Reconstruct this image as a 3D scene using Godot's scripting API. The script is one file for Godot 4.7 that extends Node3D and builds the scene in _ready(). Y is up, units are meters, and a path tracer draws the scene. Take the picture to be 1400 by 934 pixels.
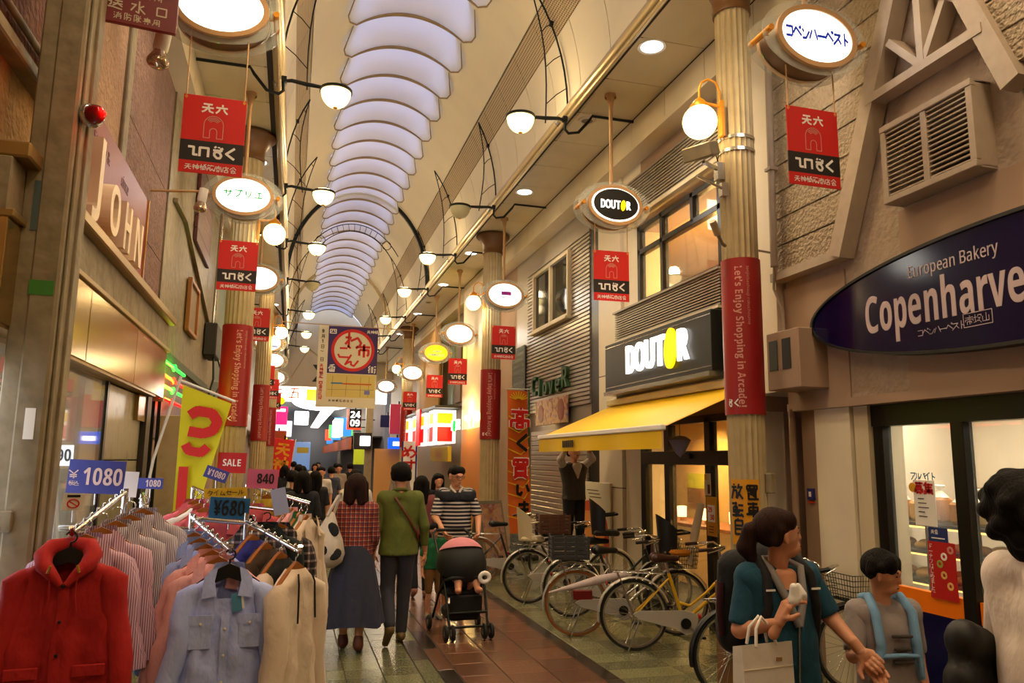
extends Node3D
# Covered shopping street. Street runs along -z, x to the right, metres.

const CX := 1.455      # middle of the vault
const SOFFIT := 6.4
const VA := 1.86       # half width and rise of the vault
const VB := 2.5
var M := {}
var taken := {}
var glyphs := {}
var rng := RandomNumberGenerator.new()
var bold_font: SystemFont
var plain_font: SystemFont


class MB:
	var v := PackedVector3Array()
	var n := PackedVector3Array()
	var c := PackedColorArray()
	var uv := PackedVector2Array()
	var tint := Color.WHITE
	var use_color := false
	var use_uv := false

	func tri(a: Vector3, b: Vector3, d: Vector3, na: Vector3, nb: Vector3, nd: Vector3) -> void:
		# front faces run clockwise
		if (d - a).cross(b - a).dot(na + nb + nd) < 0.0:
			v.append(a); v.append(d); v.append(b)
			n.append(na); n.append(nd); n.append(nb)
		else:
			v.append(a); v.append(b); v.append(d)
			n.append(na); n.append(nb); n.append(nd)
		if use_color:
			c.append(tint); c.append(tint); c.append(tint)

	func quad(a: Vector3, b: Vector3, d: Vector3, e: Vector3, nn: Vector3) -> void:
		tri(a, b, d, nn, nn, nn)
		tri(a, d, e, nn, nn, nn)

	func quadn(a: Vector3, b: Vector3, d: Vector3, e: Vector3, na: Vector3, nb: Vector3, nd: Vector3, ne: Vector3) -> void:
		tri(a, b, d, na, nb, nd)
		tri(a, d, e, na, nd, ne)

	func uvquad(a: Vector3, b: Vector3, d: Vector3, e: Vector3, nn: Vector3) -> void:
		# a top left, b top right, d bottom right, e bottom left, as seen from the front
		use_uv = true
		v.append(a); v.append(b); v.append(d); v.append(a); v.append(d); v.append(e)
		for i in 6:
			n.append(nn)
		uv.append(Vector2(0, 0)); uv.append(Vector2(1, 0)); uv.append(Vector2(1, 1))
		uv.append(Vector2(0, 0)); uv.append(Vector2(1, 1)); uv.append(Vector2(0, 1))

	func box(p: Vector3, s: Vector3, bs := Basis()) -> void:
		var h := s * 0.5
		for ax in 3:
			for sg in [-1.0, 1.0]:
				var d := Vector3.ZERO
				d[ax] = sg
				var u := Vector3.ZERO
				u[(ax + 1) % 3] = 1.0
				var w := Vector3.ZERO
				w[(ax + 2) % 3] = 1.0
				var o := d * h
				var uu := u * h
				var ww := w * h
				quad(p + bs * (o - uu - ww), p + bs * (o + uu - ww), p + bs * (o + uu + ww), p + bs * (o - uu + ww), (bs * d).normalized())

	func bar(a: Vector3, b: Vector3, w: float, h: float, up := Vector3.UP) -> void:
		# a rectangular bar from a to b
		var z := (b - a).normalized()
		var x := up.cross(z)
		if x.length() < 0.01:
			x = Vector3.RIGHT.cross(z)
		x = x.normalized()
		var y := z.cross(x).normalized()
		box((a + b) * 0.5, Vector3(w, h, a.distance_to(b)), Basis(x, y, z))

	func cbox(p: Vector3, s: Vector3, e: float, bs := Basis()) -> void:
		# box with chamfered edges
		var h := s * 0.5
		var k := h - Vector3(e, e, e)
		for ax in 3:
			var i := (ax + 1) % 3
			var j := (ax + 2) % 3
			for sg in [-1.0, 1.0]:
				var f := []
				for q in [[-1, -1], [1, -1], [1, 1], [-1, 1]]:
					var t := Vector3.ZERO
					t[ax] = h[ax] * sg
					t[i] = k[i] * q[0]
					t[j] = k[j] * q[1]
					f.append(p + bs * t)
				var d := Vector3.ZERO
				d[ax] = sg
				quad(f[0], f[1], f[2], f[3], (bs * d).normalized())
			# the four edges along ax
			for q in [[-1, -1], [1, -1], [1, 1], [-1, 1]]:
				var t1 := Vector3.ZERO
				t1[i] = h[i] * q[0]
				t1[j] = k[j] * q[1]
				var t2 := Vector3.ZERO
				t2[i] = k[i] * q[0]
				t2[j] = h[j] * q[1]
				var lo := Vector3.ZERO
				lo[ax] = -k[ax]
				var d2 := Vector3.ZERO
				d2[i] = q[0]
				d2[j] = q[1]
				quad(p + bs * (t1 + lo), p + bs * (t1 - lo), p + bs * (t2 - lo), p + bs * (t2 + lo), (bs * d2).normalized())
		for sx in [-1.0, 1.0]:
			for sy in [-1.0, 1.0]:
				for sz in [-1.0, 1.0]:
					var d3 := (bs * Vector3(sx, sy, sz)).normalized()
					tri(p + bs * Vector3(h.x * sx, k.y * sy, k.z * sz), p + bs * Vector3(k.x * sx, h.y * sy, k.z * sz), p + bs * Vector3(k.x * sx, k.y * sy, h.z * sz), d3, d3, d3)

	func tube(path: Array, r, seg := 8, caps := true, closed := false) -> void:
		var m := path.size()
		var rings := []
		var dirs := []
		var x := Vector3.ZERO
		for k in m:
			var p: Vector3 = path[k]
			var a: Vector3 = path[(k - 1 + m) % m] if closed or k > 0 else p
			var b: Vector3 = path[(k + 1) % m] if closed or k < m - 1 else p
			var t := (b - a).normalized()
			if x == Vector3.ZERO:
				x = t.cross(Vector3.UP)
				if x.length() < 0.1:
					x = t.cross(Vector3.RIGHT)
			x = (x - t * x.dot(t)).normalized()
			var y := t.cross(x).normalized()
			var rr: float = r[k] if r is Array else r
			var ring := []
			var dd := []
			for s in seg:
				var g := TAU * s / seg
				var d := x * cos(g) + y * sin(g)
				ring.append(p + d * rr)
				dd.append(d)
			rings.append(ring)
			dirs.append(dd)
		for k in (m if closed else m - 1):
			var k2 := (k + 1) % m
			for s in seg:
				var s2 := (s + 1) % seg
				quadn(rings[k][s], rings[k][s2], rings[k2][s2], rings[k2][s], dirs[k][s], dirs[k][s2], dirs[k2][s2], dirs[k2][s])
		if caps and not closed:
			for e in [0, m - 1]:
				var p2: Vector3 = path[e]
				var q2: Vector3 = path[1] if e == 0 else path[m - 2]
				var nn := (p2 - q2).normalized()
				for s in range(1, seg - 1):
					tri(rings[e][0], rings[e][s], rings[e][s + 1], nn, nn, nn)

	func lathe(prof: Array, xf := Transform3D(), seg := 24, a0 := 0.0, a1 := TAU, flute := 0.0, flutes := 0) -> void:
		# profile of (radius, height) turned about local y; smooth unless neighbours share a point
		var pn := []
		for k in prof.size() - 1:
			var d: Vector2 = prof[k + 1] - prof[k]
			pn.append(Vector2(d.y, -d.x).normalized())
		for k in prof.size() - 1:
			if prof[k].distance_to(prof[k + 1]) < 1e-6:
				continue
			var na: Vector2 = pn[k]
			var nb: Vector2 = pn[k]
			if k > 0 and pn[k - 1].dot(pn[k]) > 0.6:
				na = (pn[k] + pn[k - 1]).normalized()
			if k < pn.size() - 1 and pn[k + 1].dot(pn[k]) > 0.6:
				nb = (pn[k] + pn[k + 1]).normalized()
			for s in seg:
				var g1 := a0 + (a1 - a0) * s / seg
				var g2 := a0 + (a1 - a0) * (s + 1) / seg
				var d1 := Vector3(cos(g1), 0, sin(g1))
				var d2 := Vector3(cos(g2), 0, sin(g2))
				var f1 := 1.0
				var f2 := 1.0
				if flutes > 0:
					f1 = 1.0 - flute * absf(sin(g1 * flutes * 0.5))
					f2 = 1.0 - flute * absf(sin(g2 * flutes * 0.5))
				var q1: Vector2 = prof[k]
				var q2: Vector2 = prof[k + 1]
				var pa := xf * (d1 * q1.x * f1 + Vector3.UP * q1.y)
				var pb := xf * (d2 * q1.x * f2 + Vector3.UP * q1.y)
				var pc := xf * (d2 * q2.x * f2 + Vector3.UP * q2.y)
				var pd := xf * (d1 * q2.x * f1 + Vector3.UP * q2.y)
				var bs := xf.basis.orthonormalized()
				if flutes > 0:
					var fn := (pb - pa).cross(pd - pa).normalized()
					if fn.dot(bs * (d1 + d2)) < 0:
						fn = -fn
					quad(pa, pb, pc, pd, fn)
				else:
					quadn(pa, pb, pc, pd, bs * (d1 * na.x + Vector3.UP * na.y), bs * (d2 * na.x + Vector3.UP * na.y), bs * (d2 * nb.x + Vector3.UP * nb.y), bs * (d1 * nb.x + Vector3.UP * nb.y))

	func ball(p: Vector3, r: Vector3, bs := Basis(), seg := 14, rows := 8, t0 := 0.0, t1 := PI) -> void:
		for i in rows:
			var u1 := t0 + (t1 - t0) * i / rows
			var u2 := t0 + (t1 - t0) * (i + 1) / rows
			for s in seg:
				var q := []
				var qn := []
				for w in [[u1, s], [u1, s + 1], [u2, s + 1], [u2, s]]:
					var g: float = TAU * w[1] / seg
					var d := Vector3(sin(w[0]) * cos(g), cos(w[0]), sin(w[0]) * sin(g))
					q.append(p + bs * (d * r))
					qn.append((bs * (d / r)).normalized())
				quadn(q[0], q[1], q[2], q[3], qn[0], qn[1], qn[2], qn[3])

	func extrude(poly: PackedVector2Array, depth: float, xf := Transform3D(), smooth := false) -> void:
		# polygon in local xy, extruded from z = 0 to z = depth
		var ids := Geometry2D.triangulate_polygon(poly)
		var bz := xf.basis.orthonormalized()
		for k in range(0, ids.size(), 3):
			var a := poly[ids[k]]
			var b := poly[ids[k + 1]]
			var d := poly[ids[k + 2]]
			tri(xf * Vector3(a.x, a.y, depth), xf * Vector3(b.x, b.y, depth), xf * Vector3(d.x, d.y, depth), bz.z, bz.z, bz.z)
			tri(xf * Vector3(a.x, a.y, 0), xf * Vector3(b.x, b.y, 0), xf * Vector3(d.x, d.y, 0), -bz.z, -bz.z, -bz.z)
		var m := poly.size()
		var cw := 1.0 if Geometry2D.is_polygon_clockwise(poly) else -1.0
		for k in m:
			var a := poly[k]
			var b := poly[(k + 1) % m]
			var e := (b - a).normalized()
			var nn := bz * (Vector3(-e.y, e.x, 0) * cw)
			var na := nn
			var nb := nn
			if smooth:
				var e0 := (a - poly[(k - 1 + m) % m]).normalized()
				var e2 := (poly[(k + 2) % m] - b).normalized()
				na = (nn + bz * (Vector3(-e0.y, e0.x, 0) * cw)).normalized()
				nb = (nn + bz * (Vector3(-e2.y, e2.x, 0) * cw)).normalized()
			quadn(xf * Vector3(a.x, a.y, 0), xf * Vector3(b.x, b.y, 0), xf * Vector3(b.x, b.y, depth), xf * Vector3(a.x, a.y, depth), na, nb, nb, na)

	func ring(outer: PackedVector2Array, inner: PackedVector2Array, depth: float, xf := Transform3D()) -> void:
		# the band between two outlines with the same number of points
		var bz := xf.basis.orthonormalized()
		var m := outer.size()
		for k in m:
			var a := outer[k]
			var b := outer[(k + 1) % m]
			var d := inner[(k + 1) % m]
			var e := inner[k]
			for z in [0.0, depth]:
				var nn: Vector3 = bz.z if z > 0.0 else -bz.z
				quad(xf * Vector3(a.x, a.y, z), xf * Vector3(b.x, b.y, z), xf * Vector3(d.x, d.y, z), xf * Vector3(e.x, e.y, z), nn)
			var t := (b - a).normalized()
			var out := bz * Vector3(t.y, -t.x, 0)
			if out.dot(bz * Vector3(a.x - e.x, a.y - e.y, 0)) < 0.0:
				out = -out
			quad(xf * Vector3(a.x, a.y, 0), xf * Vector3(b.x, b.y, 0), xf * Vector3(b.x, b.y, depth), xf * Vector3(a.x, a.y, depth), out)
			quad(xf * Vector3(e.x, e.y, 0), xf * Vector3(d.x, d.y, 0), xf * Vector3(d.x, d.y, depth), xf * Vector3(e.x, e.y, depth), -out)

	func surf(fn: Callable, nu: int, nv: int, flip := false, mapped := false) -> void:
		# fn(u, v) -> Vector3 on a grid; smooth normals
		var p := []
		for i in nu + 1:
			var row := PackedVector3Array()
			for j in nv + 1:
				row.append(fn.call(float(i) / nu, float(j) / nv))
			p.append(row)
		var nr := []
		for i in nu + 1:
			var row2 := PackedVector3Array()
			for j in nv + 1:
				var du: Vector3 = p[mini(i + 1, nu)][j] - p[maxi(i - 1, 0)][j]
				var dv: Vector3 = p[i][mini(j + 1, nv)] - p[i][maxi(j - 1, 0)]
				var q := du.cross(dv).normalized()
				row2.append(-q if flip else q)
			nr.append(row2)
		for i in nu:
			for j in nv:
				quadn(p[i][j], p[i + 1][j], p[i + 1][j + 1], p[i][j + 1], nr[i][j], nr[i + 1][j], nr[i + 1][j + 1], nr[i][j + 1])

	func stroke(pts: Array, w: float, xf: Transform3D, taper := 1.0) -> void:
		# a flat ribbon with round joints in local xy at z = 0
		var nn := xf.basis.orthonormalized().z
		var m := pts.size()
		for k in m - 1:
			var a: Vector2 = pts[k]
			var b: Vector2 = pts[k + 1]
			var e := (b - a).normalized()
			var s := Vector2(-e.y, e.x) * w * 0.5
			var s2 := s * (taper if k == m - 2 else 1.0)
			var lift := 0.0003 * (k % 3)
			quad(xf * Vector3(a.x + s.x, a.y + s.y, lift), xf * Vector3(b.x + s2.x, b.y + s2.y, lift), xf * Vector3(b.x - s2.x, b.y - s2.y, lift), xf * Vector3(a.x - s.x, a.y - s.y, lift), nn)
		for k in range(1, m - 1):
			var o: Vector2 = pts[k]
			for s in 6:
				var g1 := TAU * s / 6
				var g2 := TAU * (s + 1) / 6
				tri(xf * Vector3(o.x, o.y, 0.001), xf * Vector3(o.x + cos(g1) * w * 0.5, o.y + sin(g1) * w * 0.5, 0.001), xf * Vector3(o.x + cos(g2) * w * 0.5, o.y + sin(g2) * w * 0.5, 0.001), nn, nn, nn)

	func add(o: MB, xf: Transform3D) -> void:
		v.append_array(xf * o.v)
		var bs := xf.basis.orthonormalized()
		for q in o.n:
			n.append(bs * q)
		if use_color:
			for i in o.v.size():
				c.append(o.c[i] if o.use_color else tint)

	func mesh() -> ArrayMesh:
		var a := []
		a.resize(Mesh.ARRAY_MAX)
		a[Mesh.ARRAY_VERTEX] = v
		a[Mesh.ARRAY_NORMAL] = n
		if use_color:
			a[Mesh.ARRAY_COLOR] = c
		if use_uv:
			a[Mesh.ARRAY_TEX_UV] = uv
		var m := ArrayMesh.new()
		m.add_surface_from_arrays(Mesh.PRIMITIVE_TRIANGLES, a)
		return m


func numbered(called: String) -> String:
	if not taken.has(called):
		taken[called] = 0
		return called
	taken[called] += 1
	return "%s_%03d" % [called, taken[called]]


func thing(called: String, label: String, category: String, at := Vector3.ZERO, turn := 0.0, group := "") -> Node3D:
	var o := Node3D.new()
	o.name = numbered(called)
	add_child(o)
	o.position = at
	o.rotation.y = turn
	o.set_meta("label", label)
	o.set_meta("category", category)
	if group:
		o.set_meta("group", group)
	return o


func part(parent: Node, called: String, shape, m: Material, at := Vector3.ZERO, bs := Basis()) -> MeshInstance3D:
	var o := MeshInstance3D.new()
	o.name = called
	o.mesh = shape.mesh() if shape is MB else shape
	o.material_override = m
	o.transform = Transform3D(bs, at)
	parent.add_child(o, true)
	return o


func solo(called: String, shape, m: Material, label: String, category: String, group := "", at := Vector3.ZERO, turn := 0.0) -> MeshInstance3D:
	var o := part(self, numbered(called), shape, m, at)
	o.rotation.y = turn
	o.set_meta("label", label)
	o.set_meta("category", category)
	if group:
		o.set_meta("group", group)
	return o


func setting(called: String, shape, m: Material) -> Node3D:
	var o: Node3D
	if shape == null:
		o = Node3D.new()
		o.name = called
		add_child(o)
	else:
		o = part(self, called, shape, m)
	o.set_meta("kind", "structure")
	return o


func copy(o: Node3D, label: String, at: Vector3, turn := 0.0, group := "") -> Node3D:
	var k: Node3D = o.duplicate()
	var base := String(o.name)
	if base.length() > 4 and base.substr(base.length() - 4, 1) == "_" and base.right(3).is_valid_int():
		base = base.left(base.length() - 4)
	k.name = numbered(base)
	add_child(k)
	k.position = at
	k.rotation.y = turn
	k.set_meta("label", label)
	if group:
		k.set_meta("group", group)
	return k


func bxm(p: Vector3, s: Vector3, e := 0.0) -> MB:
	var b := MB.new()
	if e > 0.0:
		b.cbox(p, s, e)
	else:
		b.box(p, s)
	return b


func span(a: Vector3, b: Vector3, e := 0.0) -> MB:
	# a box between two corners
	return bxm((a + b) * 0.5, (b - a).abs(), e)


func oval(rx: float, ry: float, seg := 40) -> PackedVector2Array:
	var p := PackedVector2Array()
	for s in seg:
		p.append(Vector2(cos(TAU * s / seg) * rx, sin(TAU * s / seg) * ry))
	return p


func rounded(w: float, h: float, r: float, k := 4) -> PackedVector2Array:
	var p := PackedVector2Array()
	for q in [[1, 1, 0.0], [-1, 1, 0.5], [-1, -1, 1.0], [1, -1, 1.5]]:
		for s in k + 1:
			var g: float = PI * (q[2] + 0.5 * s / k)
			p.append(Vector2(q[0] * (w * 0.5 - r) + cos(g) * r, q[1] * (h * 0.5 - r) + sin(g) * r))
	return p


func facing(at: Vector3, turn := 0.0) -> Transform3D:
	# local xy plane whose normal is +z turned about y
	return Transform3D(Basis(Vector3.UP, turn), at)


# ---------------------------------------------------------------- materials
func mat(col: Color, rough := 0.7, metal := 0.0) -> StandardMaterial3D:
	var m := StandardMaterial3D.new()
	m.albedo_color = col
	m.roughness = rough
	m.metallic = metal
	return m


func glow(col: Color, energy: float) -> StandardMaterial3D:
	var m := mat(col, 0.4)
	m.emission_enabled = true
	m.emission = col
	m.emission_energy_multiplier = energy
	return m


func noise_tex(freq: float, ramp: Array, size := 256, oct := 4, kind := FastNoiseLite.TYPE_SIMPLEX_SMOOTH) -> NoiseTexture2D:
	var f := FastNoiseLite.new()
	f.seed = 7
	f.noise_type = kind
	f.frequency = freq
	f.fractal_octaves = oct
	var t := NoiseTexture2D.new()
	t.width = size
	t.height = size
	t.seamless = true
	t.noise = f
	if ramp.size() > 0:
		var g := Gradient.new()
		g.offsets = PackedFloat32Array(range(ramp.size()).map(func(i): return float(i) / (ramp.size() - 1)))
		g.colors = PackedColorArray(ramp)
		t.color_ramp = g
	return t


func grained(col: Color, vary: float, freq: float, metres: float, rough := 0.8, bump := 0.0, bump_freq := 0.06, bump_metres := 0.4) -> StandardMaterial3D:
	# colour that varies in patches, with an optional fine relief
	var m := mat(Color.WHITE, rough)
	m.albedo_texture = noise_tex(freq, [col.darkened(vary), col, col.lightened(vary * 0.6)])
	m.uv1_triplanar = true
	m.uv1_world_triplanar = true
	m.uv1_scale = Vector3.ONE / metres
	if bump > 0.0:
		m.heightmap_enabled = true
		m.heightmap_scale = bump
		m.heightmap_texture = noise_tex(bump_freq, [], 256, 3)
	return m


func image_mat(im: Image, metres: Vector3, rough := 0.8) -> StandardMaterial3D:
	var m := mat(Color.WHITE, rough)
	m.albedo_texture = ImageTexture.create_from_image(im)
	m.uv1_triplanar = true
	m.uv1_scale = Vector3(1.0 / metres.x, 1.0 / metres.y, 1.0 / metres.z)
	m.uv1_triplanar_sharpness = 4.0
	return m


func pane(alpha: float, col := Color(1, 1, 1)) -> StandardMaterial3D:
	var m := mat(Color(col.r, col.g, col.b, alpha), 0.03)
	m.transparency = BaseMaterial3D.TRANSPARENCY_ALPHA
	return m


func make_materials() -> void:
	M.cream = grained(Color(0.80, 0.74, 0.62), 0.05, 0.01, 3.0, 0.55)
	M.soffit = grained(Color(0.78, 0.72, 0.58), 0.05, 0.012, 2.5, 0.42)
	M.vault = grained(Color(0.86, 0.82, 0.72), 0.03, 0.01, 3.0, 0.45)
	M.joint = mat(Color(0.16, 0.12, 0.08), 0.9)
	M.column = grained(Color(0.68, 0.60, 0.44), 0.08, 0.02, 1.2, 0.5)
	M.capital = mat(Color(0.42, 0.28, 0.15), 0.45)
	M.rail = mat(Color(0.74, 0.66, 0.50), 0.34, 0.6)
	M.dark_iron = mat(Color(0.10, 0.11, 0.10), 0.4, 0.5)
	M.gold = mat(Color(0.85, 0.56, 0.10), 0.35, 0.35)
	M.pole = mat(Color(0.76, 0.60, 0.42), 0.4, 0.1)
	M.red_band = mat(Color(0.58, 0.05, 0.06), 0.45)
	M.banner_red = mat(Color(0.78, 0.06, 0.03), 0.6)
	M.banner_black = mat(Color(0.10, 0.06, 0.06), 0.6)
	M.print_white = mat(Color(0.92, 0.90, 0.88), 0.6)
	M.print_pink = mat(Color(0.80, 0.55, 0.50), 0.6)
	M.steel = mat(Color(0.75, 0.74, 0.72), 0.22, 0.95)
	M.alloy = mat(Color(0.74, 0.72, 0.70), 0.35, 0.35)
	M.chrome = mat(Color(0.85, 0.84, 0.82), 0.1, 1.0)
	M.black = mat(Color(0.03, 0.03, 0.03), 0.45)
	M.black_frame = mat(Color(0.05, 0.045, 0.04), 0.35, 0.2)
	M.rubber = mat(Color(0.035, 0.035, 0.035), 0.7)
	M.white_paint = mat(Color(0.86, 0.84, 0.80), 0.5)
	M.acrylic = pane(0.22, Color(0.85, 0.88, 0.86))
	M.glass = pane(0.10, Color(0.9, 0.95, 0.95))
	M.shell = mat(Color(0.92, 0.92, 0.94), 0.6)
	M.shell.backlight_enabled = true
	M.shell.backlight = Color(0.86, 0.87, 0.92)
	M.shell_rim = mat(Color(0.55, 0.46, 0.33), 0.6)
	M.bowl = glow(Color(1.0, 0.90, 0.62), 2.6)
	M.bowl_off = mat(Color(0.78, 0.76, 0.62), 0.35)
	M.globe = glow(Color(1.0, 0.88, 0.60), 3.0)
	M.lamp_white = glow(Color(1.0, 0.96, 0.90), 4.0)
	M.sign_white = glow(Color(1.0, 0.98, 0.94), 1.7)
	M.sign_yellow = glow(Color(0.95, 0.92, 0.05), 1.1)
	M.tile_green = []
	M.tile_brown = []
	M.tile_dark = []
	for k in 3:
		var g = grained(Color(0.46, 0.46, 0.33).darkened(0.09 * k), 0.28, 0.09, 0.5, 0.22)
		M.tile_green.append(g)
		var b = grained(Color(0.43, 0.28, 0.20).darkened(0.08 * k), 0.22, 0.09, 0.5, 0.26)
		M.tile_brown.append(b)
		var d = grained(Color(0.13, 0.10, 0.07).lightened(0.04 * k), 0.25, 0.09, 0.5, 0.24)
		M.tile_dark.append(d)
	M.grout = mat(Color(0.18, 0.16, 0.11), 0.8)
	M.mauve = grained(Color(0.50, 0.38, 0.34), 0.10, 0.03, 1.4, 0.9, 1.6, 0.09, 0.5)
	M.rose = grained(Color(0.66, 0.52, 0.42), 0.08, 0.03, 1.4, 0.9, 1.2, 0.09, 0.5)
	M.ochre_stucco = grained(Color(0.66, 0.50, 0.28), 0.08, 0.03, 1.4, 0.9, 1.4, 0.09, 0.5)
	M.brown_stucco = grained(Color(0.42, 0.24, 0.14), 0.10, 0.03, 1.4, 0.9, 1.4, 0.09, 0.5)
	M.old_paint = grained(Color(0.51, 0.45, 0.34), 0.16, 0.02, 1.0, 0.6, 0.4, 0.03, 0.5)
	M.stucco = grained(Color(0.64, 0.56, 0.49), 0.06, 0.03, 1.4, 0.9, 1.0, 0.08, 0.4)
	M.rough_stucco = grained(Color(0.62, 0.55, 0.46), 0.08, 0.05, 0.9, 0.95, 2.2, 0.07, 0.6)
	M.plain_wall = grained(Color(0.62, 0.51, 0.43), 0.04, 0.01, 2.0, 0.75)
	M.white_wall = grained(Color(0.88, 0.83, 0.74), 0.03, 0.01, 2.5, 0.4)
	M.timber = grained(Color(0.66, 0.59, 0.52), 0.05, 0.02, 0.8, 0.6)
	# small round holes in rows, too fine to build
	var im = Image.create(64, 64, false, Image.FORMAT_RGB8)
	im.fill(Color(0.74, 0.66, 0.52))
	for y in 64:
		for x in 64:
			var d = Vector2(fmod(x + 0.5, 16.0) - 8.0, fmod(y + 0.5, 16.0) - 8.0).length()
			if d < 4.6:
				im.set_pixel(x, y, Color(0.20, 0.13, 0.07))
	M.perforated = image_mat(im, Vector3(0.16, 0.16, 0.16), 0.6)
	M.perforated.uv1_world_triplanar = true
	M.cream_print = mat(Color(0.84, 0.80, 0.70), 0.6)
	M.letters_lit = glow(Color(1.0, 0.98, 0.95), 2.2)
	M.bean_lit = glow(Color(0.98, 0.80, 0.02), 1.3)
	M.neon_green = glow(Color(0.05, 1.0, 0.25), 2.2)
	M.neon_red = glow(Color(1.0, 0.05, 0.04), 2.2)
	M.red_glass = mat(Color(0.45, 0.01, 0.02), 0.08)
	M.red_bulb = glow(Color(1.0, 0.05, 0.04), 1.5)
	M.bulb_glass = mat(Color(0.72, 0.62, 0.52), 0.12, 0.75)
	M.sign_red = mat(Color(0.50, 0.05, 0.05), 0.45)
	M.brass = mat(Color(0.85, 0.66, 0.34), 0.3, 0.8)
	M.brass_dull = mat(Color(0.62, 0.50, 0.30), 0.35, 0.6)
	M.letter_cream = mat(Color(0.94, 0.86, 0.76), 0.5)
	M.gold_mirror = mat(Color(0.72, 0.60, 0.36), 0.16, 0.9)
	M.curtain = grained(Color(0.78, 0.82, 0.86), 0.10, 0.02, 0.9, 0.7)
	M.marble = grained(Color(0.52, 0.50, 0.36), 0.16, 0.012, 0.9, 0.3)
	var vein = noise_tex(0.012, [Color(0.50, 0.48, 0.34), Color(0.56, 0.53, 0.40), Color(0.20, 0.18, 0.12), Color(0.55, 0.52, 0.38), Color(0.48, 0.46, 0.34)], 512, 5)
	M.marble.albedo_texture = vein
	M.cafe_wall = mat(Color(0.90, 0.78, 0.52), 0.6)
	M.siding = mat(Color(0.62, 0.58, 0.53), 0.35, 0.5)
	M.awning = mat(Color(0.95, 0.78, 0.03), 0.6)
	M.awning.backlight_enabled = true
	M.awning.backlight = Color(0.5, 0.36, 0.02)
	M.sign_grey = mat(Color(0.10, 0.11, 0.11), 0.35)
	M.copen_blue = mat(Color(0.035, 0.035, 0.20), 0.12)
	M.wood = mat(Color(0.55, 0.32, 0.13), 0.5)
	M.loaf = grained(Color(0.74, 0.46, 0.17), 0.25, 0.06, 0.2, 0.6)
	M.pale_loaf = grained(Color(0.85, 0.68, 0.38), 0.2, 0.06, 0.2, 0.6)
	M.plastic_bag = mat(Color(0.9, 0.88, 0.82), 0.25)
	M.warm_strip = glow(Color(1.0, 0.82, 0.45), 2.0)
	M.shop_white = glow(Color(1.0, 0.97, 0.92), 1.2)
	M.letter_mauve = mat(Color(0.72, 0.64, 0.66), 0.5)
	M.grid_grey = mat(Color(0.48, 0.50, 0.48), 0.45, 0.3)
	M.pole_green = mat(Color(0.05, 0.30, 0.12), 0.5)
	M.lightbox = glow(Color(1.0, 0.97, 0.95), 0.9)
	M.lit_yellow = glow(Color(0.95, 0.80, 0.02), 0.8)
	M.lit_red = glow(Color(0.85, 0.02, 0.03), 0.6)
	M.lit_lime = glow(Color(0.75, 0.95, 0.05), 1.2)
	M.sign_bright = glow(Color(1.0, 0.99, 0.97), 2.2)
	M.collage = grained(Color(0.55, 0.38, 0.30), 0.5, 0.03, 0.9, 0.5)
	M.collage.albedo_texture = noise_tex(0.02, [Color(0.30, 0.24, 0.36), Color(0.62, 0.48, 0.52), Color(0.72, 0.56, 0.34), Color(0.45, 0.20, 0.22), Color(0.78, 0.72, 0.66)], 256, 3, FastNoiseLite.TYPE_CELLULAR)
	M.marble.albedo_texture = noise_tex(0.012, [Color(0.50, 0.48, 0.35), Color(0.54, 0.52, 0.38), Color(0.57, 0.54, 0.41), Color(0.50, 0.47, 0.34), Color(0.38, 0.34, 0.24)], 256, 5)
	M.skin = mat(Color(0.80, 0.56, 0.43), 0.55)
	M.skin.subsurf_scatter_enabled = true
	M.skin.subsurf_scatter_strength = 0.05
	M.hair = hair_mat(Color(0.06, 0.04, 0.035))
	M.hair_brown = hair_mat(Color(0.17, 0.085, 0.06))
	M.eye = mat(Color(0.02, 0.015, 0.012), 0.2)
	M.lip = mat(Color(0.50, 0.20, 0.17), 0.5)
	M.denim = cloth_mat(Color(0.16, 0.19, 0.30))


func _ready() -> void:
	rng.seed = 11
	bold_font = SystemFont.new()
	bold_font.font_names = PackedStringArray(["Droid Sans"])
	bold_font.font_weight = 700
	plain_font = SystemFont.new()
	plain_font.font_names = PackedStringArray(["Droid Sans"])
	# camera
	var cam = Camera3D.new()
	cam.name = "camera"
	cam.fov = 48.36
	cam.near = 0.05
	cam.far = 300.0
	cam.transform = Transform3D(Basis(Vector3(0.961, 0.012, 0.276), Vector3(-0.054, 0.988, 0.146), Vector3(-0.271, -0.155, 0.950)).orthonormalized(), Vector3(0, 1.78, 0))
	add_child(cam)
	# sky: an even overcast evening sky above the roof slots
	var env = Environment.new()
	env.background_mode = Environment.BG_SKY
	var sky = Sky.new()
	var sm = ProceduralSkyMaterial.new()
	sm.sky_top_color = Color(0.70, 0.75, 0.88)
	sm.sky_horizon_color = Color(0.74, 0.78, 0.88)
	sm.ground_bottom_color = Color(0.12, 0.12, 0.13)
	sm.ground_horizon_color = Color(0.30, 0.32, 0.36)
	sky.sky_material = sm
	env.sky = sky
	env.background_energy_multiplier = 2.6
	env.tonemap_mode = Environment.TONE_MAPPER_LINEAR
	env.tonemap_exposure = 1.12
	env.sdfgi_enabled = true
	env.ssao_enabled = true
	env.ssil_enabled = true
	var we = WorldEnvironment.new()
	we.name = "environment"
	we.environment = env
	add_child(we)
	make_materials()
	make_glyphs()
	build_shell()
	build_left_facade()
	build_bakery()
	build_cafe()
	build_right_far()
	build_far_end()
	build_columns()
	build_lamps()
	build_signs()
	build_left_shop()
	build_bikes()
	build_people()


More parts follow.
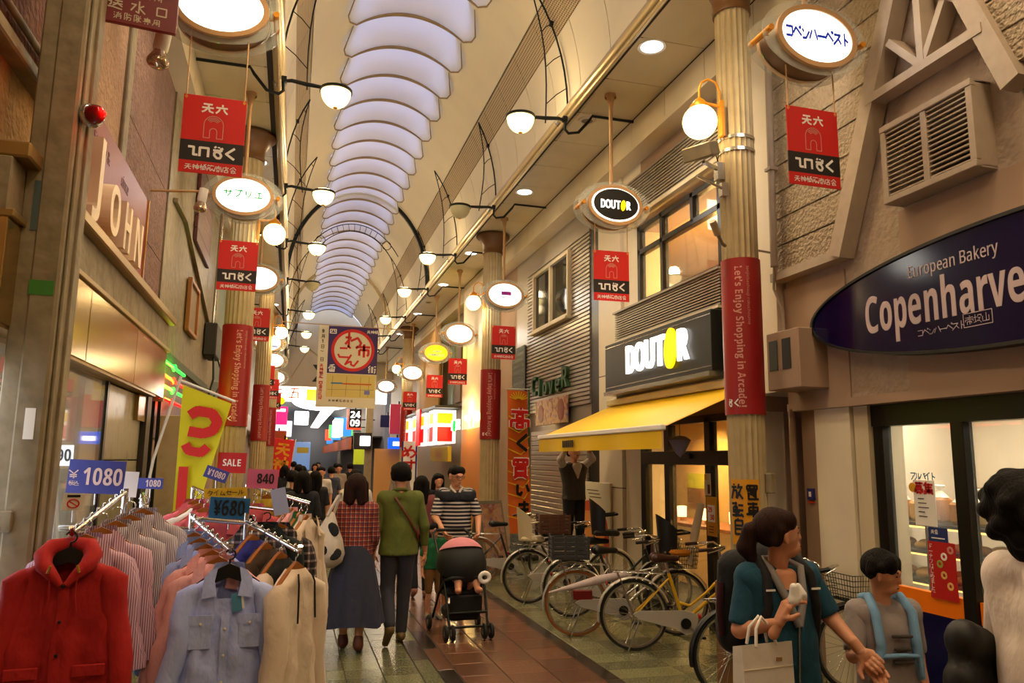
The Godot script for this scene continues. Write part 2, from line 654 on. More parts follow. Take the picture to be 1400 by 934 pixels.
func omni(parent: Node, at: Vector3, col: Color, energy: float, size := 0.1) -> OmniLight3D:
	var l = OmniLight3D.new()
	l.name = "light"
	l.light_color = col
	l.light_energy = energy
	l.light_size = size
	l.omni_range = 60.0
	l.omni_attenuation = 2.0
	l.shadow_enabled = true
	l.position = at
	parent.add_child(l, true)
	return l


func spot(parent: Node, at: Vector3, col: Color, energy: float, angle := 50.0, size := 0.1) -> SpotLight3D:
	# shines straight down
	var l = SpotLight3D.new()
	l.name = "light"
	l.light_color = col
	l.light_energy = energy
	l.light_size = size
	l.spot_range = 60.0
	l.spot_attenuation = 2.0
	l.spot_angle = angle
	l.spot_angle_attenuation = 0.8
	l.shadow_enabled = true
	l.position = at
	l.rotation.x = -PI / 2
	parent.add_child(l, true)
	return l


func vault_at(deg: float, z: float, grow := 0.0) -> Vector3:
	var g = deg_to_rad(deg)
	return Vector3(CX + cos(g) * (VA + grow), SOFFIT + sin(g) * (VB + grow), z)


func vault_strip(d0: float, d1: float, z0: float, z1: float, grow0: float, grow1: float, seg := 6) -> MB:
	# a curved slab of the vault between two angles and two z
	var b = MB.new()
	for s in seg:
		var a = d0 + (d1 - d0) * s / seg
		var e = d0 + (d1 - d0) * (s + 1) / seg
		var na = -Vector3(cos(deg_to_rad(a)) / VA, sin(deg_to_rad(a)) / VB, 0).normalized()
		var ne = -Vector3(cos(deg_to_rad(e)) / VA, sin(deg_to_rad(e)) / VB, 0).normalized()
		b.quadn(vault_at(a, z0, grow0), vault_at(e, z0, grow0), vault_at(e, z1, grow0), vault_at(a, z1, grow0), na, ne, ne, na)
		b.quadn(vault_at(a, z0, grow1), vault_at(e, z0, grow1), vault_at(e, z1, grow1), vault_at(a, z1, grow1), -na, -ne, -ne, -na)
		for z in [z0, z1]:
			var nz = Vector3(0, 0, 1 if z == maxf(z0, z1) else -1)
			b.quad(vault_at(a, z, grow0), vault_at(e, z, grow0), vault_at(e, z, grow1), vault_at(a, z, grow1), nz)
	for a in [d0, d1]:
		var t = Vector3(-sin(deg_to_rad(a)), cos(deg_to_rad(a)), 0) * (1.0 if a == maxf(d0, d1) else -1.0)
		b.quad(vault_at(a, z0, grow0), vault_at(a, z1, grow0), vault_at(a, z1, grow1), vault_at(a, z0, grow1), t)
	return b


func shell_mesh() -> MB:
	# one translucent roof shell: near edge high, far edge low, tips rounded
	var b = MB.new()
	for side in [0.0, 0.012]:
		var fn = func(u: float, w: float) -> Vector3:
			return shell_point(u, w, side)
		b.surf(fn, 24, 8, side == 0.0)
	return b


func shell_half(w: float) -> float:
	# half the angle that a shell spans, from its narrow near edge to its rounded far edge
	if w > 0.80:
		return 34.0 * (0.88 + 0.12 * sqrt(maxf(0.0, 1.0 - pow((w - 0.80) / 0.20, 2.0))))
	return 34.0 * (0.60 + 0.40 * pow(w / 0.80, 1.2))


func scallop_panel(sg: float) -> MB:
	# upper vault panel whose edge follows the shell in front of it
	var b = MB.new()
	for lift in [0.0, 0.03]:
		b.surf(func(u: float, v: float) -> Vector3:
			var a = lerpf(37.4, 90.0 - shell_half((0.34 + v) / 1.34) + 3.0, u)
			return vault_at(a if sg > 0 else 180.0 - a, -0.34 - v * 0.992, lift), 6, 10, (sg > 0) == (lift == 0.0))
	return b


func shell_point(u: float, w: float, lift: float) -> Vector3:
	var half = shell_half(w)
	var deg = 90.0 + (u * 2.0 - 1.0) * half
	var p = vault_at(deg, -w * 1.34, 0.14 - 0.30 * w + lift)
	return p - Vector3(CX, SOFFIT, 0)


func build_shell() -> void:
	var zn = 5.0
	var zf = -37.0
	# ---- floor: a slab with every tile near enough to be told apart as a piece of its own
	var fl = setting("floor", span(Vector3(-4, -0.3, zn), Vector3(9, -0.006, -110)), M.grout)
	var gsh = bxm(Vector3(0, -0.008, 0), Vector3(0.299, 0.016, 0.252), 0.0025).mesh()
	var bsh = bxm(Vector3(0, -0.008, 0), Vector3(0.377, 0.016, 0.377), 0.0025).mesh()
	var dsh = bxm(Vector3(0, -0.008, 0), Vector3(0.145, 0.016, 0.752), 0.0025).mesh()
	var rest_g = MB.new()
	var rest_b = MB.new()
	var rest_d = MB.new()
	for side in 2:
		for col in (9 if side == 0 else 6):
			var x = 1.145 - 0.1535 - 0.307 * col if side == 0 else 2.735 + 0.1535 + 0.307 * col
			for row in 140:
				var z = zn - 0.13 - 0.26 * row
				var seen = z < -5.6 and z > -11.6 and (x > 0.1)
				if seen:
					part(fl, "green_tile", gsh, M.tile_green[rng.randi() % 3], Vector3(x, rng.randf_range(-0.0008, 0.0004), z))
				elif z < -60:
					break
				else:
					rest_g.box(Vector3(x, -0.008, z), Vector3(0.299, 0.016, 0.252))
	for col in 3:
		for row in 100:
			var z = zn - 0.19 - 0.385 * row
			var x = 1.455 + 0.195 + 0.385 * col - 0.0
			if z < -5.4 and z > -12.5:
				part(fl, "brown_tile", bsh, M.tile_brown[rng.randi() % 3], Vector3(x, rng.randf_range(-0.0008, 0.0004), z))
			else:
				rest_b.box(Vector3(x, -0.008, z), Vector3(0.377, 0.016, 0.377))
	for line in 4:
		for row in 54:
			var x: float = [1.222, 1.377, 2.588 + 0.0, 2.66][line]
			if line == 3:
				continue
			var z = zn - 0.38 - 0.76 * row + [0.0, 0.38, 0.2, 0.0][line]
			var wide = dsh
			# the border is stepped: every second stone is dark, the others take the colour next to them
			var dark = row % 2 == line % 2 or line == 2
			var m: Material = M.tile_dark[rng.randi() % 3] if dark else (M.tile_green[rng.randi() % 3] if line == 0 else M.tile_brown[rng.randi() % 3])
			if z < -5.4 and z > -13.0:
				part(fl, "border_stone", wide, m, Vector3(x + (0.074 if line == 2 else 0.0), 0, z))
			else:
				rest_d.box(Vector3(x + (0.074 if line == 2 else 0.0), -0.008, z), Vector3(0.145, 0.016, 0.752))
	for a in [[rest_g, M.tile_green[1], "green_tiles_beyond"], [rest_b, M.tile_brown[1], "brown_tiles_beyond"], [rest_d, M.tile_dark[1], "border_stones_beyond"]]:
		part(fl, a[2], a[0], a[1]).set_meta("kind", "stuff")
	# ---- ceiling: flat soffits left and right, the vault between them
	var ce = setting("ceiling", null, null)
	for s in [-1.0, 1.0]:
		var x0 = CX + s * VA
		var x1: float = CX + s * (VA + 0.92)
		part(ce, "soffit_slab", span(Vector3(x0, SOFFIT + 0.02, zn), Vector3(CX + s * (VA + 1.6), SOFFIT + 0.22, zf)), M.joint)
		var sp = bxm(Vector3.ZERO, Vector3(absf(x1 - x0) - 0.12, 0.02, 0.946), 0.003).mesh()
		for k in 42:
			var z = 2.96 - 0.955 * k
			part(ce, "soffit_panel", sp, M.soffit, Vector3((x0 + x1) * 0.5 + s * 0.06, SOFFIT + 0.01, z))
	for s in [0, 1]:
		var a0 = 0.0 if s == 0 else 180.0
		var sg = 1.0 if s == 0 else -1.0
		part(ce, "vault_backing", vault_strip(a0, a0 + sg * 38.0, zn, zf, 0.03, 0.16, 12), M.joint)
		var low: ArrayMesh = vault_strip(a0 + sg * 1.0, a0 + sg * 24.6, -0.47, 0.47, 0.0, 0.028, 5).mesh()
		var mid: ArrayMesh = vault_strip(a0 + sg * 25.0, a0 + sg * 37.0, -0.473, 0.473, 0.004, 0.028, 3).mesh()
		var top: ArrayMesh = scallop_panel(sg).mesh()
		for k in 41:
			var z = 3.4 - 0.955 * k
			part(ce, "vault_panel", low, M.vault, Vector3(0, 0, z))
			part(ce, "perforated_panel", mid, M.perforated, Vector3(0, 0, z))
		for k in 41:
			part(ce, "upper_vault_panel", top, M.vault, Vector3(0, 0, 5.2 - 1.0 * k))
	var shm: ArrayMesh = shell_mesh().mesh()
	var rimb = MB.new()
	var path = []
	var rad = []
	for k in 5:
		path.append(shell_point(0.0, 0.5 + 0.1 * k, -0.005))
		rad.append(0.006 + 0.002 * k)
	for k in 41:
		var u = k / 40.0
		path.append(shell_point(u, 1.0, -0.005))
		rad.append(0.014 + 0.020 * sin(PI * u))
	for k in 5:
		path.append(shell_point(1.0, 0.9 - 0.1 * k, -0.005))
		rad.append(0.014 - 0.002 * k)
	rimb.tube(path, rad, 6)
	var rim: ArrayMesh = rimb.mesh()
	for k in 41:
		var z = 5.2 - 1.0 * k
		var o = part(ce, "roof_shell", shm, M.shell, Vector3(CX, SOFFIT, z))
		part(o, "rim", rim, M.shell_rim)
	# heavier arched ribs
	for z in [-19.9, -28.4]:
		part(ce, "arch_rib", vault_strip(0, 180, z - 0.05, z + 0.05, -0.09, 0.0, 36), M.dark_iron if z > -20 else M.column)
	# ---- long rails under the edge of the vault
	for s in [-1.0, 1.0]:
		var r = setting("trim_1" if s < 0 else "trim_2", null, null)
		var x: float = CX + s * (VA - 0.02)
		var b = MB.new()
		b.tube([Vector3(x, SOFFIT - 0.02, zn), Vector3(x, SOFFIT - 0.02, zf)], 0.075, 14)
		part(r, "rail", b, M.rail)
		b = MB.new()
		b.tube([Vector3(x - s * 0.005, SOFFIT - 0.11, zn), Vector3(x - s * 0.005, SOFFIT - 0.11, zf)], 0.03, 10)
		part(r, "cable_pipe", b, M.rail)
		b = MB.new()
		for k in 9:
			var z = -1.63 - 3.8 * k
			b.tube([Vector3(x, SOFFIT - 0.02, z - 0.06), Vector3(x, SOFFIT - 0.02, z + 0.06)], 0.085, 14)
		part(r, "sleeves", b, M.steel)
	# ---- deep fascia boards above the shop fronts
	for s in [-1.0, 1.0]:
		var f = setting("trim_3" if s < 0 else "trim_4", null, null)
		var x: float = CX + s * (VA + 0.92)
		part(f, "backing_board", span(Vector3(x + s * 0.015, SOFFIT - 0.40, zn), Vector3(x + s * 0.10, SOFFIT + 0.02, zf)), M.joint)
		var fp = bxm(Vector3.ZERO, Vector3(0.03, 0.34, 0.946), 0.003).mesh()
		for k in 42:
			part(f, "fascia_panel", fp, M.cream, Vector3(x, SOFFIT - 0.20, 2.96 - 0.955 * k))
		part(f, "lower_ledge", span(Vector3(x - s * 0.03, SOFFIT - 0.45, zn), Vector3(x + s * 0.4, SOFFIT - 0.38, zf)), M.cream)
	# ---- unseen wall added behind the camera against sky light, and the outer walls
	setting("wall_back_added", span(Vector3(-3, 0, zn), Vector3(8, 9.5, zn + 0.3)), M.plain_wall)
	setting("wall_left", span(Vector3(-1.75, 0, zn), Vector3(-1.55, SOFFIT + 0.2, zf)), M.plain_wall)


# ---------------------------------------------------------------- lettering
func make_glyphs() -> void:
	# pen strokes on a 10 x 10 grid: column digit, row digit (down); strokes apart by semicolons
	glyphs = {
		"天": "12 82;05 95;52 54 46 28 09;55 68 99", "六": "51 53;04 94;35 27 09;65 77 99",
		"神": "21 23;03 43 25 06;24 29;35 46;53 93 97 57 53;55 95;70 79", "橋": "03 43;20 29;23 06;24 45;51 90;43 93;71 54;72 95;45 49;45 95 98;57 77 78 58 57",
		"筋": "20 02;11 41;60 42;51 91;14 09;14 44 49;16 46;57 97 99 88;75 59", "商": "50 52;02 92;32 43;62 53;04 94 99;04 09;35 26;65 76;37 67 69 39 37",
		"店": "50 51;12 92;12 15 09;53 56;54 84;36 86 89 39 36", "会": "50 04;50 94;34 64;16 86;46 29;29 79;67 99",
		"送": "11 22;04 24 26 17;08 38 99;40 52;80 62;43 93;35 95;63 65 37;65 97", "水": "50 59 38;03 33 08;83 55;55 99", "口": "22 82 88 28 22",
		"消": "01 12;04 15;09 26;50 53;31 43;81 63;34 39;34 84 88 79;36 86", "防": "10 19;10 40 33 45 27;60 61;32 92;54 48 39;55 85 88 69",
		"隊": "10 19;10 40 33 45 27;50 62;80 72;43 93;63 45;63 66 68 49;65 38;74 66;66 98", "専": "12 82;50 55;23 83 85 25 23;24 84;06 96;67 69 58;28 39",
		"用": "21 81 89 78;21 25 09;24 84;26 86;51 58", "梯": "03 33;20 29;23 06;24 45;50 62;80 72;43 83 85 45;45 47 97 98 88;63 69;65 38", "子": "21 71 43;43 49 38;04 94",
		"は": "11 08 19;43 93;71 78 59 57 78 98", "し": "30 28 59 88", "ご": "22 72;16 28 88;70 81;81 92", "わ": "20 29;03 33 07;35 73 96 88 69", "ん": "41 08 36 46 48 69 95",
		"市": "50 52;02 92;24 28;24 84 87 78;52 59", "四": "02 92 98 08 02;32 35 16;62 65 85", "番": "80 21;51 55;13 93;52 05;52 95;26 86 89 29 26;28 88;56 59",
		"街": "20 03;23 06;15 19;51 54;32 62;34 64;55 58;36 66;38 68;71 91;74 94;84 88 79", "高": "50 51;02 92;33 63 65 35 33;06 96 99;06 09;37 67 69 39 37",
		"く": "80 25 89", "買": "11 81 83 13 11;31 33;61 63;24 74 78 28 24;25 75;27 77;38 19;68 89", "い": "12 17 38 46;72 85 96", "ま": "12 82;15 85;50 58 39 27 48 99",
		"す": "02 92;60 66 47 35 54 66 58 39", "自": "50 31;21 81 89 29 21;24 84;26 86", "転": "01 41;13 43 46 16 13;15 45;08 48;30 39;52 92;45 95;65 48 98;77 99",
		"車": "11 81;50 59;23 83 86 26 23;25 85;07 97", "置": "11 81 83 13 11;31 33;61 63;14 84;35 75 78 35;36 76;25 29 99", "放": "20 21;02 42;22 09;24 44 48 38;60 53;52 92;82 49;55 99",
		"止": "50 58;55 85;24 28;08 98", "コ": "12 82 88;18 88", "ペ": "06 32 97;71 81 82 72 71", "ベ": "06 32 97;70 82;80 92", "ン": "12 34;18 58 93", "ハ": "32 08;61 98", "ー": "05 95",
		"ス": "12 82 55 09;65 98", "ト": "40 49;44 86", "サ": "03 93;31 36;71 75 49", "フ": "11 81 76 39", "ブ": "11 71 66 29;70 82;80 92", "リ": "21 26;71 75 49", "エ": "22 82;52 58;08 98",
		"タ": "40 05;32 82 67 29;35 65", "イ": "80 05;53 59", "ム": "41 18 88;65 99", "セ": "04 93 66;30 37 58 98", "ル": "31 36 09;61 68 95", "ア": "11 91 65;54 47 29", "バ": "32 08;61 98;71 82;81 92",
		"募": "11 91;30 32;60 62;23 73 75 25 23;24 74;06 96;36 08;66 98;28 78 69 58;48 29", "集": "30 03;22 26;51 56;22 92;24 84;26 96;07 97;56 59;57 09;57 99",
		"税": "30 12;03 43;21 29;23 06;24 45;50 61;80 71;43 83 85 45 43;55 58 39;75 78 98", "込": "11 22;04 24 26 07;07 29 99;51 36;52 66 96", "五": "11 81;41 28;24 74 78;08 98",
		"帝": "50 51;02 92;32 43;62 53;04 94 96;04 06;26 29;26 76 78;55 59", "塚": "20 27;03 43;08 47;51 91 93;51 53;54 84;74 67 46;66 88;77 99", "山": "50 58;13 18 88;83 88",
		"月": "31 81 89 78;31 36 19;34 84;36 86", "日": "21 81 89 29 21;25 85", "広": "50 51;12 92;12 15 09;53 38 88;76 99", "場": "20 27;03 43;08 47;51 91 93 51;45 95;65 48;66 88 79",
		"ド": "30 39;34 76;60 72;71 82", "ナ": "04 94;50 55 29", "ツ": "12 24;41 53;82 58 39", "じ": "30 28 59 88;60 72;71 82", "め": "12 47 38;61 27 08 05 34 74 96 78 59", "た": "03 53;30 08;54 84;57 68 98",
		"¥": "00 54;90 54;54 59;15 85;17 87", "て": "02 42 48 78", "n": "09 02 42 62 69", "ろ": "13 73 44;44 65 77 69 49 27 25 44;20 31;50 51;81 62", "～": "05 24 56 84", "9": "88 44",
	}


func jp(b: MB, words: String, size: float, xf: Transform3D, weight := 0.10, down := false, pitch := 1.12) -> void:
	# words written from the middle of the first glyph on; size is the height of a glyph
	for k in words.length():
		var ch = words[k]
		if not glyphs.has(ch):
			continue
		var o = Vector2(0, -k * size * pitch) if down else Vector2(k * size * pitch, 0)
		for st in String(glyphs[ch]).split(";"):
			var pts = []
			for q in st.split(" "):
				pts.append(o + Vector2((int(q[0]) - 4.5) / 9.0, (4.5 - int(q[1])) / 9.0) * size)
			b.stroke(pts, size * weight, xf)


func jp_middle(b: MB, words: String, size: float, xf: Transform3D, weight := 0.10, pitch := 1.12) -> void:
	jp(b, words, size, xf * Transform3D(Basis(), Vector3(-(words.length() - 1) * 0.5 * size * pitch, 0, 0)), weight, false, pitch)


func text_mesh(words: String, height: float, bold := true, depth := 0.003) -> TextMesh:
	# height of a capital letter, in metres
	var t = TextMesh.new()
	t.text = words
	t.font = bold_font if bold else plain_font
	t.font_size = 48
	t.pixel_size = height / (48.0 * 0.715)
	t.depth = depth
	t.curve_step = 2.0
	return t


func lettering(parent: Node, called: String, words: String, height: float, m: Material, at: Vector3, turn := 0.0, squash := 1.0, bold := true, depth := 0.003, roll := 0.0) -> MeshInstance3D:
	return part(parent, called, text_mesh(words, height, bold, depth), m, at, Basis(Vector3.UP, turn) * Basis(Vector3.BACK, roll) * Basis.from_scale(Vector3(squash, 1, 1)))


func wrapped_text(words: String, height: float, r: float, down_from: float, angle: float, bold := true) -> ArrayMesh:
	# text that reads downwards on an upright cylinder; tops of the letters point to the right
	var arr = text_mesh(words, height, bold, 0.002).get_mesh_arrays()
	var src: PackedVector3Array = arr[Mesh.ARRAY_VERTEX]
	var ids = arr[Mesh.ARRAY_INDEX]
	var lo = 1e9
	for q in src:
		lo = minf(lo, q.x)
	var b = MB.new()
	var hi = -1e9
	for q in src:
		hi = maxf(hi, q.x)
	var fit = minf(1.0, 1.24 / (hi - lo))
	var cnt: int = ids.size() if ids != null else src.size()
	for k in range(0, cnt, 3):
		var tri = []
		var nn = []
		var front = true
		for j in 3:
			var q: Vector3 = src[ids[k + j]] if ids != null else src[k + j]
			if q.z < 0.0:
				front = false
			var g = angle + q.y / r
			var d = Vector3(sin(g), 0, cos(g))
			tri.append(d * (r + 0.002) + Vector3.UP * (down_from - (q.x - lo) * fit))
			nn.append(d)
		if front:
			b.tri(tri[0], tri[1], tri[2], nn[0], nn[1], nn[2])
	return b.mesh()


# ---------------------------------------------------------------- columns
func make_column(at: Vector3, label: String, near: bool, face: float) -> Node3D:
	var t = thing("column", label, "column", at, 0.0, "fluted columns of the arcade")
	var b = MB.new()
	b.lathe([Vector2(0.19, 0.35), Vector2(0.19, 6.02)], Transform3D(), 120 if near else 60, 0, TAU, 0.09, 20)
	part(t, "shaft", b, M.column)
	b = MB.new()
	b.lathe([Vector2(0.0, 0.0), Vector2(0.25, 0.0), Vector2(0.25, 0.28), Vector2(0.22, 0.33), Vector2(0.19, 0.36), Vector2(0.0, 0.36)], Transform3D(), 28)
	part(t, "base", b, M.column)
	b = MB.new()
	b.lathe([Vector2(0.19, 5.98), Vector2(0.21, 5.98), Vector2(0.21, 6.03), Vector2(0.20, 6.05), Vector2(0.215, 6.15), Vector2(0.27, 6.26), Vector2(0.345, 6.33), Vector2(0.345, 6.36), Vector2(0.30, 6.40)], Transform3D(), 36)
	part(t, "capital", b, M.capital)
	b = MB.new()
	b.lathe([Vector2(0.19, 2.20), Vector2(0.205, 2.20), Vector2(0.205, 3.58), Vector2(0.19, 3.58)], Transform3D(), 40)
	var band = part(t, "red_wrap", b, M.red_band)
	part(band, "slogan", wrapped_text("Let's Enjoy Shopping in Arcade!", 0.075, 0.205, 3.50, face), M.print_pink)
	if near:
		part(band, "small_slogan", wrapped_text("tenjinbashisuji rokuchoume", 0.03, 0.205, 3.50, face + 0.48, false), M.print_pink)
		var lg = MB.new()
		for q in [["ろ", -0.62], ["く", -0.30]]:
			jp(lg, q[0], 0.06, Transform3D(Basis(Vector3.UP, face + q[1]), Vector3(sin(face + q[1]) * 0.209, 2.30, cos(face + q[1]) * 0.209)), 0.2)
		part(band, "logo", lg, M.print_white)
	return t


func build_columns() -> void:
	var r1 = make_column(Vector3(3.80, 0, -5.85), "cream fluted column with red slogan wrap between the bakery and the cafe", true, -0.70)
	make_column(Vector3(3.77, 0, -14.75), "cream fluted column with red wrap beside the tall orange buying banner", true, -0.30)
	make_column(Vector3(3.77, 0, -26.5), "far right cream fluted column beside the yellow and red sign boxes", false, -0.2)
	make_column(Vector3(-0.80, 0, -11.05), "cream fluted column with red wrap behind the yellow flag and SALE card", true, 0.18)
	make_column(Vector3(-0.80, 0, -20.0), "second cream fluted column on the left behind the pink 840 card", false, 0.1)
	make_column(Vector3(-0.80, 0, -28.9), "farthest cream fluted column on the left side of the street", false, 0.1)
	# straps and fittings on the nearest column
	var b = MB.new()
	for y in [4.60, 4.72]:
		b.lathe([Vector2(0.188, y - 0.015), Vector2(0.20, y - 0.015), Vector2(0.20, y + 0.015), Vector2(0.188, y + 0.015)], Transform3D(), 28)
	part(r1, "steel_straps", b, M.steel)
	r1.scale = Vector3(0.84, 1, 0.84)
	# loudspeaker box on an arm
	var sp = thing("street_loudspeaker", "beige box loudspeaker on an arm strapped to the near right column", "loudspeaker", Vector3(3.37, 4.53, -5.75))
	part(sp, "body", bxm(Vector3.ZERO, Vector3(0.15, 0.13, 0.30), 0.012), M.old_paint, Vector3.ZERO, Basis(Vector3.UP, 0.5) * Basis(Vector3.BACK, 0.35))
	b = MB.new()
	b.bar(Vector3(0.04, -0.08, -0.02), Vector3(0.27, -0.11, -0.1), 0.03, 0.025)
	b.box(Vector3(0.25, -0.12, -0.1), Vector3(0.08, 0.16, 0.07))
	part(sp, "bracket", b, M.steel)
	b = MB.new()
	b.tube([Vector3(0.02, 0.06, 0), Vector3(0.08, 0.13, -0.02), Vector3(0.16, 0.10, -0.05), Vector3(0.22, -0.02, -0.08), Vector3(0.25, -0.06, -0.1)], 0.006, 6)
	part(sp, "cable", b, M.black)
	# small security camera and a flag holder below it
	var cc = thing("security_camera", "small beige security camera on the near right column above its red wrap", "camera", Vector3(3.50, 3.78, -5.75))
	b = MB.new()
	b.tube([Vector3(-0.06, 0.10, 0.05), Vector3(0.02, 0.0, 0)], 0.032, 12)
	part(cc, "body", b, M.column)
	b = MB.new()
	b.tube([Vector3(0.02, 0, 0), Vector3(0.07, -0.07, -0.02), Vector3(0.12, -0.08, -0.05)], 0.016, 8)
	part(cc, "mount", b, M.old_paint)
	var fh = thing("flag_holder", "empty pole holder sticking out of the near right column", "bracket", Vector3(3.60, 4.22, -5.80))
	b = MB.new()
	b.tube([Vector3(0.05, 0, 0), Vector3(-0.30, 0.06, 0.1)], 0.013, 8)
	b.box(Vector3(0.02, 0, 0), Vector3(0.06, 0.12, 0.06))
	part(fh, "holder", b, M.steel)


# ---------------------------------------------------------------- lamps
func build_lamps() -> void:
	var warm = Color(1.0, 0.88, 0.67)
	var zs = [2.0, -1.6, -5.25, -8.93, -12.65, -16.0, -19.55, -23.75, -27.65, -31.4]  # the first pair is added out of view for frontal light
	var ord = ["rearmost", "zeroth", "hidden", "nearest", "second", "third", "fourth", "fifth", "sixth", "seventh"]
	var bowl = MB.new()
	bowl.ball(Vector3.ZERO, Vector3(0.18, 0.21, 0.18), Basis(), 24, 10, PI * 0.5, PI)
	bowl.ball(Vector3.ZERO, Vector3(0.18, 0.03, 0.18), Basis(), 24, 3, 0.0, PI * 0.5)
	var bowl_mesh = bowl.mesh()
	var rim = MB.new()
	rim.lathe([Vector2(0.18, -0.015), Vector2(0.195, -0.015), Vector2(0.195, 0.018), Vector2(0.17, 0.03), Vector2(0.05, 0.045)], Transform3D(), 24)
	var rim_mesh = rim.mesh()
	var knob = MB.new()
	knob.ball(Vector3(0, -0.212, 0), Vector3(0.03, 0.012, 0.03), Basis(), 10, 4)
	var knob_mesh = knob.mesh()
	for i in zs.size():
		for s in [-1.0, 1.0]:
			var off: bool = (i == 6 and s < 0) or (i == 4 and s > 0)
			if i < 2 and s > 0 and false:
				continue
			var side = "left" if s < 0 else "right"
			var lab = "%s%s bowl lamp from the camera along the %s rail of the vault" % ["unlit " if off else "glowing ", ord[i], side]
			if i == 2:
				lab = "glowing bowl lamp above the picture on the %s rail" % side
			elif i < 2:
				lab = "glowing bowl lamp %s the camera on the %s rail" % ["added for frontal light well behind" if i == 0 else "just behind", side]
			var t = thing("bowl_lamp", lab, "lamp", Vector3(CX + s * 1.17, 6.19, zs[i]), 0.0, "bowl lamps along the vault")
			part(t, "glass_bowl", bowl_mesh, M.bowl_off if off else M.bowl)
			part(t, "rim", rim_mesh, M.dark_iron)
			part(t, "knob", knob_mesh, M.gold)
			var b = MB.new()
			# curved arm from the rail, then a pipe along the soffit to the wall
			b.tube([Vector3(s * 0.17, 0.03, 0), Vector3(s * 0.35, 0.04, 0), Vector3(s * 0.52, 0.06, 0), Vector3(s * 0.62, 0.04, 0)], [0.022, 0.028, 0.024, 0.018], 8)
			b.tube([Vector3(s * 0.62, 0.06, 0), Vector3(s * 0.61, -0.08, 0), Vector3(s * 0.66, -0.13, 0), Vector3(s * 0.80, -0.10, 0), Vector3(s * 0.95, 0.08, 0), Vector3(s * 1.0, 0.16, 0), Vector3(s * 1.60, 0.16, 0)], 0.02, 8)
			b.box(Vector3(s * 0.61, 0.06, 0), Vector3(0.06, 0.07, 0.06))
			part(t, "arm", b, M.dark_iron)
			# slender ladder truss bent along the vault
			b = MB.new()
			var outer = []
			var inner = []
			var n = 9 if i % 2 == 1 else 7
			for k in n:
				var f = float(k) / (n - 1)
				var g = deg_to_rad(2.0 + f * (44.0 if i % 2 == 1 else 34.0))
				outer.append(Vector3(s * (cos(g) * (VA - 0.04) - 1.17), sin(g) * (VB - 0.04) + 0.18, 0))
			for k in n:
				var f = float(k) / (n - 1)
				inner.append(Vector3(s * 0.34, -0.03, 0).lerp(outer[n - 1], f) + Vector3(s * 0.10 * sin(PI * f), 0.05 * sin(PI * f), 0))
			b.tube(outer, 0.013, 6)
			b.tube(inner, 0.010, 6)
			for k in range(1, n - 1, 2):
				b.tube([outer[k], (outer[k] + inner[k]) * 0.5 + Vector3(0, 0.02, 0), inner[k]], 0.007, 5)
			b.box(outer[n / 2 + 1], Vector3(0.05, 0.06, 0.05))
			part(t, "ladder_truss", b, M.dark_iron)
			if not off:
				spot(t, Vector3(0, -0.26, 0), warm, 3.2, 84.0, 0.16)
				omni(t, Vector3(0, 0.12, 0), warm, 0.85, 0.12)
	# full arch truss with a ring at each haunch
	var ar = thing("arch_truss", "thin iron arch truss with small rings spanning the vault", "truss", Vector3(CX, SOFFIT, -22.4))
	var b2 = MB.new()
	for d in [0.18, 0.40]:
		var p = []
		for k in 25:
			var g = deg_to_rad(38.0 + 104.0 * k / 24.0)
			p.append(Vector3(cos(g) * (VA - d), sin(g) * (VB - d), 0))
		b2.tube(p, 0.014, 6)
	for k in 9:
		var g = deg_to_rad(66.0 + 6.0 * k)
		b2.tube([Vector3(cos(g) * (VA - 0.18), sin(g) * (VB - 0.18), 0), Vector3(cos(g) * (VA - 0.40), sin(g) * (VB - 0.40), 0)], 0.008, 5)
	part(ar, "truss", b2, M.dark_iron)
	for gd in [52.0, 128.0]:
		var ring = []
		for k in 20:
			ring.append(Vector3(cos(deg_to_rad(gd)) * (VA - 0.29) + cos(TAU * k / 20) * 0.13, sin(deg_to_rad(gd)) * (VB - 0.29) + sin(TAU * k / 20) * 0.13, 0))
		var rb = MB.new()
		rb.tube(ring, 0.010, 6, false, true)
		part(ar, "ring", rb, M.dark_iron)
	# recessed downlights in the right soffit, and in the left one
	var ri = MB.new()
	ri.lathe([Vector2(0.125, 0.0), Vector2(0.16, -0.008), Vector2(0.165, 0.0)], Transform3D(), 28)
	var ring_mesh = ri.mesh()
	var di = MB.new()
	di.lathe([Vector2(0.0, -0.03), Vector2(0.06, -0.027), Vector2(0.125, -0.004), Vector2(0.125, 0.01), Vector2(0, 0.01)], Transform3D(), 24)
	var disc_mesh = di.mesh()
	var dz = [-3.2, -7.21, -12.12, -16.27, -19.55, -23.85, -28.0]
	for i in dz.size():
		for s in [-1.0, 1.0]:
			var x: float = 3.65 if s > 0 else -0.75
			var t = thing("downlight", "bright round downlight, %s in the %s soffit" % [["above the picture", "nearest", "second nearest", "third nearest", "fourth nearest", "fifth nearest", "farthest"][i], "right" if s > 0 else "left"], "light", Vector3(x, SOFFIT, dz[i]), 0.0, "downlights in the soffits")
			part(t, "trim_ring", ring_mesh, M.white_paint)
			part(t, "diffuser", disc_mesh, M.lamp_white)
			spot(t, Vector3(0, -0.05, 0), Color(1.0, 0.88, 0.70), 4.0 if s > 0 else 2.5, 62.0, 0.12)
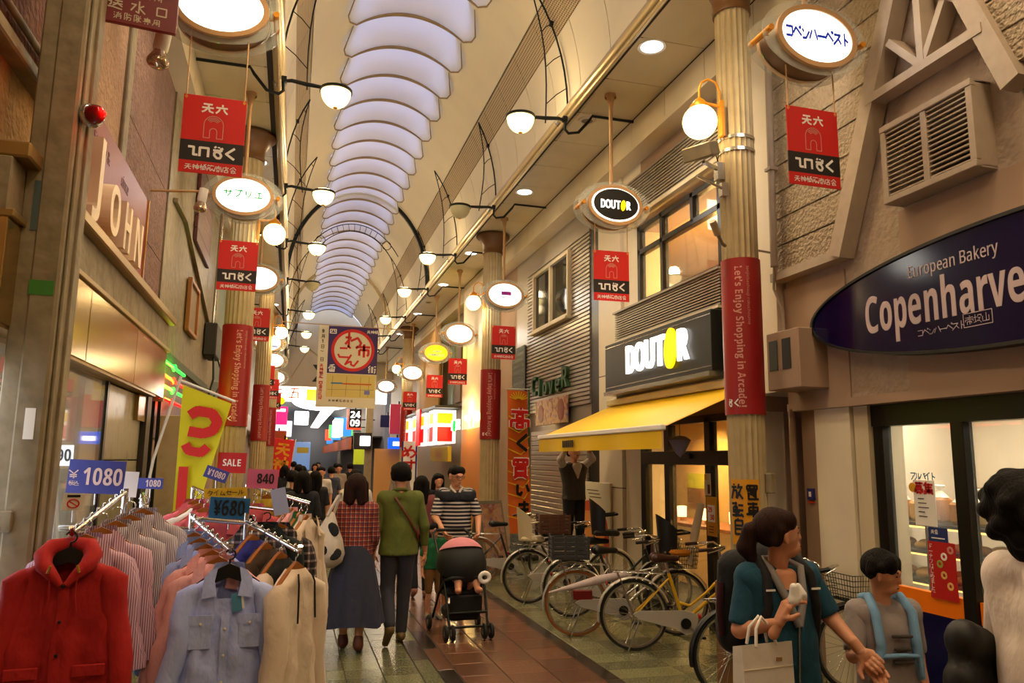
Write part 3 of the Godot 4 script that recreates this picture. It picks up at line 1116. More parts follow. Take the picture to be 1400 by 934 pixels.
	# speaker grilles in the soffit
	for q in [[3.64, -9.16, "near"], [3.66, -21.9, "far"]]:
		var t = thing("ceiling_speaker", "round beige ceiling speaker in the right soffit, the %s one" % q[2], "speaker", Vector3(q[0], SOFFIT, q[1]))
		var rb = MB.new()
		rb.lathe([Vector2(0.0, -0.012), Vector2(0.08, -0.012), Vector2(0.08, 0.0)], Transform3D(), 20)
		part(t, "grille", rb, mat(Color(0.45, 0.40, 0.32), 0.8))
		rb = MB.new()
		rb.lathe([Vector2(0.08, -0.02), Vector2(0.12, -0.012), Vector2(0.13, 0.0)], Transform3D(), 24)
		part(t, "ring", rb, M.cream)
	# globe lamps on the columns
	var gl = MB.new()
	gl.ball(Vector3.ZERO, Vector3(0.155, 0.155, 0.155), Basis(), 24, 16)
	var globe_mesh = gl.mesh()
	for q in [[Vector3(3.79, 4.83, -5.78), -1.0, "near right column beside the cafe window"], [Vector3(3.77, 4.93, -14.7), -1.0, "second right column beyond the cafe"], [Vector3(-0.80, 4.93, -11.0), 1.0, "nearest left column beside the oval signs"], [Vector3(-0.80, 4.93, -19.95), 1.0, "second left column"], [Vector3(3.77, 4.9, -26.45), -1.0, "far right column"]]:
		var s: float = q[1]
		var t = thing("globe_lamp", "glowing white globe lamp hooked on the " + q[2], "lamp", q[0] + Vector3(s * 0.40, 0, 0), 0.0, "globe lamps on the columns")
		part(t, "globe", globe_mesh, M.globe)
		var b = MB.new()
		b.lathe([Vector2(0.03, 0.22), Vector2(0.05, 0.2), Vector2(0.09, 0.15), Vector2(0.09, 0.13)], Transform3D(), 16)
		part(t, "cap", b, M.gold)
		b = MB.new()
		b.tube([Vector3(0, 0.2, 0), Vector3(0, 0.32, 0), Vector3(-s * 0.03, 0.39, 0), Vector3(-s * 0.10, 0.43, 0), Vector3(-s * 0.17, 0.41, 0), Vector3(-s * 0.21, 0.33, 0), Vector3(-s * 0.21, -0.08, 0)], 0.011, 7)
		b.tube([Vector3(0, 0.2, 0), Vector3(-s * 0.21, 0.18, 0)], 0.013, 7)
		b.box(Vector3(-s * 0.22, 0.06, 0), Vector3(0.03, 0.34, 0.07))
		part(t, "bracket", b, M.gold)
		omni(t, Vector3(s * 0.05, -0.24, 0.05), warm, 0.6, 0.12)


# ---------------------------------------------------------------- oval signs and red banners
func tenroku_banner(b_label: String, at: Vector3, lean := 0.0, rod := 0.47) -> Node3D:
	var t = thing("street_banner", b_label, "banner", at, lean, "red arcade banners under the oval signs")
	part(t, "cloth", bxm(Vector3.ZERO, Vector3(0.46, 0.63, 0.008), 0.002), M.banner_red)
	part(t, "black_stripe", bxm(Vector3(0, -0.135, 0), Vector3(0.461, 0.165, 0.0088)), M.banner_black)
	for f in [0, 1]:
		var xf = Transform3D(Basis(Vector3.UP, PI * f), Vector3.ZERO) * Transform3D(Basis(), Vector3(0, 0, 0.0058))
		if f == 1:
			continue
		var w = MB.new()
		jp_middle(w, "天六", 0.085, xf * Transform3D(Basis(), Vector3(0, 0.225, 0)), 0.16, 1.2)
		for k in 4:
			jp(w, ["て", "n", "ろ", "く"][k], 0.092, xf * Transform3D(Basis(), Vector3(-0.125 + 0.085 * k, -0.135, 0.0006)), 0.20)
		jp_middle(w, "天神橋筋商店会", 0.047, xf * Transform3D(Basis(), Vector3(0, -0.265, 0)), 0.11, 1.15)
		part(t, "lettering", w, M.print_white)
		w = MB.new()
		# the arch emblem
		for q in [[0.070, 1.0], [0.056, 0.0], [0.044, 0.0], [0.032, 0.0]]:
			var p = []
			for k in 13:
				var g = PI * k / 12.0 if q[1] > 0 else deg_to_rad(35.0 + 110.0 * k / 12.0)
				p.append(Vector2(cos(g) * q[0], 0.085 + sin(g) * q[0]))
			if q[1] > 0:
				p.push_front(Vector2(0.070, -0.025))
				p.append(Vector2(-0.070, -0.025))
				p.append(Vector2(-0.026, -0.025))
				p.append(Vector2(-0.026, 0.03))
				for k in 7:
					p.append(Vector2(-cos(PI * k / 6.0) * 0.026, 0.03 + sin(PI * k / 6.0) * 0.026))
				p.append(Vector2(0.026, -0.025))
				p.append(Vector2(0.070, -0.025))
			w.stroke(p, 0.006, xf)
		part(t, "arch_emblem", w, M.print_pink)
	var g = MB.new()
	for s in [-1.0, 1.0]:
		g.lathe([Vector2(0.004, -0.006), Vector2(0.012, -0.006), Vector2(0.012, 0.006), Vector2(0.004, 0.006)], Transform3D(Basis(Vector3.RIGHT, PI / 2), Vector3(s * 0.212, 0.295, 0)), 10)
		part(t, "hanging_rod", tube_mb([Vector3(s * 0.212, 0.28, 0), Vector3(s * 0.212, 0.295 + rod, 0)], 0.006, 6), M.pole)
	part(t, "eyelets", g, M.gold)
	return t


func oval_sign(label: String, at: Vector3, face: Material, turn := 0.0) -> Node3D:
	var t = thing("oval_sign", label, "sign", at, turn, "oval lightbox signs hung from the soffit")
	var o = oval(0.36, 0.255)
	var b = MB.new()
	b.extrude(oval(0.352, 0.247), 0.235, Transform3D(Basis(), Vector3(0, 0, -0.1175)), true)
	part(t, "drum", b, M.capital)
	for s in [1.0, -1.0]:
		b = MB.new()
		b.extrude(oval(0.325, 0.222), 0.012, Transform3D(Basis(Vector3.UP, 0.0 if s > 0 else PI), Vector3(0, 0, s * 0.113)))
		part(t, "light_face", b, face)
		b = MB.new()
		b.ring(o, oval(0.318, 0.215), 0.03, Transform3D(Basis(), Vector3(0, 0, 0.105 if s > 0 else -0.135)))
		part(t, "frame", b, M.pole)
		b = MB.new()
		b.ring(oval(0.47, 0.30), oval(0.361, 0.256), 0.008, Transform3D(Basis(), Vector3(0, 0, s * 0.10 - 0.004)))
		part(t, "acrylic_halo", b, M.acrylic)
		var al = AreaLight3D.new()
		al.name = "light"
		al.area_size = Vector2(0.6, 0.4)
		al.light_color = face.emission
		al.light_energy = 0.35
		al.shadow_enabled = true
		al.position = Vector3(0, 0, s * 0.16)
		al.rotation.y = PI if s > 0 else 0.0
		t.add_child(al, true)
	for s in [-1.0, 1.0]:
		b = MB.new()
		b.tube([Vector3(s * 0.415, 0.0, -0.14), Vector3(s * 0.415, 0, 0.14)], 0.024, 12)
		b.tube([Vector3(s * 0.33, 0.02, 0), Vector3(s * 0.415, 0.02, 0)], 0.008, 6)
		part(t, "brass_pin", b, M.gold)
	b = MB.new()
	b.tube([Vector3(0, 0.24, 0), Vector3(0, SOFFIT - at.y - 0.12, 0)], 0.024, 10)
	b.lathe([Vector2(0.025, -0.16), Vector2(0.03, -0.14), Vector2(0.055, 0.0), Vector2(0.055, 0.0)], Transform3D(Basis(), Vector3(0, SOFFIT - at.y - 0.02, 0)), 14)
	b.lathe([Vector2(0.075, -0.02), Vector2(0.075, 0.02)], Transform3D(Basis(), Vector3(0, SOFFIT - at.y - 0.02, 0)), 14)
	part(t, "hanging_pole", b, M.pole)
	return t


func build_signs() -> void:
	var blue = glow(Color(0.01, 0.16, 0.62), 0.5)
	var green = glow(Color(0.03, 0.60, 0.30), 0.6)
	var t = oval_sign("oval lit sign with blue katakana hanging in front of the bakery", Vector3(3.72, 5.04, -4.70), M.sign_white)
	var w = MB.new()
	jp_middle(w, "コペンハーベスト", 0.080, Transform3D(Basis.from_scale(Vector3(0.9, 1.4, 1)), Vector3(0, 0.01, 0.128)), 0.20, 1.0)
	part(t, "lettering", w, blue)
	tenroku_banner("red banner with white lettering hanging in front of the bakery stucco wall", Vector3(3.73, 4.19, -4.70))
	t = oval_sign("black oval lit sign with white lettering in front of the cafe", Vector3(3.66, 4.90, -8.40), M.sign_white)
	var bf = MB.new()
	bf.extrude(oval(0.295, 0.197), 0.006, Transform3D(Basis(), Vector3(0.008, 0.008, 0.122)))
	part(t, "black_field", bf, M.black)
	cafe_word(t, 0.105, Vector3(0, 0.0, 0.13), 0.0, 0.40, 0.004)
	tenroku_banner("red banner with white lettering in front of the pale cafe pillar", Vector3(3.66, 4.04, -8.42), -0.05)
	t = oval_sign("white oval lit sign with a purple patch beside the steel-clad building", Vector3(3.70, 4.86, -13.6), M.sign_white)
	part(t, "purple_patch", bxm(Vector3(0.02, 0.03, 0.127), Vector3(0.19, 0.07, 0.004)), mat(Color(0.62, 0.06, 0.62), 0.6))
	part(t, "small_print", bxm(Vector3(-0.02, -0.05, 0.127), Vector3(0.09, 0.012, 0.004)), M.black)
	tenroku_banner("red banner in front of the second right column", Vector3(3.73, 3.98, -13.65))
	oval_sign("blank white oval lit sign, third along the right side after the cafe", Vector3(3.75, 4.80, -17.9), M.sign_white)
	tenroku_banner("red banner left of the second right column, above the striped polo shirt", Vector3(3.75, 3.9, -17.9))
	t = oval_sign("bright yellow oval lit sign on the right side", Vector3(3.75, 4.75, -21.0), M.sign_yellow)
	w = MB.new()
	jp_middle(w, "天神橋店", 0.06, Transform3D(Basis(), Vector3(0.03, 0.04, 0.128)), 0.12)
	jp_middle(w, "天神橋商店会", 0.07, Transform3D(Basis(), Vector3(0, -0.06, 0.128)), 0.12)
	part(t, "lettering", w, blue)
	tenroku_banner("orange-red banner in front of the ribbed beige wall on the right", Vector3(3.75, 3.82, -21.0))
	t = oval_sign("white oval lit sign with the small dark arcade logo", Vector3(3.80, 4.69, -25.7), M.sign_white)
	w = MB.new()
	for k in 4:
		jp(w, ["て", "n", "ろ", "く"][k], 0.085, Transform3D(Basis(), Vector3(-0.15 + 0.10 * k, 0, 0.128)), 0.16)
	part(t, "lettering", w, M.joint)
	tenroku_banner("farthest red banner on the right side, beside the far column", Vector3(3.75, 3.74, -25.65))
	# left side
	oval_sign("large blank white oval lit sign cut off by the top edge of the picture", Vector3(-0.72, 5.30, -6.08), M.sign_white)
	tenroku_banner("nearest red banner on the left side, in front of the mauve wall", Vector3(-0.715, 4.24, -6.00), 0.0, 0.60)
	t = oval_sign("white oval lit sign with green katakana on the left side", Vector3(-0.745, 4.99, -9.73), M.sign_white)
	w = MB.new()
	jp_middle(w, "サブリエ", 0.10, Transform3D(Basis(), Vector3(0.0, 0.02, 0.128)), 0.14, 1.2)
	part(t, "lettering", w, green)
	tenroku_banner("second red banner on the left, hanging in front of the fluted column", Vector3(-0.765, 4.13, -9.76))
	oval_sign("blank white oval lit sign half hidden behind the second left banner", Vector3(-0.75, 5.08, -14.7), M.sign_white)
	tenroku_banner("third red banner on the left, half hidden by the fluted column", Vector3(-0.75, 4.24, -14.74))
	t = oval_sign("white oval lit sign with a blue stripe on the left side", Vector3(-0.745, 4.81, -21.1), M.sign_white)
	part(t, "blue_stripe", bxm(Vector3(0, -0.10, 0.127), Vector3(0.50, 0.035, 0.004)), blue)
	lettering(t, "lettering", "HUMI", 0.05, blue, Vector3(0.05, 0.13, 0.127))
	tenroku_banner("fourth red banner along the left side of the street", Vector3(-0.77, 3.9, -21.1))
	oval_sign("blank white oval lit sign, fifth along the left side", Vector3(-0.72, 4.85, -25.3), M.sign_white)
	tenroku_banner("fifth red banner along the left side of the street", Vector3(-0.72, 3.95, -25.3))
	oval_sign("farthest white oval lit sign on the left side", Vector3(-0.72, 4.8, -30.2), M.sign_white)
	tenroku_banner("farthest red banner on the left side of the street", Vector3(-0.72, 3.9, -30.2))
	oval_sign("farthest white oval lit sign on the right side", Vector3(3.6, 4.75, -31.5), M.sign_white)
	big_banner()


func cafe_word(parent: Node, h: float, at: Vector3, turn: float, wide: float, depth: float) -> void:
	# six fat letters, the fifth a yellow bean
	var bs = Basis(Vector3.UP, turn)
	var pitch = wide / 6.0
	var m: Material = M.letters_lit
	for k in 6:
		var p = at + bs * Vector3((k - 2.5) * pitch, 0, 0)
		if k == 4:
			var b = MB.new()
			b.extrude(oval(pitch * 0.48, h * 0.66, 20), depth * 1.2, Transform3D(bs * Basis(Vector3.BACK, -0.12), p))
			part(parent, "bean", b, M.bean_lit)
		else:
			lettering(parent, "letter", "DOUT?R"[k], h, m, p + bs * Vector3(0, 0, depth * 0.5), turn, pitch * 1.12 / (h * 0.98) if k != 3 else pitch * 1.2 / (h * 0.9), true, depth)


func big_banner() -> void:
	var t = thing("event_banner", "large banner with a red circle on purple above a street map", "banner", Vector3(1.45, 4.46, -22.75))
	part(t, "sheet", bxm(Vector3.ZERO, Vector3(1.72, 2.40, 0.012), 0.002), M.cream_print)
	part(t, "purple_field", bxm(Vector3(0.14, 0.50, 0.004), Vector3(1.44, 1.40, 0.012)), mat(Color(0.20, 0.07, 0.36), 0.6))
	var b = MB.new()
	b.extrude(oval(0.62, 0.62), 0.004, Transform3D(Basis(), Vector3(0.14, 0.50, 0.009)))
	part(t, "cream_disc", b, M.cream_print)
	b = MB.new()
	b.ring(oval(0.63, 0.63), oval(0.54, 0.54), 0.004, Transform3D(Basis(), Vector3(0.14, 0.50, 0.012)))
	part(t, "red_circle", b, M.banner_red)
	b = MB.new()
	var z = 0.0145
	jp(b, "わ", 0.46, Transform3D(Basis(), Vector3(0.14, 0.80, z)), 0.15)
	jp(b, "ご", 0.40, Transform3D(Basis(), Vector3(-0.13, 0.44, z)), 0.14)
	jp(b, "ん", 0.38, Transform3D(Basis(), Vector3(0.12, 0.22, z)), 0.15)
	jp(b, "市", 0.40, Transform3D(Basis(), Vector3(0.44, 0.50, z)), 0.18)
	jp(b, "天神橋筋", 0.10, Transform3D(Basis(), Vector3(-0.74, 0.02, z)), 0.16, true)
	jp(b, "四番街広場", 0.10, Transform3D(Basis(), Vector3(-0.74, -0.48, z)), 0.16, true)
	part(t, "red_lettering", b, M.banner_red)
	b = MB.new()
	jp(b, "四", 0.17, Transform3D(Basis(), Vector3(-0.45, 1.05, z)), 0.15)
	jp(b, "番", 0.20, Transform3D(Basis(), Vector3(-0.45, -0.05, z)), 0.13)
	jp(b, "街", 0.22, Transform3D(Basis(), Vector3(0.72, -0.05, z)), 0.13)
	jp(b, "天神橋", 0.10, Transform3D(Basis(), Vector3(0.58, 1.08, z)), 0.13)
	part(t, "white_lettering", b, M.print_white)
	b = MB.new()
	jp(b, "月", 0.11, Transform3D(Basis(), Vector3(-0.74, 0.88, z)), 0.13)
	jp(b, "日", 0.11, Transform3D(Basis(), Vector3(-0.74, 0.58, z)), 0.13)
	jp(b, "～", 0.10, Transform3D(Basis(), Vector3(-0.74, 0.44, z)), 0.13)
	jp(b, "日", 0.11, Transform3D(Basis(), Vector3(-0.74, 0.20, z)), 0.13)
	jp_middle(b, "天神橋筋商店会", 0.07, Transform3D(Basis(), Vector3(-0.15, -1.00, z)), 0.14, 1.5)
	part(t, "black_lettering", b, M.joint)
	lettering(t, "numeral", "9", 0.10, M.joint, Vector3(-0.74, 1.03, z))
	lettering(t, "numeral", "1", 0.10, M.joint, Vector3(-0.74, 0.73, z))
	part(t, "map_field", bxm(Vector3(0.12, -0.56, 0.004), Vector3(1.40, 0.68, 0.012)), mat(Color(0.80, 0.72, 0.42), 0.7))
	b = MB.new()
	for q in [[-0.5, 0.0], [-0.1, 0.0], [0.3, 0.02], [0.55, 0.0]]:
		b.stroke([Vector2(q[0] + 0.1, -0.28), Vector2(q[0] + q[1] + 0.08, -0.88)], 0.012, Transform3D(Basis(), Vector3(0, 0, 0.011)))
	b.stroke([Vector2(-0.55, -0.68), Vector2(0.8, -0.66)], 0.012, Transform3D(Basis(), Vector3(0, 0, 0.011)))
	part(t, "map_streets", b, mat(Color(0.50, 0.46, 0.34), 0.7))
	part(t, "blue_line", bxm(Vector3(-0.28, -0.49, 0.012), Vector3(0.34, 0.04, 0.004)), mat(Color(0.2, 0.45, 0.68), 0.7))
	part(t, "orange_line", bxm(Vector3(0.30, -0.50, 0.012), Vector3(0.84, 0.04, 0.004)), mat(Color(0.75, 0.32, 0.10), 0.7))
	part(t, "blue_mark", bxm(Vector3(0.60, -0.74, 0.012), Vector3(0.16, 0.12, 0.004)), mat(Color(0.45, 0.45, 0.72), 0.7))
	b = MB.new()
	b.tube([Vector3(-1.9, 1.24, 0), Vector3(1.9, 1.20, 0)], 0.014, 8)
	part(t, "hanging_bar", b, M.pole)
	for s in [-1.0, 1.0]:
		part(t, "wire", tube_mb([Vector3(s * 1.84, 1.22, 0), Vector3(s * 1.84, 1.95, 0)], 0.008, 6), M.pole)


# ---------------------------------------------------------------- left shop fronts
func side(x: float, z0: float, z1: float, y0: float, y1: float, deep: float, e := 0.0) -> MB:
	# a slab standing on a side wall: from x inwards (deep > 0) or outwards
	return span(Vector3(x, y0, z0), Vector3(x + deep, y1, z1), e)


func build_left_facade() -> void:
	var wl = get_node("wall_left")
	part(wl, "brown_stucco", side(-1.55, 4.0, -5.05, 3.85, 6.3, 0.04), M.brown_stucco)
	part(wl, "ochre_stucco", side(-1.55, 4.0, -5.05, 3.32, 3.76, 0.06), M.ochre_stucco)
	part(wl, "upper_rail", side(-1.55, 4.0, -5.1, 3.80, 3.86, 0.12, 0.01), M.old_paint)
	part(wl, "lower_rail", side(-1.55, 4.0, -5.1, 3.74, 3.78, 0.15, 0.01), M.old_paint)
	part(wl, "conduit", tube_mb([Vector3(-1.48, 4.0, -3.2), Vector3(-1.48, 4.02, -4.7), Vector3(-1.46, 3.98, -4.9)], 0.02), M.old_paint)
	part(wl, "rose_stucco", side(-1.55, -5.05, -6.62, 3.2, 6.3, 0.04), M.rose)
	part(wl, "corner_trim", side(-1.55, -6.62, -6.80, 3.2, 6.3, 0.07, 0.01), M.old_paint)
	part(wl, "mauve_stucco", side(-1.55, -6.80, -7.9, 4.72, 6.3, 0.04), M.mauve)
	part(wl, "mauve_stucco", side(-1.55, -7.91, -9.0, 4.72, 6.3, 0.04), M.mauve)
	part(wl, "mauve_stucco", side(-1.55, -6.80, -9.0, 3.92, 4.71, 0.04), M.mauve)
	part(wl, "mauve_stucco", side(-1.55, -6.80, -9.0, 3.2, 3.91, 0.04), M.mauve)
	part(wl, "cream_stucco", side(-1.55, -9.0, -15.2, 3.0, 6.3, 0.06), M.old_paint)
	part(wl, "green_lintel", side(-1.55, -9.0, -14.2, 2.92, 3.02, 0.08), mat(Color(0.20, 0.26, 0.08), 0.6))
	part(wl, "neon_wall", side(-1.55, -9.0, -12.6, 2.0, 2.92, 0.02), mat(Color(0.38, 0.22, 0.15), 0.5))
	# mouldings on the cream wall
	var b = MB.new()
	b.bar(Vector3(-1.46, 4.75, -9.3), Vector3(-1.46, 4.78, -10.2), 0.05, 0.05)
	b.bar(Vector3(-1.46, 4.78, -10.2), Vector3(-1.46, 4.0, -13.6), 0.05, 0.05)
	part(wl, "moulding", b, M.old_paint)
	var sh = thing("wall_shutter", "dark red-brown shutter panel high on the cream left wall", "shutter", Vector3(-1.46, 4.78, -12.0))
	for k in 8:
		part(sh, "board", bxm(Vector3(0, 0.1 + k * 0.19, 0), Vector3(0.05, 0.184, 1.7), 0.006), mat(Color(0.34, 0.12, 0.07), 0.5))
	var nf = thing("notice_frame", "narrow wooden notice frame on the cream left wall", "frame", Vector3(-1.47, 3.50, -11.4))
	part(nf, "backing", bxm(Vector3(0, 0.34, 0), Vector3(0.03, 0.66, 0.84)), mat(Color(0.50, 0.40, 0.24), 0.6))
	for q in [[Vector3(0.02, 0.0, 0), Vector3(0.06, 0.06, 0.92)], [Vector3(0.02, 0.68, 0), Vector3(0.06, 0.06, 0.92)], [Vector3(0.02, 0.34, 0.45), Vector3(0.06, 0.70, 0.06)], [Vector3(0.02, 0.34, -0.45), Vector3(0.06, 0.70, 0.06)]]:
		part(nf, "frame_bar", bxm(q[0], q[1], 0.008), mat(Color(0.62, 0.38, 0.14), 0.5))
	var me = thing("meter_box", "dark brown electric meter box with hanging cables on the left wall", "meter box", Vector3(-1.38, 3.45, -13.6))
	part(me, "box", bxm(Vector3(0, 0.25, 0), Vector3(0.2, 0.55, 0.8), 0.02), mat(Color(0.12, 0.09, 0.06), 0.6))
	part(me, "cable", tube_mb([Vector3(0.05, 0, 0.2), Vector3(0.08, -0.4, 0.25), Vector3(0.0, -0.8, 0.3), Vector3(-0.05, -0.9, 0.5)], 0.018), M.black)
	part(me, "cable", tube_mb([Vector3(0.08, 0, -0.2), Vector3(0.2, -0.35, -0.2), Vector3(0.08, -0.7, 0.1)], 0.014), M.black)
	part(me, "pipe", tube_mb([Vector3(0.0, 0.5, 0.1), Vector3(0.02, 2.6, 0.1)], 0.03), M.steel)
	# neon tubes
	var nt = thing("neon_light", "green and red neon tubes on the brown wall above the beige board", "light", Vector3(-1.50, 2.0, -10.1))
	for q in [[0.86, 1, 0.9], [0.70, 0, 0.95], [0.58, 1, 0.9], [0.44, 0, 1.1]]:
		var gm = M.neon_green if q[1] == 1 else M.neon_red
		part(nt, "tube", tube_mb([Vector3(0.06, q[0], q[2]), Vector3(0.06, q[0], 0.12), Vector3(0.06, q[0] - 0.03, 0.04), Vector3(0.06, q[0] + 0.03, -0.02), Vector3(0.06, q[0], -0.08), Vector3(0.06, q[0], -q[2])], 0.02), gm)
		omni(nt, Vector3(0.14, q[0], 0), gm.emission, 0.12, 0.1)
	# far left fronts: plain units of differing tone
	var k = 0
	for q in [[-15.2, -19.0, Color(0.36, 0.40, 0.36), 3.2], [-19.0, -24.0, Color(0.55, 0.46, 0.34), 2.9], [-24.0, -30.0, Color(0.50, 0.44, 0.40), 3.1], [-30.0, -37.0, Color(0.60, 0.56, 0.50), 2.8]]:
		part(wl, "upper_front", side(-1.55, q[0], q[1] + 0.02, q[3], 6.2, 0.05), mat(q[2], 0.6))
		part(wl, "shop_fascia", side(-1.55, q[0], q[1] + 0.02, q[3] - 0.5, q[3], 0.25, 0.02), mat(q[2].lightened(0.3), 0.4))
		k += 1
	# the steel post at the left edge
	var po = thing("steel_post", "scuffed beige steel post at the left edge with green tape", "post", Vector3(-1.255, 0, -4.3))
	part(po, "web", bxm(Vector3(0.03, 3.2, 0.0), Vector3(0.13, 6.4, 0.24), 0.012), M.old_paint)
	part(po, "flange", bxm(Vector3(-0.065, 3.2, 0.035), Vector3(0.085, 6.4, 0.15), 0.008), M.old_paint)
	part(po, "ridge", bxm(Vector3(0.103, 3.2, -0.03), Vector3(0.014, 6.4, 0.20), 0.004), M.old_paint)
	part(po, "ridge", bxm(Vector3(0.115, 3.2, -0.06), Vector3(0.02, 6.4, 0.10), 0.004), M.old_paint)
	part(po, "green_tape", bxm(Vector3(0.022, 2.60, 0.121), Vector3(0.11, 0.075, 0.002)), mat(Color(0.22, 0.48, 0.16), 0.5))
	part(po, "grey_plate", bxm(Vector3(-0.045, 3.02, 0.112), Vector3(0.03, 0.26, 0.004)), mat(Color(0.28, 0.34, 0.34), 0.5))
	part(po, "sticker", bxm(Vector3(0.035, 1.93, 0.121), Vector3(0.045, 0.15, 0.002)), M.print_white)
	part(po, "hasp", bxm(Vector3(-0.03, 1.47, 0.118), Vector3(0.08, 0.10, 0.03), 0.006), M.old_paint)
	var ch = thing("chain", "steel chain hanging from the hasp on the left post", "chain", Vector3(-1.29, 1.44, -4.13))
	for j in 22:
		var lk = MB.new()
		var ring = []
		for s in 8:
			ring.append(Vector3(cos(TAU * s / 8) * 0.010, sin(TAU * s / 8) * 0.019, 0))
		lk.tube(ring, 0.0042, 5, false, true)
		part(ch, "link", lk, M.steel, Vector3(sin(j * 0.9) * 0.003, -j * 0.029, 0), Basis(Vector3.UP, PI * 0.5 * (j % 2) + 0.3))
	# red alarm lamp on the post
	var al = thing("alarm_lamp", "red dome fire alarm lamp on the left post", "light", Vector3(-1.115, 3.55, -4.25), PI * 0.25)
	var d = MB.new()
	d.lathe([Vector2(0.065, 0.0), Vector2(0.06, 0.025), Vector2(0.05, 0.03)], Transform3D(Basis(Vector3.RIGHT, PI / 2), Vector3.ZERO), 20)
	part(al, "base_ring", d, M.steel)
	d = MB.new()
	d.ball(Vector3(0, 0, 0.03), Vector3(0.052, 0.052, 0.075), Basis(), 18, 10)
	part(al, "red_dome", d, M.red_glass)
	d = MB.new()
	d.ball(Vector3(0.01, 0, 0.085), Vector3(0.02, 0.02, 0.022), Basis(), 10, 6)
	part(al, "bulb", d, M.red_bulb)
	omni(al, Vector3(0.02, 0, 0.14), Color(1, 0.05, 0.03), 0.03, 0.03)
	# the hydrant sign with white lettering
	var rs = thing("hydrant_sign", "dark red sign with white Japanese lettering at the top left", "sign", Vector3(-1.0, 4.55, -4.55), 0.12)
	part(rs, "plate", bxm(Vector3.ZERO, Vector3(0.42, 0.60, 0.03), 0.005), mat(Color(0.45, 0.02, 0.03), 0.4))
	var w = MB.new()
	jp_middle(w, "はしご梯子", 0.075, Transform3D(Basis(), Vector3(0, -0.02, 0.017)), 0.11, 1.05)
	jp_middle(w, "消防隊専用", 0.042, Transform3D(Basis(), Vector3(0, -0.10, 0.017)), 0.10, 1.2)
	jp_middle(w, "送水口", 0.075, Transform3D(Basis(), Vector3(0, -0.18, 0.017)), 0.11, 1.6)
	jp_middle(w, "消防隊専用", 0.042, Transform3D(Basis(), Vector3(0, -0.255, 0.017)), 0.10, 1.2)
	part(rs, "lettering", w, mat(Color(0.80, 0.74, 0.62), 0.6))
	part(rs, "bracket", tube_mb([Vector3(-0.10, 0.2, -0.02), Vector3(-0.30, 0.2, 0.02)], 0.02), M.steel)
	for q in [["lamp_holder", Vector3(-0.90, 4.16, -4.70), "bare silver reflector bulb in a white holder under the red sign"], ["lamp_holder", Vector3(-1.02, 4.30, -8.0), "small silver flood bulb on a thin arm beside the nearest left banner"]]:
		var t = thing(q[0], q[2], "lamp", q[1])
		var bt = Basis(Vector3.BACK, -0.12)
		d = MB.new()
		d.lathe([Vector2(0.0, 0.18), Vector2(0.045, 0.18), Vector2(0.045, 0.06), Vector2(0.036, 0.03)], Transform3D(bt, Vector3.ZERO), 16)
		part(t, "socket", d, M.white_paint)
		d = MB.new()
		d.lathe([Vector2(0.03, 0.06), Vector2(0.045, 0.02), Vector2(0.064, -0.025), Vector2(0.062, -0.045), Vector2(0.045, -0.06), Vector2(0.0, -0.068)], Transform3D(bt, Vector3.ZERO), 20)
		part(t, "bulb", d, M.bulb_glass)
		if q[1].z < -6:
			part(t, "arm", tube_mb([Vector3(0, 0.15, 0), Vector3(-0.50, 0.14, -0.1)], 0.014), M.pole)
		else:
			part(t, "arm", tube_mb([Vector3(0.03, 0.18, 0), Vector3(0.03, 0.23, 0.0), Vector3(0, 0.25, 0.13)], 0.014), M.pole)
	# the shop sign with raised letters
	var sg = thing("shop_sign", "glossy red shop sign with four thick cream letters", "sign", Vector3(-1.5, 3.28, -6.4))
	part(sg, "panel", bxm(Vector3(0.02, 0.47, 0.0), Vector3(0.04, 0.94, 2.7), 0.004), M.sign_red)
	part(sg, "edge_strip", bxm(Vector3(0.03, 0.47, -1.36), Vector3(0.05, 0.95, 0.02)), M.brass)
	for j in 4:
		lettering(sg, "letter", "JOHN"[j], 0.37 if j > 0 else 0.46, M.letter_cream, Vector3(0.10, 0.29 + [0.12, 0, 0, 0][j], 0.83 - [0.0, 0.47, 0.93, 1.38][j]), PI / 2, 0.95 if j != 2 else 0.85, true, 0.10)
	for j in 2:
		lettering(sg, "script", ["Supply &", "since"][j], 0.10, mat(Color(0.42, 0.10, 0.08), 0.5), Vector3(0.043, 0.74, 0.45 - 0.8 * j), PI / 2, 0.9, false, 0.002)
	# ledge, band, mirror fascia and the window below it
	var fa = thing("shop_fascia", "gold mirror-finish fascia and ledge over the clothes shop window", "fascia", Vector3(-1.55, 2.38, -6.9))
	part(fa, "ledge", side(0, 2.9, -2.05, 0.82, 0.90, 0.26, 0.01), M.brass_dull)
	part(fa, "band", side(0, 2.9, -2.05, 0.55, 0.82, 0.19, 0.006), M.old_paint)
	part(fa, "lip", side(0, 2.9, -2.05, 0.52, 0.56, 0.22, 0.006), M.brass_dull)
	for j in 3:
		part(fa, "mirror_panel", side(0, 2.9 - 1.62 * j, 2.9 - 1.62 * (j + 1) + 0.012, 0.02, 0.52, 0.20, 0.004), M.gold_mirror)
	part(fa, "bottom_plate", side(0, 2.9, -1.55, 0.0, 0.02, 0.19), M.brass_dull)
	var wf = thing("shop_window", "bright shop window of the clothes shop behind the left post", "window", Vector3(-1.55, 0, -6.0))
	part(wf, "frame", side(0, -0.86, -0.80, 0, 2.38, 0.10), M.black_frame)
	part(wf, "lit_curtain", side(-0.02, 2.6, -0.80, 0.3, 2.38, 0.03), M.curtain)
	part(wf, "glass", side(0.08, 2.6, -0.80, 0.3, 2.38, 0.008), M.glass)
	part(wf, "white_reveal", side(0, -0.30, -0.80, 0, 2.38, 0.05), M.white_paint)
	var lw = AreaLight3D.new()
	lw.name = "light"
	lw.area_size = Vector2(2.2, 1.4)
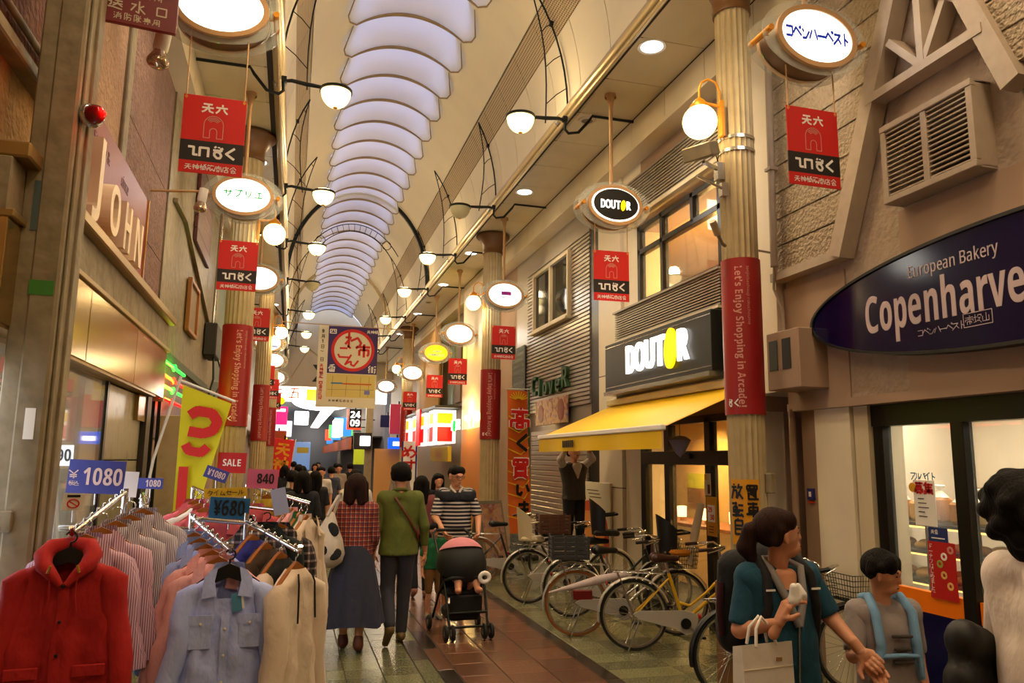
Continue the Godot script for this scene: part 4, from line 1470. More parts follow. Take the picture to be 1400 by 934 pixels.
	lw.light_color = Color(0.92, 0.95, 1.0)
	lw.light_energy = 2.5
	lw.shadow_enabled = true
	lw.position = Vector3(0.14, 1.5, 0.9)
	lw.rotation.y = -PI / 2
	wf.add_child(lw, true)
	var mp = thing("marble_cladding", "greenish beige marble panels with dark veins beside the shop window", "wall panel", Vector3(-1.55, 0, -7.6))
	for q in [[0.0, 0.58], [0.59, 1.74], [1.75, 2.37]]:
		part(mp, "slab", side(0, 0.72, -0.72, q[0], q[1], 0.09, 0.005), M.marble)
	part(mp, "corner_bracket", side(0, -0.35, -0.75, 2.12, 2.37, 0.13), M.gold_mirror)
	part(mp, "dark_post", side(0, -0.76, -0.98, 0, 3.0, 0.14), mat(Color(0.16, 0.12, 0.08), 0.5))
	var bd = thing("beige_board", "tall plain beige board standing behind the clothes racks", "board", Vector3(-1.31, 0, -9.5))
	part(bd, "sheet", bxm(Vector3(0, 1.125, 0), Vector3(0.37, 2.25, 0.06), 0.006), M.column)
	part(bd, "edge", bxm(Vector3(0.19, 1.125, 0), Vector3(0.015, 2.24, 0.07)), mat(Color(0.4, 0.28, 0.16), 0.6))
	var pb = thing("steel_posts", "pair of thin dark door posts left of the beige board", "door frame", Vector3(-1.5, 0, -9.25))
	for j in 2:
		part(pb, "post", bxm(Vector3(j * 0.06, 1.2, 0), Vector3(0.035, 2.4, 0.035)), M.dark_iron)
	part(pb, "cap", bxm(Vector3(0.03, 2.42, 0), Vector3(0.13, 0.06, 0.1)), M.old_paint)
	# yellow sale flag, seen from behind
	var fg = thing("sale_flag", "yellow flag with red letters seen from behind, leaning on a white rod", "flag", Vector3(-0.94, 1.36, -7.0))
	var cl = MB.new()
	var fn = func(u: float, v: float) -> Vector3:
		var top = Vector3(0.02 + 0.40 * u, 1.03 - 0.15 * u, 0)
		var bot = Vector3(0.02 + 0.12 * u, -0.30, 0)
		return top.lerp(bot, v) + Vector3(0, 0, 0.025 * sin(u * 5.0 + v * 3.0) * v)
	cl.surf(fn, 10, 14, true)
	part(fg, "cloth", cl, mat(Color(0.82, 0.80, 0.02), 0.7))
	var rd = MB.new()
	var xf = Transform3D(Basis(Vector3.BACK, -0.16), Vector3(0.20, 0.66, 0.035))
	rd.stroke([Vector2(-0.12, 0.09), Vector2(-0.07, 0.14), Vector2(0.05, 0.14), Vector2(0.11, 0.08), Vector2(0.09, 0.0), Vector2(0.02, -0.04), Vector2(-0.10, -0.04)], 0.085, xf)
	rd.stroke([Vector2(-0.10, -0.15), Vector2(-0.06, -0.20), Vector2(0.04, -0.20), Vector2(0.08, -0.14)], 0.075, xf)
	part(fg, "letter_shape", rd, M.banner_red)
	rd = MB.new()
	rd.stroke([Vector2(0.06, 0.34), Vector2(0.06, -0.22)], 0.075, Transform3D(Basis(), Vector3(0.02, 0, 0.035)))
	part(fg, "letter_shape", rd, M.banner_red)
	part(fg, "rod", tube_mb([Vector3(-0.01, 1.07, 0.0), Vector3(0.45, 0.90, 0.0)], 0.010), M.white_paint)
	part(fg, "rod", tube_mb([Vector3(0.0, 1.10, 0.0), Vector3(-0.16, 0.40, 0.02), Vector3(-0.36, -1.34, 0.0)], 0.012), M.white_paint)


func tube_mb(path: Array, r: float, seg := 8) -> MB:
	var b = MB.new()
	b.tube(path, r, seg)
	return b


# ---------------------------------------------------------------- bakery on the right
func build_bakery() -> void:
	var X = 4.42
	var wr = setting("wall_right", null, null)
	# upper wall with a real duct opening behind the vent
	for q in [[2.30, 3.80, 5.0, -6.06], [4.30, 6.5, 5.0, -6.06], [3.80, 4.30, 5.0, -3.80], [3.80, 4.30, -4.52, -6.06]]:
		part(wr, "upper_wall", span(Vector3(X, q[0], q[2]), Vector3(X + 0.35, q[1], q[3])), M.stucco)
	for q in [[3.70, 3.80, -3.70, -4.62], [4.30, 4.40, -3.70, -4.62], [3.80, 4.30, -3.70, -3.80], [3.80, 4.30, -4.52, -4.62]]:
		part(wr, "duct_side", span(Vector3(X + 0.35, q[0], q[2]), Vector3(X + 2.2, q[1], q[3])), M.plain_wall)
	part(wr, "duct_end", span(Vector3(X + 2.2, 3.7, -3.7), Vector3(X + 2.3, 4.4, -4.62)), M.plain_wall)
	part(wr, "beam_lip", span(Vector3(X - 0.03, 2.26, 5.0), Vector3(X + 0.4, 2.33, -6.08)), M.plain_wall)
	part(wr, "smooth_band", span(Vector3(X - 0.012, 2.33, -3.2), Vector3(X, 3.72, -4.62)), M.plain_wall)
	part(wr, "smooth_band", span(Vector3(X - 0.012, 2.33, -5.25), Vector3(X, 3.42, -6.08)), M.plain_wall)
	part(wr, "pilaster", span(Vector3(X + 0.06, 0, -5.16), Vector3(X + 0.4, 2.30, -5.32)), M.cream)
	part(wr, "pilaster", span(Vector3(X + 0.03, 0, -5.335), Vector3(X + 0.4, 2.30, -5.78)), M.white_wall)
	part(wr, "pilaster", span(Vector3(X + 0.06, 0, -5.80), Vector3(X + 0.4, 2.30, -6.0)), M.plain_wall)
	part(wr, "downpipe", tube_mb([Vector3(X - 0.02, 0, -6.03), Vector3(X - 0.02, 2.28, -6.03)], 0.03), M.plain_wall)
	# narrow alley between the two houses: side walls run deep, closed by a far wall
	part(wr, "alley_wall", span(Vector3(X + 0.3, 0, -6.02), Vector3(X + 6.0, 6.5, -6.10)), M.plain_wall)
	part(wr, "alley_wall", span(Vector3(X + 0.3, 0, -6.60), Vector3(X + 6.0, 6.5, -6.68)), M.plain_wall)
	part(wr, "alley_end", span(Vector3(X + 6.0, 0, -6.0), Vector3(X + 6.1, 6.5, -6.7)), M.plain_wall)
	part(wr, "alley_roof", span(Vector3(X, 6.3, -6.0), Vector3(X + 6.1, 6.5, -6.7)), M.plain_wall)
	part(wr, "pale_return", span(Vector3(X - 0.08, 2.45, -6.1), Vector3(X + 0.5, 6.5, -6.62)), M.white_wall)
	# boards hung on the upper wall, cut off along the gable timber
	var cl = setting("wall_cladding", null, null)
	var y = 3.56
	while y < 6.3:
		var h = 0.245
		var zr = -5.15 + (y - 3.5) * 0.40
		var zr2 = -5.15 + (y + h - 3.5) * 0.40
		var poly = PackedVector2Array([Vector2(-6.04, y), Vector2(zr, y), Vector2(zr2, y + h), Vector2(-6.04, y + h)])
		var b = MB.new()
		# local x is world z, local z points into the street
		b.extrude(poly, 0.10, Transform3D(Basis(Vector3(0, 0, 1), Vector3(0, 1, 0), Vector3(-1, 0, 0)), Vector3(X, 0, 0)))
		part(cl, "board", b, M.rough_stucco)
		# the matching boards right of the gable
		var zl = -3.45 - (y - 3.5) * 0.36
		if y > 4.2:
			var p2 = PackedVector2Array([Vector2(zl + 0.10, y), Vector2(-2.2, y), Vector2(-2.2, y + h), Vector2(zl + 0.10 - h * 0.36, y + h)])
			b = MB.new()
			b.extrude(p2, 0.10, Transform3D(Basis(Vector3(0, 0, 1), Vector3(0, 1, 0), Vector3(-1, 0, 0)), Vector3(X, 0, 0)))
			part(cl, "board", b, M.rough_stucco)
		y += h + 0.016
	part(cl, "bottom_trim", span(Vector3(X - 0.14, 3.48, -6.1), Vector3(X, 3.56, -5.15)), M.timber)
	# gable timbers
	var gt = thing("gable_timbers", "pale wooden gable timbers framing the bakery wall above the vent", "timber frame", Vector3(X - 0.09, 3.5, -4.1))
	for q in [[Vector3(0, 0.0, -1.08), Vector3(0, 2.7, 0.02), 0.14], [Vector3(0, 0.7, 0.62), Vector3(0, 2.9, -0.20), 0.14], [Vector3(-0.01, 1.15, -0.62), Vector3(-0.01, 1.17, 0.46), 0.07], [Vector3(0, 1.15, -0.06), Vector3(0, 2.6, -0.06), 0.06], [Vector3(0, 1.17, -0.06), Vector3(0, 1.52, -0.36), 0.055], [Vector3(0, 1.17, -0.06), Vector3(0, 1.55, 0.16), 0.055]]:
		var b = MB.new()
		b.bar(q[0], q[1], q[2], 0.15 - 0.004 * gt.get_child_count(), Vector3.LEFT)
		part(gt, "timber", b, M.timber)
	# vent with two louvred panels
	var ve = thing("wall_vent", "pale square wall vent with two panels of dark louvres", "vent", Vector3(X - 0.16, 3.74, -4.16))
	for q in [[Vector3(0.09, 0.61, 0), Vector3(0.14, 0.02, 0.82)], [Vector3(0.09, 0.01, 0), Vector3(0.14, 0.02, 0.82)], [Vector3(0.09, 0.31, -0.40), Vector3(0.14, 0.60, 0.02)], [Vector3(0.09, 0.31, 0.40), Vector3(0.14, 0.60, 0.02)]]:
		part(ve, "case_side", bxm(q[0], q[1]), M.timber)
	for q in [[0.31, 0.595, 0, 0.79, 0.05], [0.31, 0.025, 0, 0.79, 0.05]]:
		part(ve, "frame_bar", bxm(Vector3(0, q[1], 0), Vector3(0.05, 0.05, 0.83), 0.005), M.timber)
	for zz in [-0.39, 0.0, 0.39]:
		part(ve, "frame_bar", bxm(Vector3(0.002, 0.31, zz), Vector3(0.042, 0.519, 0.05), 0.003), M.timber)
	for zz in [-0.195, 0.195]:
		for j in 14:
			part(ve, "slat", bxm(Vector3(0.0, 0.065 + j * 0.0375, zz), Vector3(0.018, 0.010, 0.34)), M.timber)
	# the long oval shop sign
	var os = thing("bakery_sign", "long dark blue oval bakery sign with white lettering", "sign", Vector3(X - 0.10, 2.955, -3.55), -PI / 2)
	var e = MB.new()
	e.extrude(oval(1.96, 0.405, 72), 0.09, Transform3D(Basis(), Vector3(0, 0, -0.045)), true)
	part(os, "board", e, M.copen_blue)
	e = MB.new()
	e.ring(oval(1.985, 0.425, 72), oval(1.955, 0.40, 72), 0.11, Transform3D(Basis(), Vector3(0, 0, -0.05)))
	part(os, "black_edge", e, M.black)
	var nl = lettering(os, "name_lettering", "Copenharvest", 0.285, M.letter_mauve, Vector3(-1.34, -0.03, 0.048), 0.0, 0.60, true, 0.004, 0.0)
	nl.mesh.horizontal_alignment = HORIZONTAL_ALIGNMENT_LEFT
	nl = lettering(os, "top_lettering", "European Bakery", 0.088, M.letter_mauve, Vector3(-0.88, 0.22, 0.048), 0.0, 0.80, false)
	nl.mesh.horizontal_alignment = HORIZONTAL_ALIGNMENT_LEFT
	var w = MB.new()
	jp(w, "コペンハーベスト", 0.055, Transform3D(Basis(), Vector3(-0.80, -0.235, 0.047)), 0.09, false, 0.92)
	jp(w, "帝塚山", 0.06, Transform3D(Basis(), Vector3(-0.385, -0.215, 0.047)), 0.07, false, 1.05)
	w.stroke([Vector2(-0.43, -0.26), Vector2(-0.43, -0.17), Vector2(-0.21, -0.17), Vector2(-0.21, -0.26), Vector2(-0.43, -0.26)], 0.005, Transform3D(Basis(), Vector3(0, 0, 0.047)))
	part(os, "small_lettering", w, M.letter_mauve)
	# meter box and pipes
	var mb = thing("wall_meter_box", "pale wall box with two dark windows left of the blue oval sign", "meter box", Vector3(X - 0.15, 2.43, -5.74))
	part(mb, "case", bxm(Vector3(0, 0.26, 0), Vector3(0.30, 0.52, 0.46), 0.008), M.plain_wall)
	for zz in [-0.13, 0.06]:
		part(mb, "window", bxm(Vector3(-0.151, 0.31, zz), Vector3(0.006, 0.27, 0.12)), M.black)
	var pp = thing("wall_pipes", "pale conduit pipes with a small lamp arm at the bakery corner", "pipe", Vector3(X - 0.16, 3.56, -6.0))
	part(pp, "pipe", tube_mb([Vector3(0, 0.05, 0), Vector3(0, 2.6, 0.05)], 0.035), M.timber)
	part(pp, "pipe", tube_mb([Vector3(0, 0.05, 0), Vector3(0.02, -0.15, -0.05), Vector3(0.04, -0.35, 0.04), Vector3(0.06, -1.1, 0.05)], 0.014), M.timber)
	part(pp, "clip", bxm(Vector3(0, 1.0, 0.02), Vector3(0.09, 0.03, 0.09)), M.timber)
	part(pp, "lamp_arm", tube_mb([Vector3(0, 0.18, 0), Vector3(-0.22, 0.22, -0.06)], 0.012), M.steel)
	part(pp, "lamp_head", bxm(Vector3(-0.24, 0.22, -0.06), Vector3(0.06, 0.07, 0.05), 0.01), M.steel)
	# sticker on the pilaster
	var st = thing("pilaster_sticker", "small blue notice with a red line on the bakery pilaster", "sticker", Vector3(X + 0.028, 1.52, -5.9))
	part(st, "plate", bxm(Vector3(0.022, 0, 0), Vector3(0.02, 0.10, 0.085)), mat(Color(0.08, 0.12, 0.45), 0.5))
	part(st, "emblem", bxm(Vector3(0.009, 0.0, 0), Vector3(0.004, 0.045, 0.03)), M.print_white)
	part(st, "red_line", bxm(Vector3(0.018, -0.07, 0), Vector3(0.01, 0.012, 0.085)), M.banner_red)
	# ---- shop front
	var G = X + 0.12
	var df = thing("bakery_facade", "black framed glass front of the bakery", "shop front", Vector3(G, 0, -4.0))
	part(df, "head", bxm(Vector3(0.03, 2.20, 0.6), Vector3(0.12, 0.22, 3.6)), M.black_frame)
	for q in [[-1.10, 0.10], [-0.34, 0.11], [0.75, 0.08], [1.9, 0.1]]:
		part(df, "post", bxm(Vector3(0.02, 1.05, q[0]), Vector3(0.09, 2.10, q[1]), 0.004), M.black_frame)
	for q in [[-1.05, -0.40], [-0.28, 0.71], [0.79, 1.85]]:
		part(df, "pane", span(Vector3(0.03, 0.88, q[0]), Vector3(0.038, 2.10, q[1])), M.glass)
		part(df, "orange_panel", span(Vector3(-0.0, 0.72, q[0]), Vector3(0.06, 0.87, q[1])), mat(Color(0.92, 0.46, 0.03), 0.35))
		part(df, "blue_panel", span(Vector3(0.0, 0.04, q[0]), Vector3(0.06, 0.72, q[1])), mat(Color(0.015, 0.02, 0.22), 0.25))
	# room behind the glass
	var rm = setting("wall_bakery_room", null, null)
	part(rm, "back_wall", span(Vector3(6.4, 0, -1.8), Vector3(6.5, 2.6, -6.0)), M.white_wall)
	part(rm, "end_wall", span(Vector3(X + 0.36, 0, -6.02), Vector3(6.5, 2.6, -5.95)), M.white_wall)
	part(rm, "near_wall", span(Vector3(X + 0.05, 0, -1.9), Vector3(6.5, 2.6, -1.8)), M.white_wall)
	part(rm, "room_ceiling", span(Vector3(X + 0.1, 2.5, -1.8), Vector3(6.5, 2.6, -6.0)), M.white_wall)
	part(rm, "front_wall", span(Vector3(X, 0, -1.8), Vector3(X + 0.3, 2.4, 5.0)), M.plain_wall)
	part(rm, "front_wall", span(Vector3(X + 0.12, 0, -2.1), Vector3(X + 0.3, 2.3, -1.8)), M.plain_wall)
	part(rm, "wood_rail", span(Vector3(6.33, 1.50, -1.9), Vector3(6.4, 1.58, -5.95)), M.wood)
	var lt = thing("shop_light", "white ceiling light panel inside the bakery", "light", Vector3(5.4, 2.49, -4.6))
	part(lt, "panel", bxm(Vector3(0, -0.01, 0), Vector3(0.5, 0.03, 2.6)), M.shop_white)
	var la = AreaLight3D.new()
	la.name = "light"
	la.area_size = Vector2(0.5, 2.6)
	la.light_color = Color(1.0, 0.95, 0.84)
	la.light_energy = 4.6
	la.shadow_enabled = true
	la.position = Vector3(0, -0.05, 0)
	la.rotation.x = -PI / 2
	lt.add_child(la, true)
	# bread shelves: steel frame, boards, loaves and trays
	var S = Vector3(5.05, 0, -4.9)
	var sh = thing("bread_shelves", "dark framed bread shelves with lit edges behind the bakery glass", "shelves", S)
	for zz in [-1.35, -0.3, 0.75, 1.6]:
		part(sh, "upright", bxm(Vector3(0.0, 0.75, zz), Vector3(0.04, 1.5, 0.035)), M.black_frame)
		part(sh, "upright", bxm(Vector3(0.5, 0.75, zz), Vector3(0.04, 1.5, 0.035)), M.black_frame)
	for yy in [0.55, 0.84, 1.08, 1.30]:
		part(sh, "shelf_board", bxm(Vector3(0.25, yy, 0.15), Vector3(0.52, 0.025, 3.0)), M.black_frame)
		part(sh, "light_strip", bxm(Vector3(0.02, yy - 0.022, 0.15), Vector3(0.02, 0.015, 2.9)), M.warm_strip)
	for q in [[-1.1, 1.08], [-0.75, 0.84], [0.1, 1.08], [0.35, 0.84], [0.9, 1.30], [1.3, 1.08]]:
		part(sh, "price_tag", bxm(Vector3(-0.03, q[1] + 0.0, q[0]), Vector3(0.006, 0.06, 0.09)), M.print_white)
	# tall wrapped loaves on the top shelf, one by one
	var n = 0
	for k in 13:
		var lf = thing("bagged_loaf", "bread loaf in a tied clear bag on the top bread shelf", "bread", S + Vector3(0.22, 1.313, -1.22 + k * 0.21), rng.randf_range(-0.2, 0.2), "bagged loaves on the top shelf")
		var b = MB.new()
		var hh = rng.randf_range(0.17, 0.22)
		b.cbox(Vector3(0, hh * 0.5, 0), Vector3(0.16, hh, 0.135), 0.025)
		part(lf, "loaf", b, M.loaf if k % 3 else M.pale_loaf)
		b = MB.new()
		b.lathe([Vector2(0.07, hh - 0.005), Vector2(0.045, hh + 0.025), Vector2(0.016, hh + 0.05), Vector2(0.02, hh + 0.06), Vector2(0.045, hh + 0.09), Vector2(0.035, hh + 0.10)], Transform3D(), 9)
		part(lf, "bag_top", b, M.plastic_bag)
	# rolls and pastries on the lower shelves, one by one
	for row in 3:
		var yy: float = [0.565, 0.853, 1.093][row]
		for k in 15:
			for dd in 2:
				var b = MB.new()
				var r = rng.randf_range(0.045, 0.06)
				b.ball(Vector3(0, r * 0.62, 0), Vector3(r * 1.05, r * 0.66, r * rng.randf_range(1.2, 1.6)), Basis(), 9, 6)
				solo("bread_roll", b, M.loaf if (k + dd) % 4 else M.pale_loaf, "small baked roll lying on the %s bread shelf" % ["lowest", "middle", "upper"][row], "bread", "rolls on the bread shelves", S + Vector3(0.12 + dd * 0.2, yy, -1.25 + k * 0.19 + rng.randf_range(-0.02, 0.02)), rng.randf() * 1.2)
	# posters on the glass
	var p1 = thing("recruit_poster", "white recruiting poster with blue and red lettering on the bakery glass", "poster", Vector3(G - 0.012, 1.57, -4.68), -PI / 2)
	part(p1, "sheet", bxm(Vector3(0, -0.06, 0), Vector3(0.20, 0.33, 0.004)), M.print_white)
	w = MB.new()
	jp_middle(w, "アルバイト", 0.055, Transform3D(Basis(), Vector3(0, 0.135, 0.006)), 0.15, 0.85)
	part(p1, "blue_lettering", w, mat(Color(0.15, 0.42, 0.55), 0.6))
	w = MB.new()
	jp_middle(w, "募集", 0.085, Transform3D(Basis(), Vector3(0, 0.05, 0.006)), 0.17, 1.05)
	part(p1, "red_lettering", w, M.banner_red)
	w = MB.new()
	for j in 5:
		w.stroke([Vector2(-0.08, -0.03 - j * 0.032), Vector2(-0.02 + 0.02 * (j % 3), -0.03 - j * 0.032)], 0.007, Transform3D(Basis(), Vector3(0.02, 0, 0.006)))
	part(p1, "small_print", w, M.joint)
	e = MB.new()
	e.extrude(oval(0.035, 0.035, 18), 0.003, Transform3D(Basis(), Vector3(-0.105, 0.05, 0.003)))
	part(p1, "yellow_dot", e, mat(Color(0.85, 0.6, 0.05), 0.6))
	var p2 = thing("doughnut_poster", "red doughnut poster with a white vertical line of kana on the bakery glass", "poster", Vector3(G - 0.012, 1.04, -4.56), -PI / 2)
	part(p2, "sheet", bxm(Vector3(0, 0, 0), Vector3(0.24, 0.40, 0.004)), mat(Color(0.70, 0.05, 0.05), 0.5))
	w = MB.new()
	jp(w, "ドーナツはじめました", 0.034, Transform3D(Basis(), Vector3(-0.095, 0.165, 0.004)), 0.11, true, 1.02)
	part(p2, "lettering", w, M.print_white)
	for j in 5:
		var dn = MB.new()
		var ring = []
		for s in 14:
			ring.append(Vector3(cos(TAU * s / 14) * 0.020, sin(TAU * s / 14) * 0.020, 0))
		dn.tube(ring, 0.009, 6, false, true)
		part(p2, "doughnut_print", dn, [M.print_white, mat(Color(0.55, 0.62, 0.25), 0.6), M.pale_loaf, M.pale_loaf, M.print_pink][j], Vector3([0.02, -0.02, 0.01, 0.06, 0.08][j], [0.10, 0.045, -0.03, -0.10, 0.15][j], 0.003), Basis.from_scale(Vector3(1, 1, 0.15)))
	var p3 = thing("blue_notice", "small blue notice card above the red doughnut poster", "poster", Vector3(G - 0.012, 1.29, -4.58), -PI / 2)
	part(p3, "sheet", bxm(Vector3(0, 0, 0), Vector3(0.17, 0.10, 0.004)), mat(Color(0.10, 0.18, 0.42), 0.5))
	w = MB.new()
	jp_middle(w, "天会", 0.03, Transform3D(Basis(), Vector3(-0.03, 0.02, 0.003)), 0.14)
	w.stroke([Vector2(-0.06, -0.025), Vector2(0.06, -0.025)], 0.008, Transform3D(Basis(), Vector3(0, 0, 0.003)))
	part(p3, "lettering", w, M.print_white)


# ---------------------------------------------------------------- the cafe with the yellow awning
func build_cafe() -> void:
	var X = 4.45
	var wr = get_node("wall_right")
	part(wr, "pillar", span(Vector3(X, 0, -9.92), Vector3(X + 0.4, 6.4, -10.74)), M.white_wall)
	part(wr, "pillar", span(Vector3(X + 0.05, 0, -9.30), Vector3(X + 0.4, 6.4, -9.90)), M.white_wall)
	part(wr, "pillar_joint", span(Vector3(X - 0.004, 3.05, -9.90), Vector3(X + 0.41, 3.06, -10.75)), M.joint)
	part(wr, "pillar_joint", span(Vector3(X - 0.004, 1.42, -9.90), Vector3(X + 0.41, 1.43, -10.75)), M.joint)
	part(wr, "upper_wall", span(Vector3(X + 0.05, 4.95, -6.6), Vector3(X + 0.4, 6.4, -9.30)), M.plain_wall)
	part(wr, "window_apron", span(Vector3(X + 0.05, 2.30, -6.6), Vector3(X + 0.4, 3.87, -9.32)), M.plain_wall)
	part(wr, "black_column", span(Vector3(X + 0.02, 0, -10.76), Vector3(X + 0.4, 6.4, -11.10)), M.black_frame)
	part(wr, "side_pier", span(Vector3(X + 0.05, 0, -6.62), Vector3(X + 0.4, 6.4, -7.05)), M.white_wall)
	# strip of fluted metal under the soffit
	var fs = thing("ribbed_strip", "ribbed grey metal strip above the cafe window", "wall panel", Vector3(X - 0.12, 5.10, -8.0))
	part(fs, "back", bxm(Vector3(0.10, 0.3, 0), Vector3(0.05, 0.62, 3.0)), M.siding)
	for k in 14:
		part(fs, "rib", bxm(Vector3(0.06, 0.02 + 0.042 * k, 0), Vector3(0.03, 0.024, 3.0)), M.siding)
	part(fs, "lower_soffit", bxm(Vector3(0.1, -0.04, 0), Vector3(0.3, 0.05, 3.0)), M.cream)
	# upper window
	var uw = thing("upper_window", "dark framed upper cafe window with a glowing lamp inside", "window", Vector3(X - 0.02, 3.87, -8.15))
	for q in [[Vector3(0, 0.03, 0), Vector3(0.09, 0.07, 2.1)], [Vector3(0, 1.05, 0), Vector3(0.09, 0.07, 2.1)], [Vector3(0, 0.72, 0), Vector3(0.09, 0.07, 2.1)], [Vector3(0, 0.54, -1.02), Vector3(0.09, 1.1, 0.08)], [Vector3(0, 0.54, 1.02), Vector3(0.09, 1.1, 0.08)], [Vector3(0, 0.54, -0.36), Vector3(0.09, 1.1, 0.07)], [Vector3(0, 0.90, 0.42), Vector3(0.09, 0.36, 0.07)]]:
		part(uw, "frame_bar", bxm(q[0], q[1], 0.004), M.black_frame)
	for q in [[-0.98, -0.40, 0.07, 0.69], [-0.32, 0.98, 0.07, 0.69], [-0.98, -0.40, 0.76, 1.02], [-0.32, 0.38, 0.76, 1.02], [0.46, 0.98, 0.76, 1.02]]:
		part(uw, "pane", span(Vector3(0.0, q[2], q[0]), Vector3(0.008, q[3], q[1])), M.glass)
	for q in [[-0.9, 0.78], [-0.28, 0.78]]:
		part(uw, "stay", tube_mb([Vector3(-0.05, q[1] + 0.2, q[0]), Vector3(-0.06, q[1], q[0] + 0.04)], 0.006), M.black)
	# upper and lower rooms
	var rm = setting("wall_cafe_rooms", null, null)
	part(rm, "upper_back", span(Vector3(7.0, 3.7, -6.6), Vector3(7.1, 5.4, -14.5)), M.cafe_wall)
	part(rm, "upper_ceiling", span(Vector3(X + 0.4, 5.2, -6.6), Vector3(7.1, 5.3, -14.5)), M.cafe_wall)
	part(rm, "floor_between", span(Vector3(X + 0.4, 3.5, -6.6), Vector3(7.1, 3.65, -14.5)), M.cafe_wall)
	part(rm, "lower_ceiling", span(Vector3(X + 0.4, 2.62, -6.6), Vector3(8.3, 2.7, -14.5)), M.cafe_wall)
	part(rm, "end_wall", span(Vector3(X + 0.4, 0, -14.5), Vector3(8.3, 5.4, -14.4)), M.cafe_wall)
	part(rm, "near_wall", span(Vector3(X + 0.4, 0, -7.25), Vector3(8.3, 5.4, -7.15)), M.cafe_wall)
	part(rm, "lower_back", span(Vector3(8.2, 0, -7.15), Vector3(8.3, 2.7, -14.5)), M.cafe_wall)
	part(rm, "partition", span(Vector3(7.0, 0, -10.5), Vector3(7.06, 2.65, -14.4)), M.cafe_wall)
	# lamps inside
	var pl = thing("pendant_lamp", "glowing bowl pendant lamp seen through the upper cafe window", "lamp", Vector3(5.4, 4.14, -8.6))
	var b = MB.new()
	b.ball(Vector3.ZERO, Vector3(0.17, 0.12, 0.17), Basis(), 20, 7, PI * 0.5, PI)
	part(pl, "bowl", b, M.globe)
	part(pl, "rod", tube_mb([Vector3(0, 0.0, 0), Vector3(0, 1.06, 0)], 0.008), M.brass)
	omni(pl, Vector3(0, 0.15, 0), Color(1.0, 0.80, 0.45), 2.4, 0.1)
	for q in [Vector3(6.0, 2.60, -9.2), Vector3(6.4, 2.60, -11.6), Vector3(5.4, 2.60, -8.2)]:
		var dl = thing("cafe_downlight", "round ceiling light inside the cafe, the one %s" % ("over the counter" if q.z < -10 else ("near the door" if q.x < 5.7 else "over the room")), "light", q)
		b = MB.new()
		b.lathe([Vector2(0, -0.02), Vector2(0.09, -0.02), Vector2(0.1, 0.0)], Transform3D(), 18)
		part(dl, "disc", b, M.globe)
		spot(dl, Vector3(0, -0.05, 0), Color(1.0, 0.80, 0.48), 7.0, 75.0, 0.12)
	# the counter with lit show case and lamp shades
	var co = thing("cafe_counter", "pale counter with small lit lamps inside the cafe", "counter", Vector3(6.1, 0, -10.8))
	part(co, "body", bxm(Vector3(0, 0.42, 0), Vector3(0.6, 0.84, 3.4), 0.01), M.cafe_wall)
	part(co, "top", bxm(Vector3(0, 0.86, 0), Vector3(0.7, 0.05, 3.5), 0.008), M.wood)
	for k in 4:
		b = MB.new()
		b.lathe([Vector2(0.0, 0.0), Vector2(0.07, 0.0), Vector2(0.075, 0.16), Vector2(0.0, 0.17)], Transform3D(), 14)
		var ls = thing("table_lamp", "small glowing drum lamp on the cafe counter", "lamp", Vector3(6.0, 0.885, -9.6 - 0.75 * k), 0.0, "drum lamps on the cafe counter")
		part(ls, "shade", b, M.globe, Vector3(0, 0.06, 0))
		part(ls, "foot", bxm(Vector3(0, 0.03, 0), Vector3(0.05, 0.06, 0.05)), M.brass)
	var pic = thing("wall_picture", "yellow-green and brown picture on the cafe wall", "picture", Vector3(6.97, 1.34, -12.3))
	part(pic, "canvas", bxm(Vector3(0, -0.13, 0), Vector3(0.03, 0.27, 0.70)), mat(Color(0.50, 0.34, 0.14), 0.6))
	part(pic, "green_field", bxm(Vector3(0, 0.13, 0), Vector3(0.03, 0.26, 0.70)), mat(Color(0.75, 0.78, 0.10), 0.6))
	# louvred grille under the upper window
	var lo = thing("louvre_grille", "horizontal metal louvres between the upper window and the cafe sign", "grille", Vector3(X - 0.10, 3.47, -8.5))
	part(lo, "back", bxm(Vector3(0.08, 0.19, 0), Vector3(0.04, 0.40, 2.8)), M.joint)  # dark sheet puts the shade between the louvres into its colour
	for k in 12:
		part(lo, "louvre", bxm(Vector3(0.03, 0.02 + 0.033 * k, 0), Vector3(0.06, 0.017, 2.8)), M.siding)
	part(lo, "top_rail", bxm(Vector3(0.02, 0.41, 0), Vector3(0.10, 0.025, 2.84)), M.siding)
	part(lo, "bottom_rail", bxm(Vector3(0.02, -0.02, 0), Vector3(0.12, 0.03, 2.84)), M.white_wall)
	# sign box
	var sg = thing("cafe_sign", "dark grey cafe sign box with fat glowing white letters and a yellow bean", "sign", Vector3(X - 0.24, 2.74, -8.5))
	part(sg, "box", bxm(Vector3(0.12, 0.34, 0), Vector3(0.24, 0.66, 2.86), 0.006), M.sign_grey)
	part(sg, "top_groove", bxm(Vector3(-0.001, 0.62, 0), Vector3(0.006, 0.01, 2.84)), M.steel)
	part(sg, "lower_line", bxm(Vector3(-0.002, 0.06, 0), Vector3(0.008, 0.012, 2.84)), M.steel)
	part(sg, "bottom_tray", bxm(Vector3(0.10, -0.02, 0), Vector3(0.26, 0.05, 2.84)), M.steel)
	cafe_word(sg, 0.36, Vector3(-0.012, 0.36, 0.16), -PI / 2, 1.66, 0.03)
	var al = AreaLight3D.new()
	al.name = "light"
	al.area_size = Vector2(1.7, 0.4)
	al.light_color = Color(1.0, 0.97, 0.9)
	al.light_energy = 1.6
	al.shadow_enabled = true
	al.position = Vector3(-0.12, 0.36, 0.16)
	al.rotation.y = PI / 2
	sg.add_child(al, true)
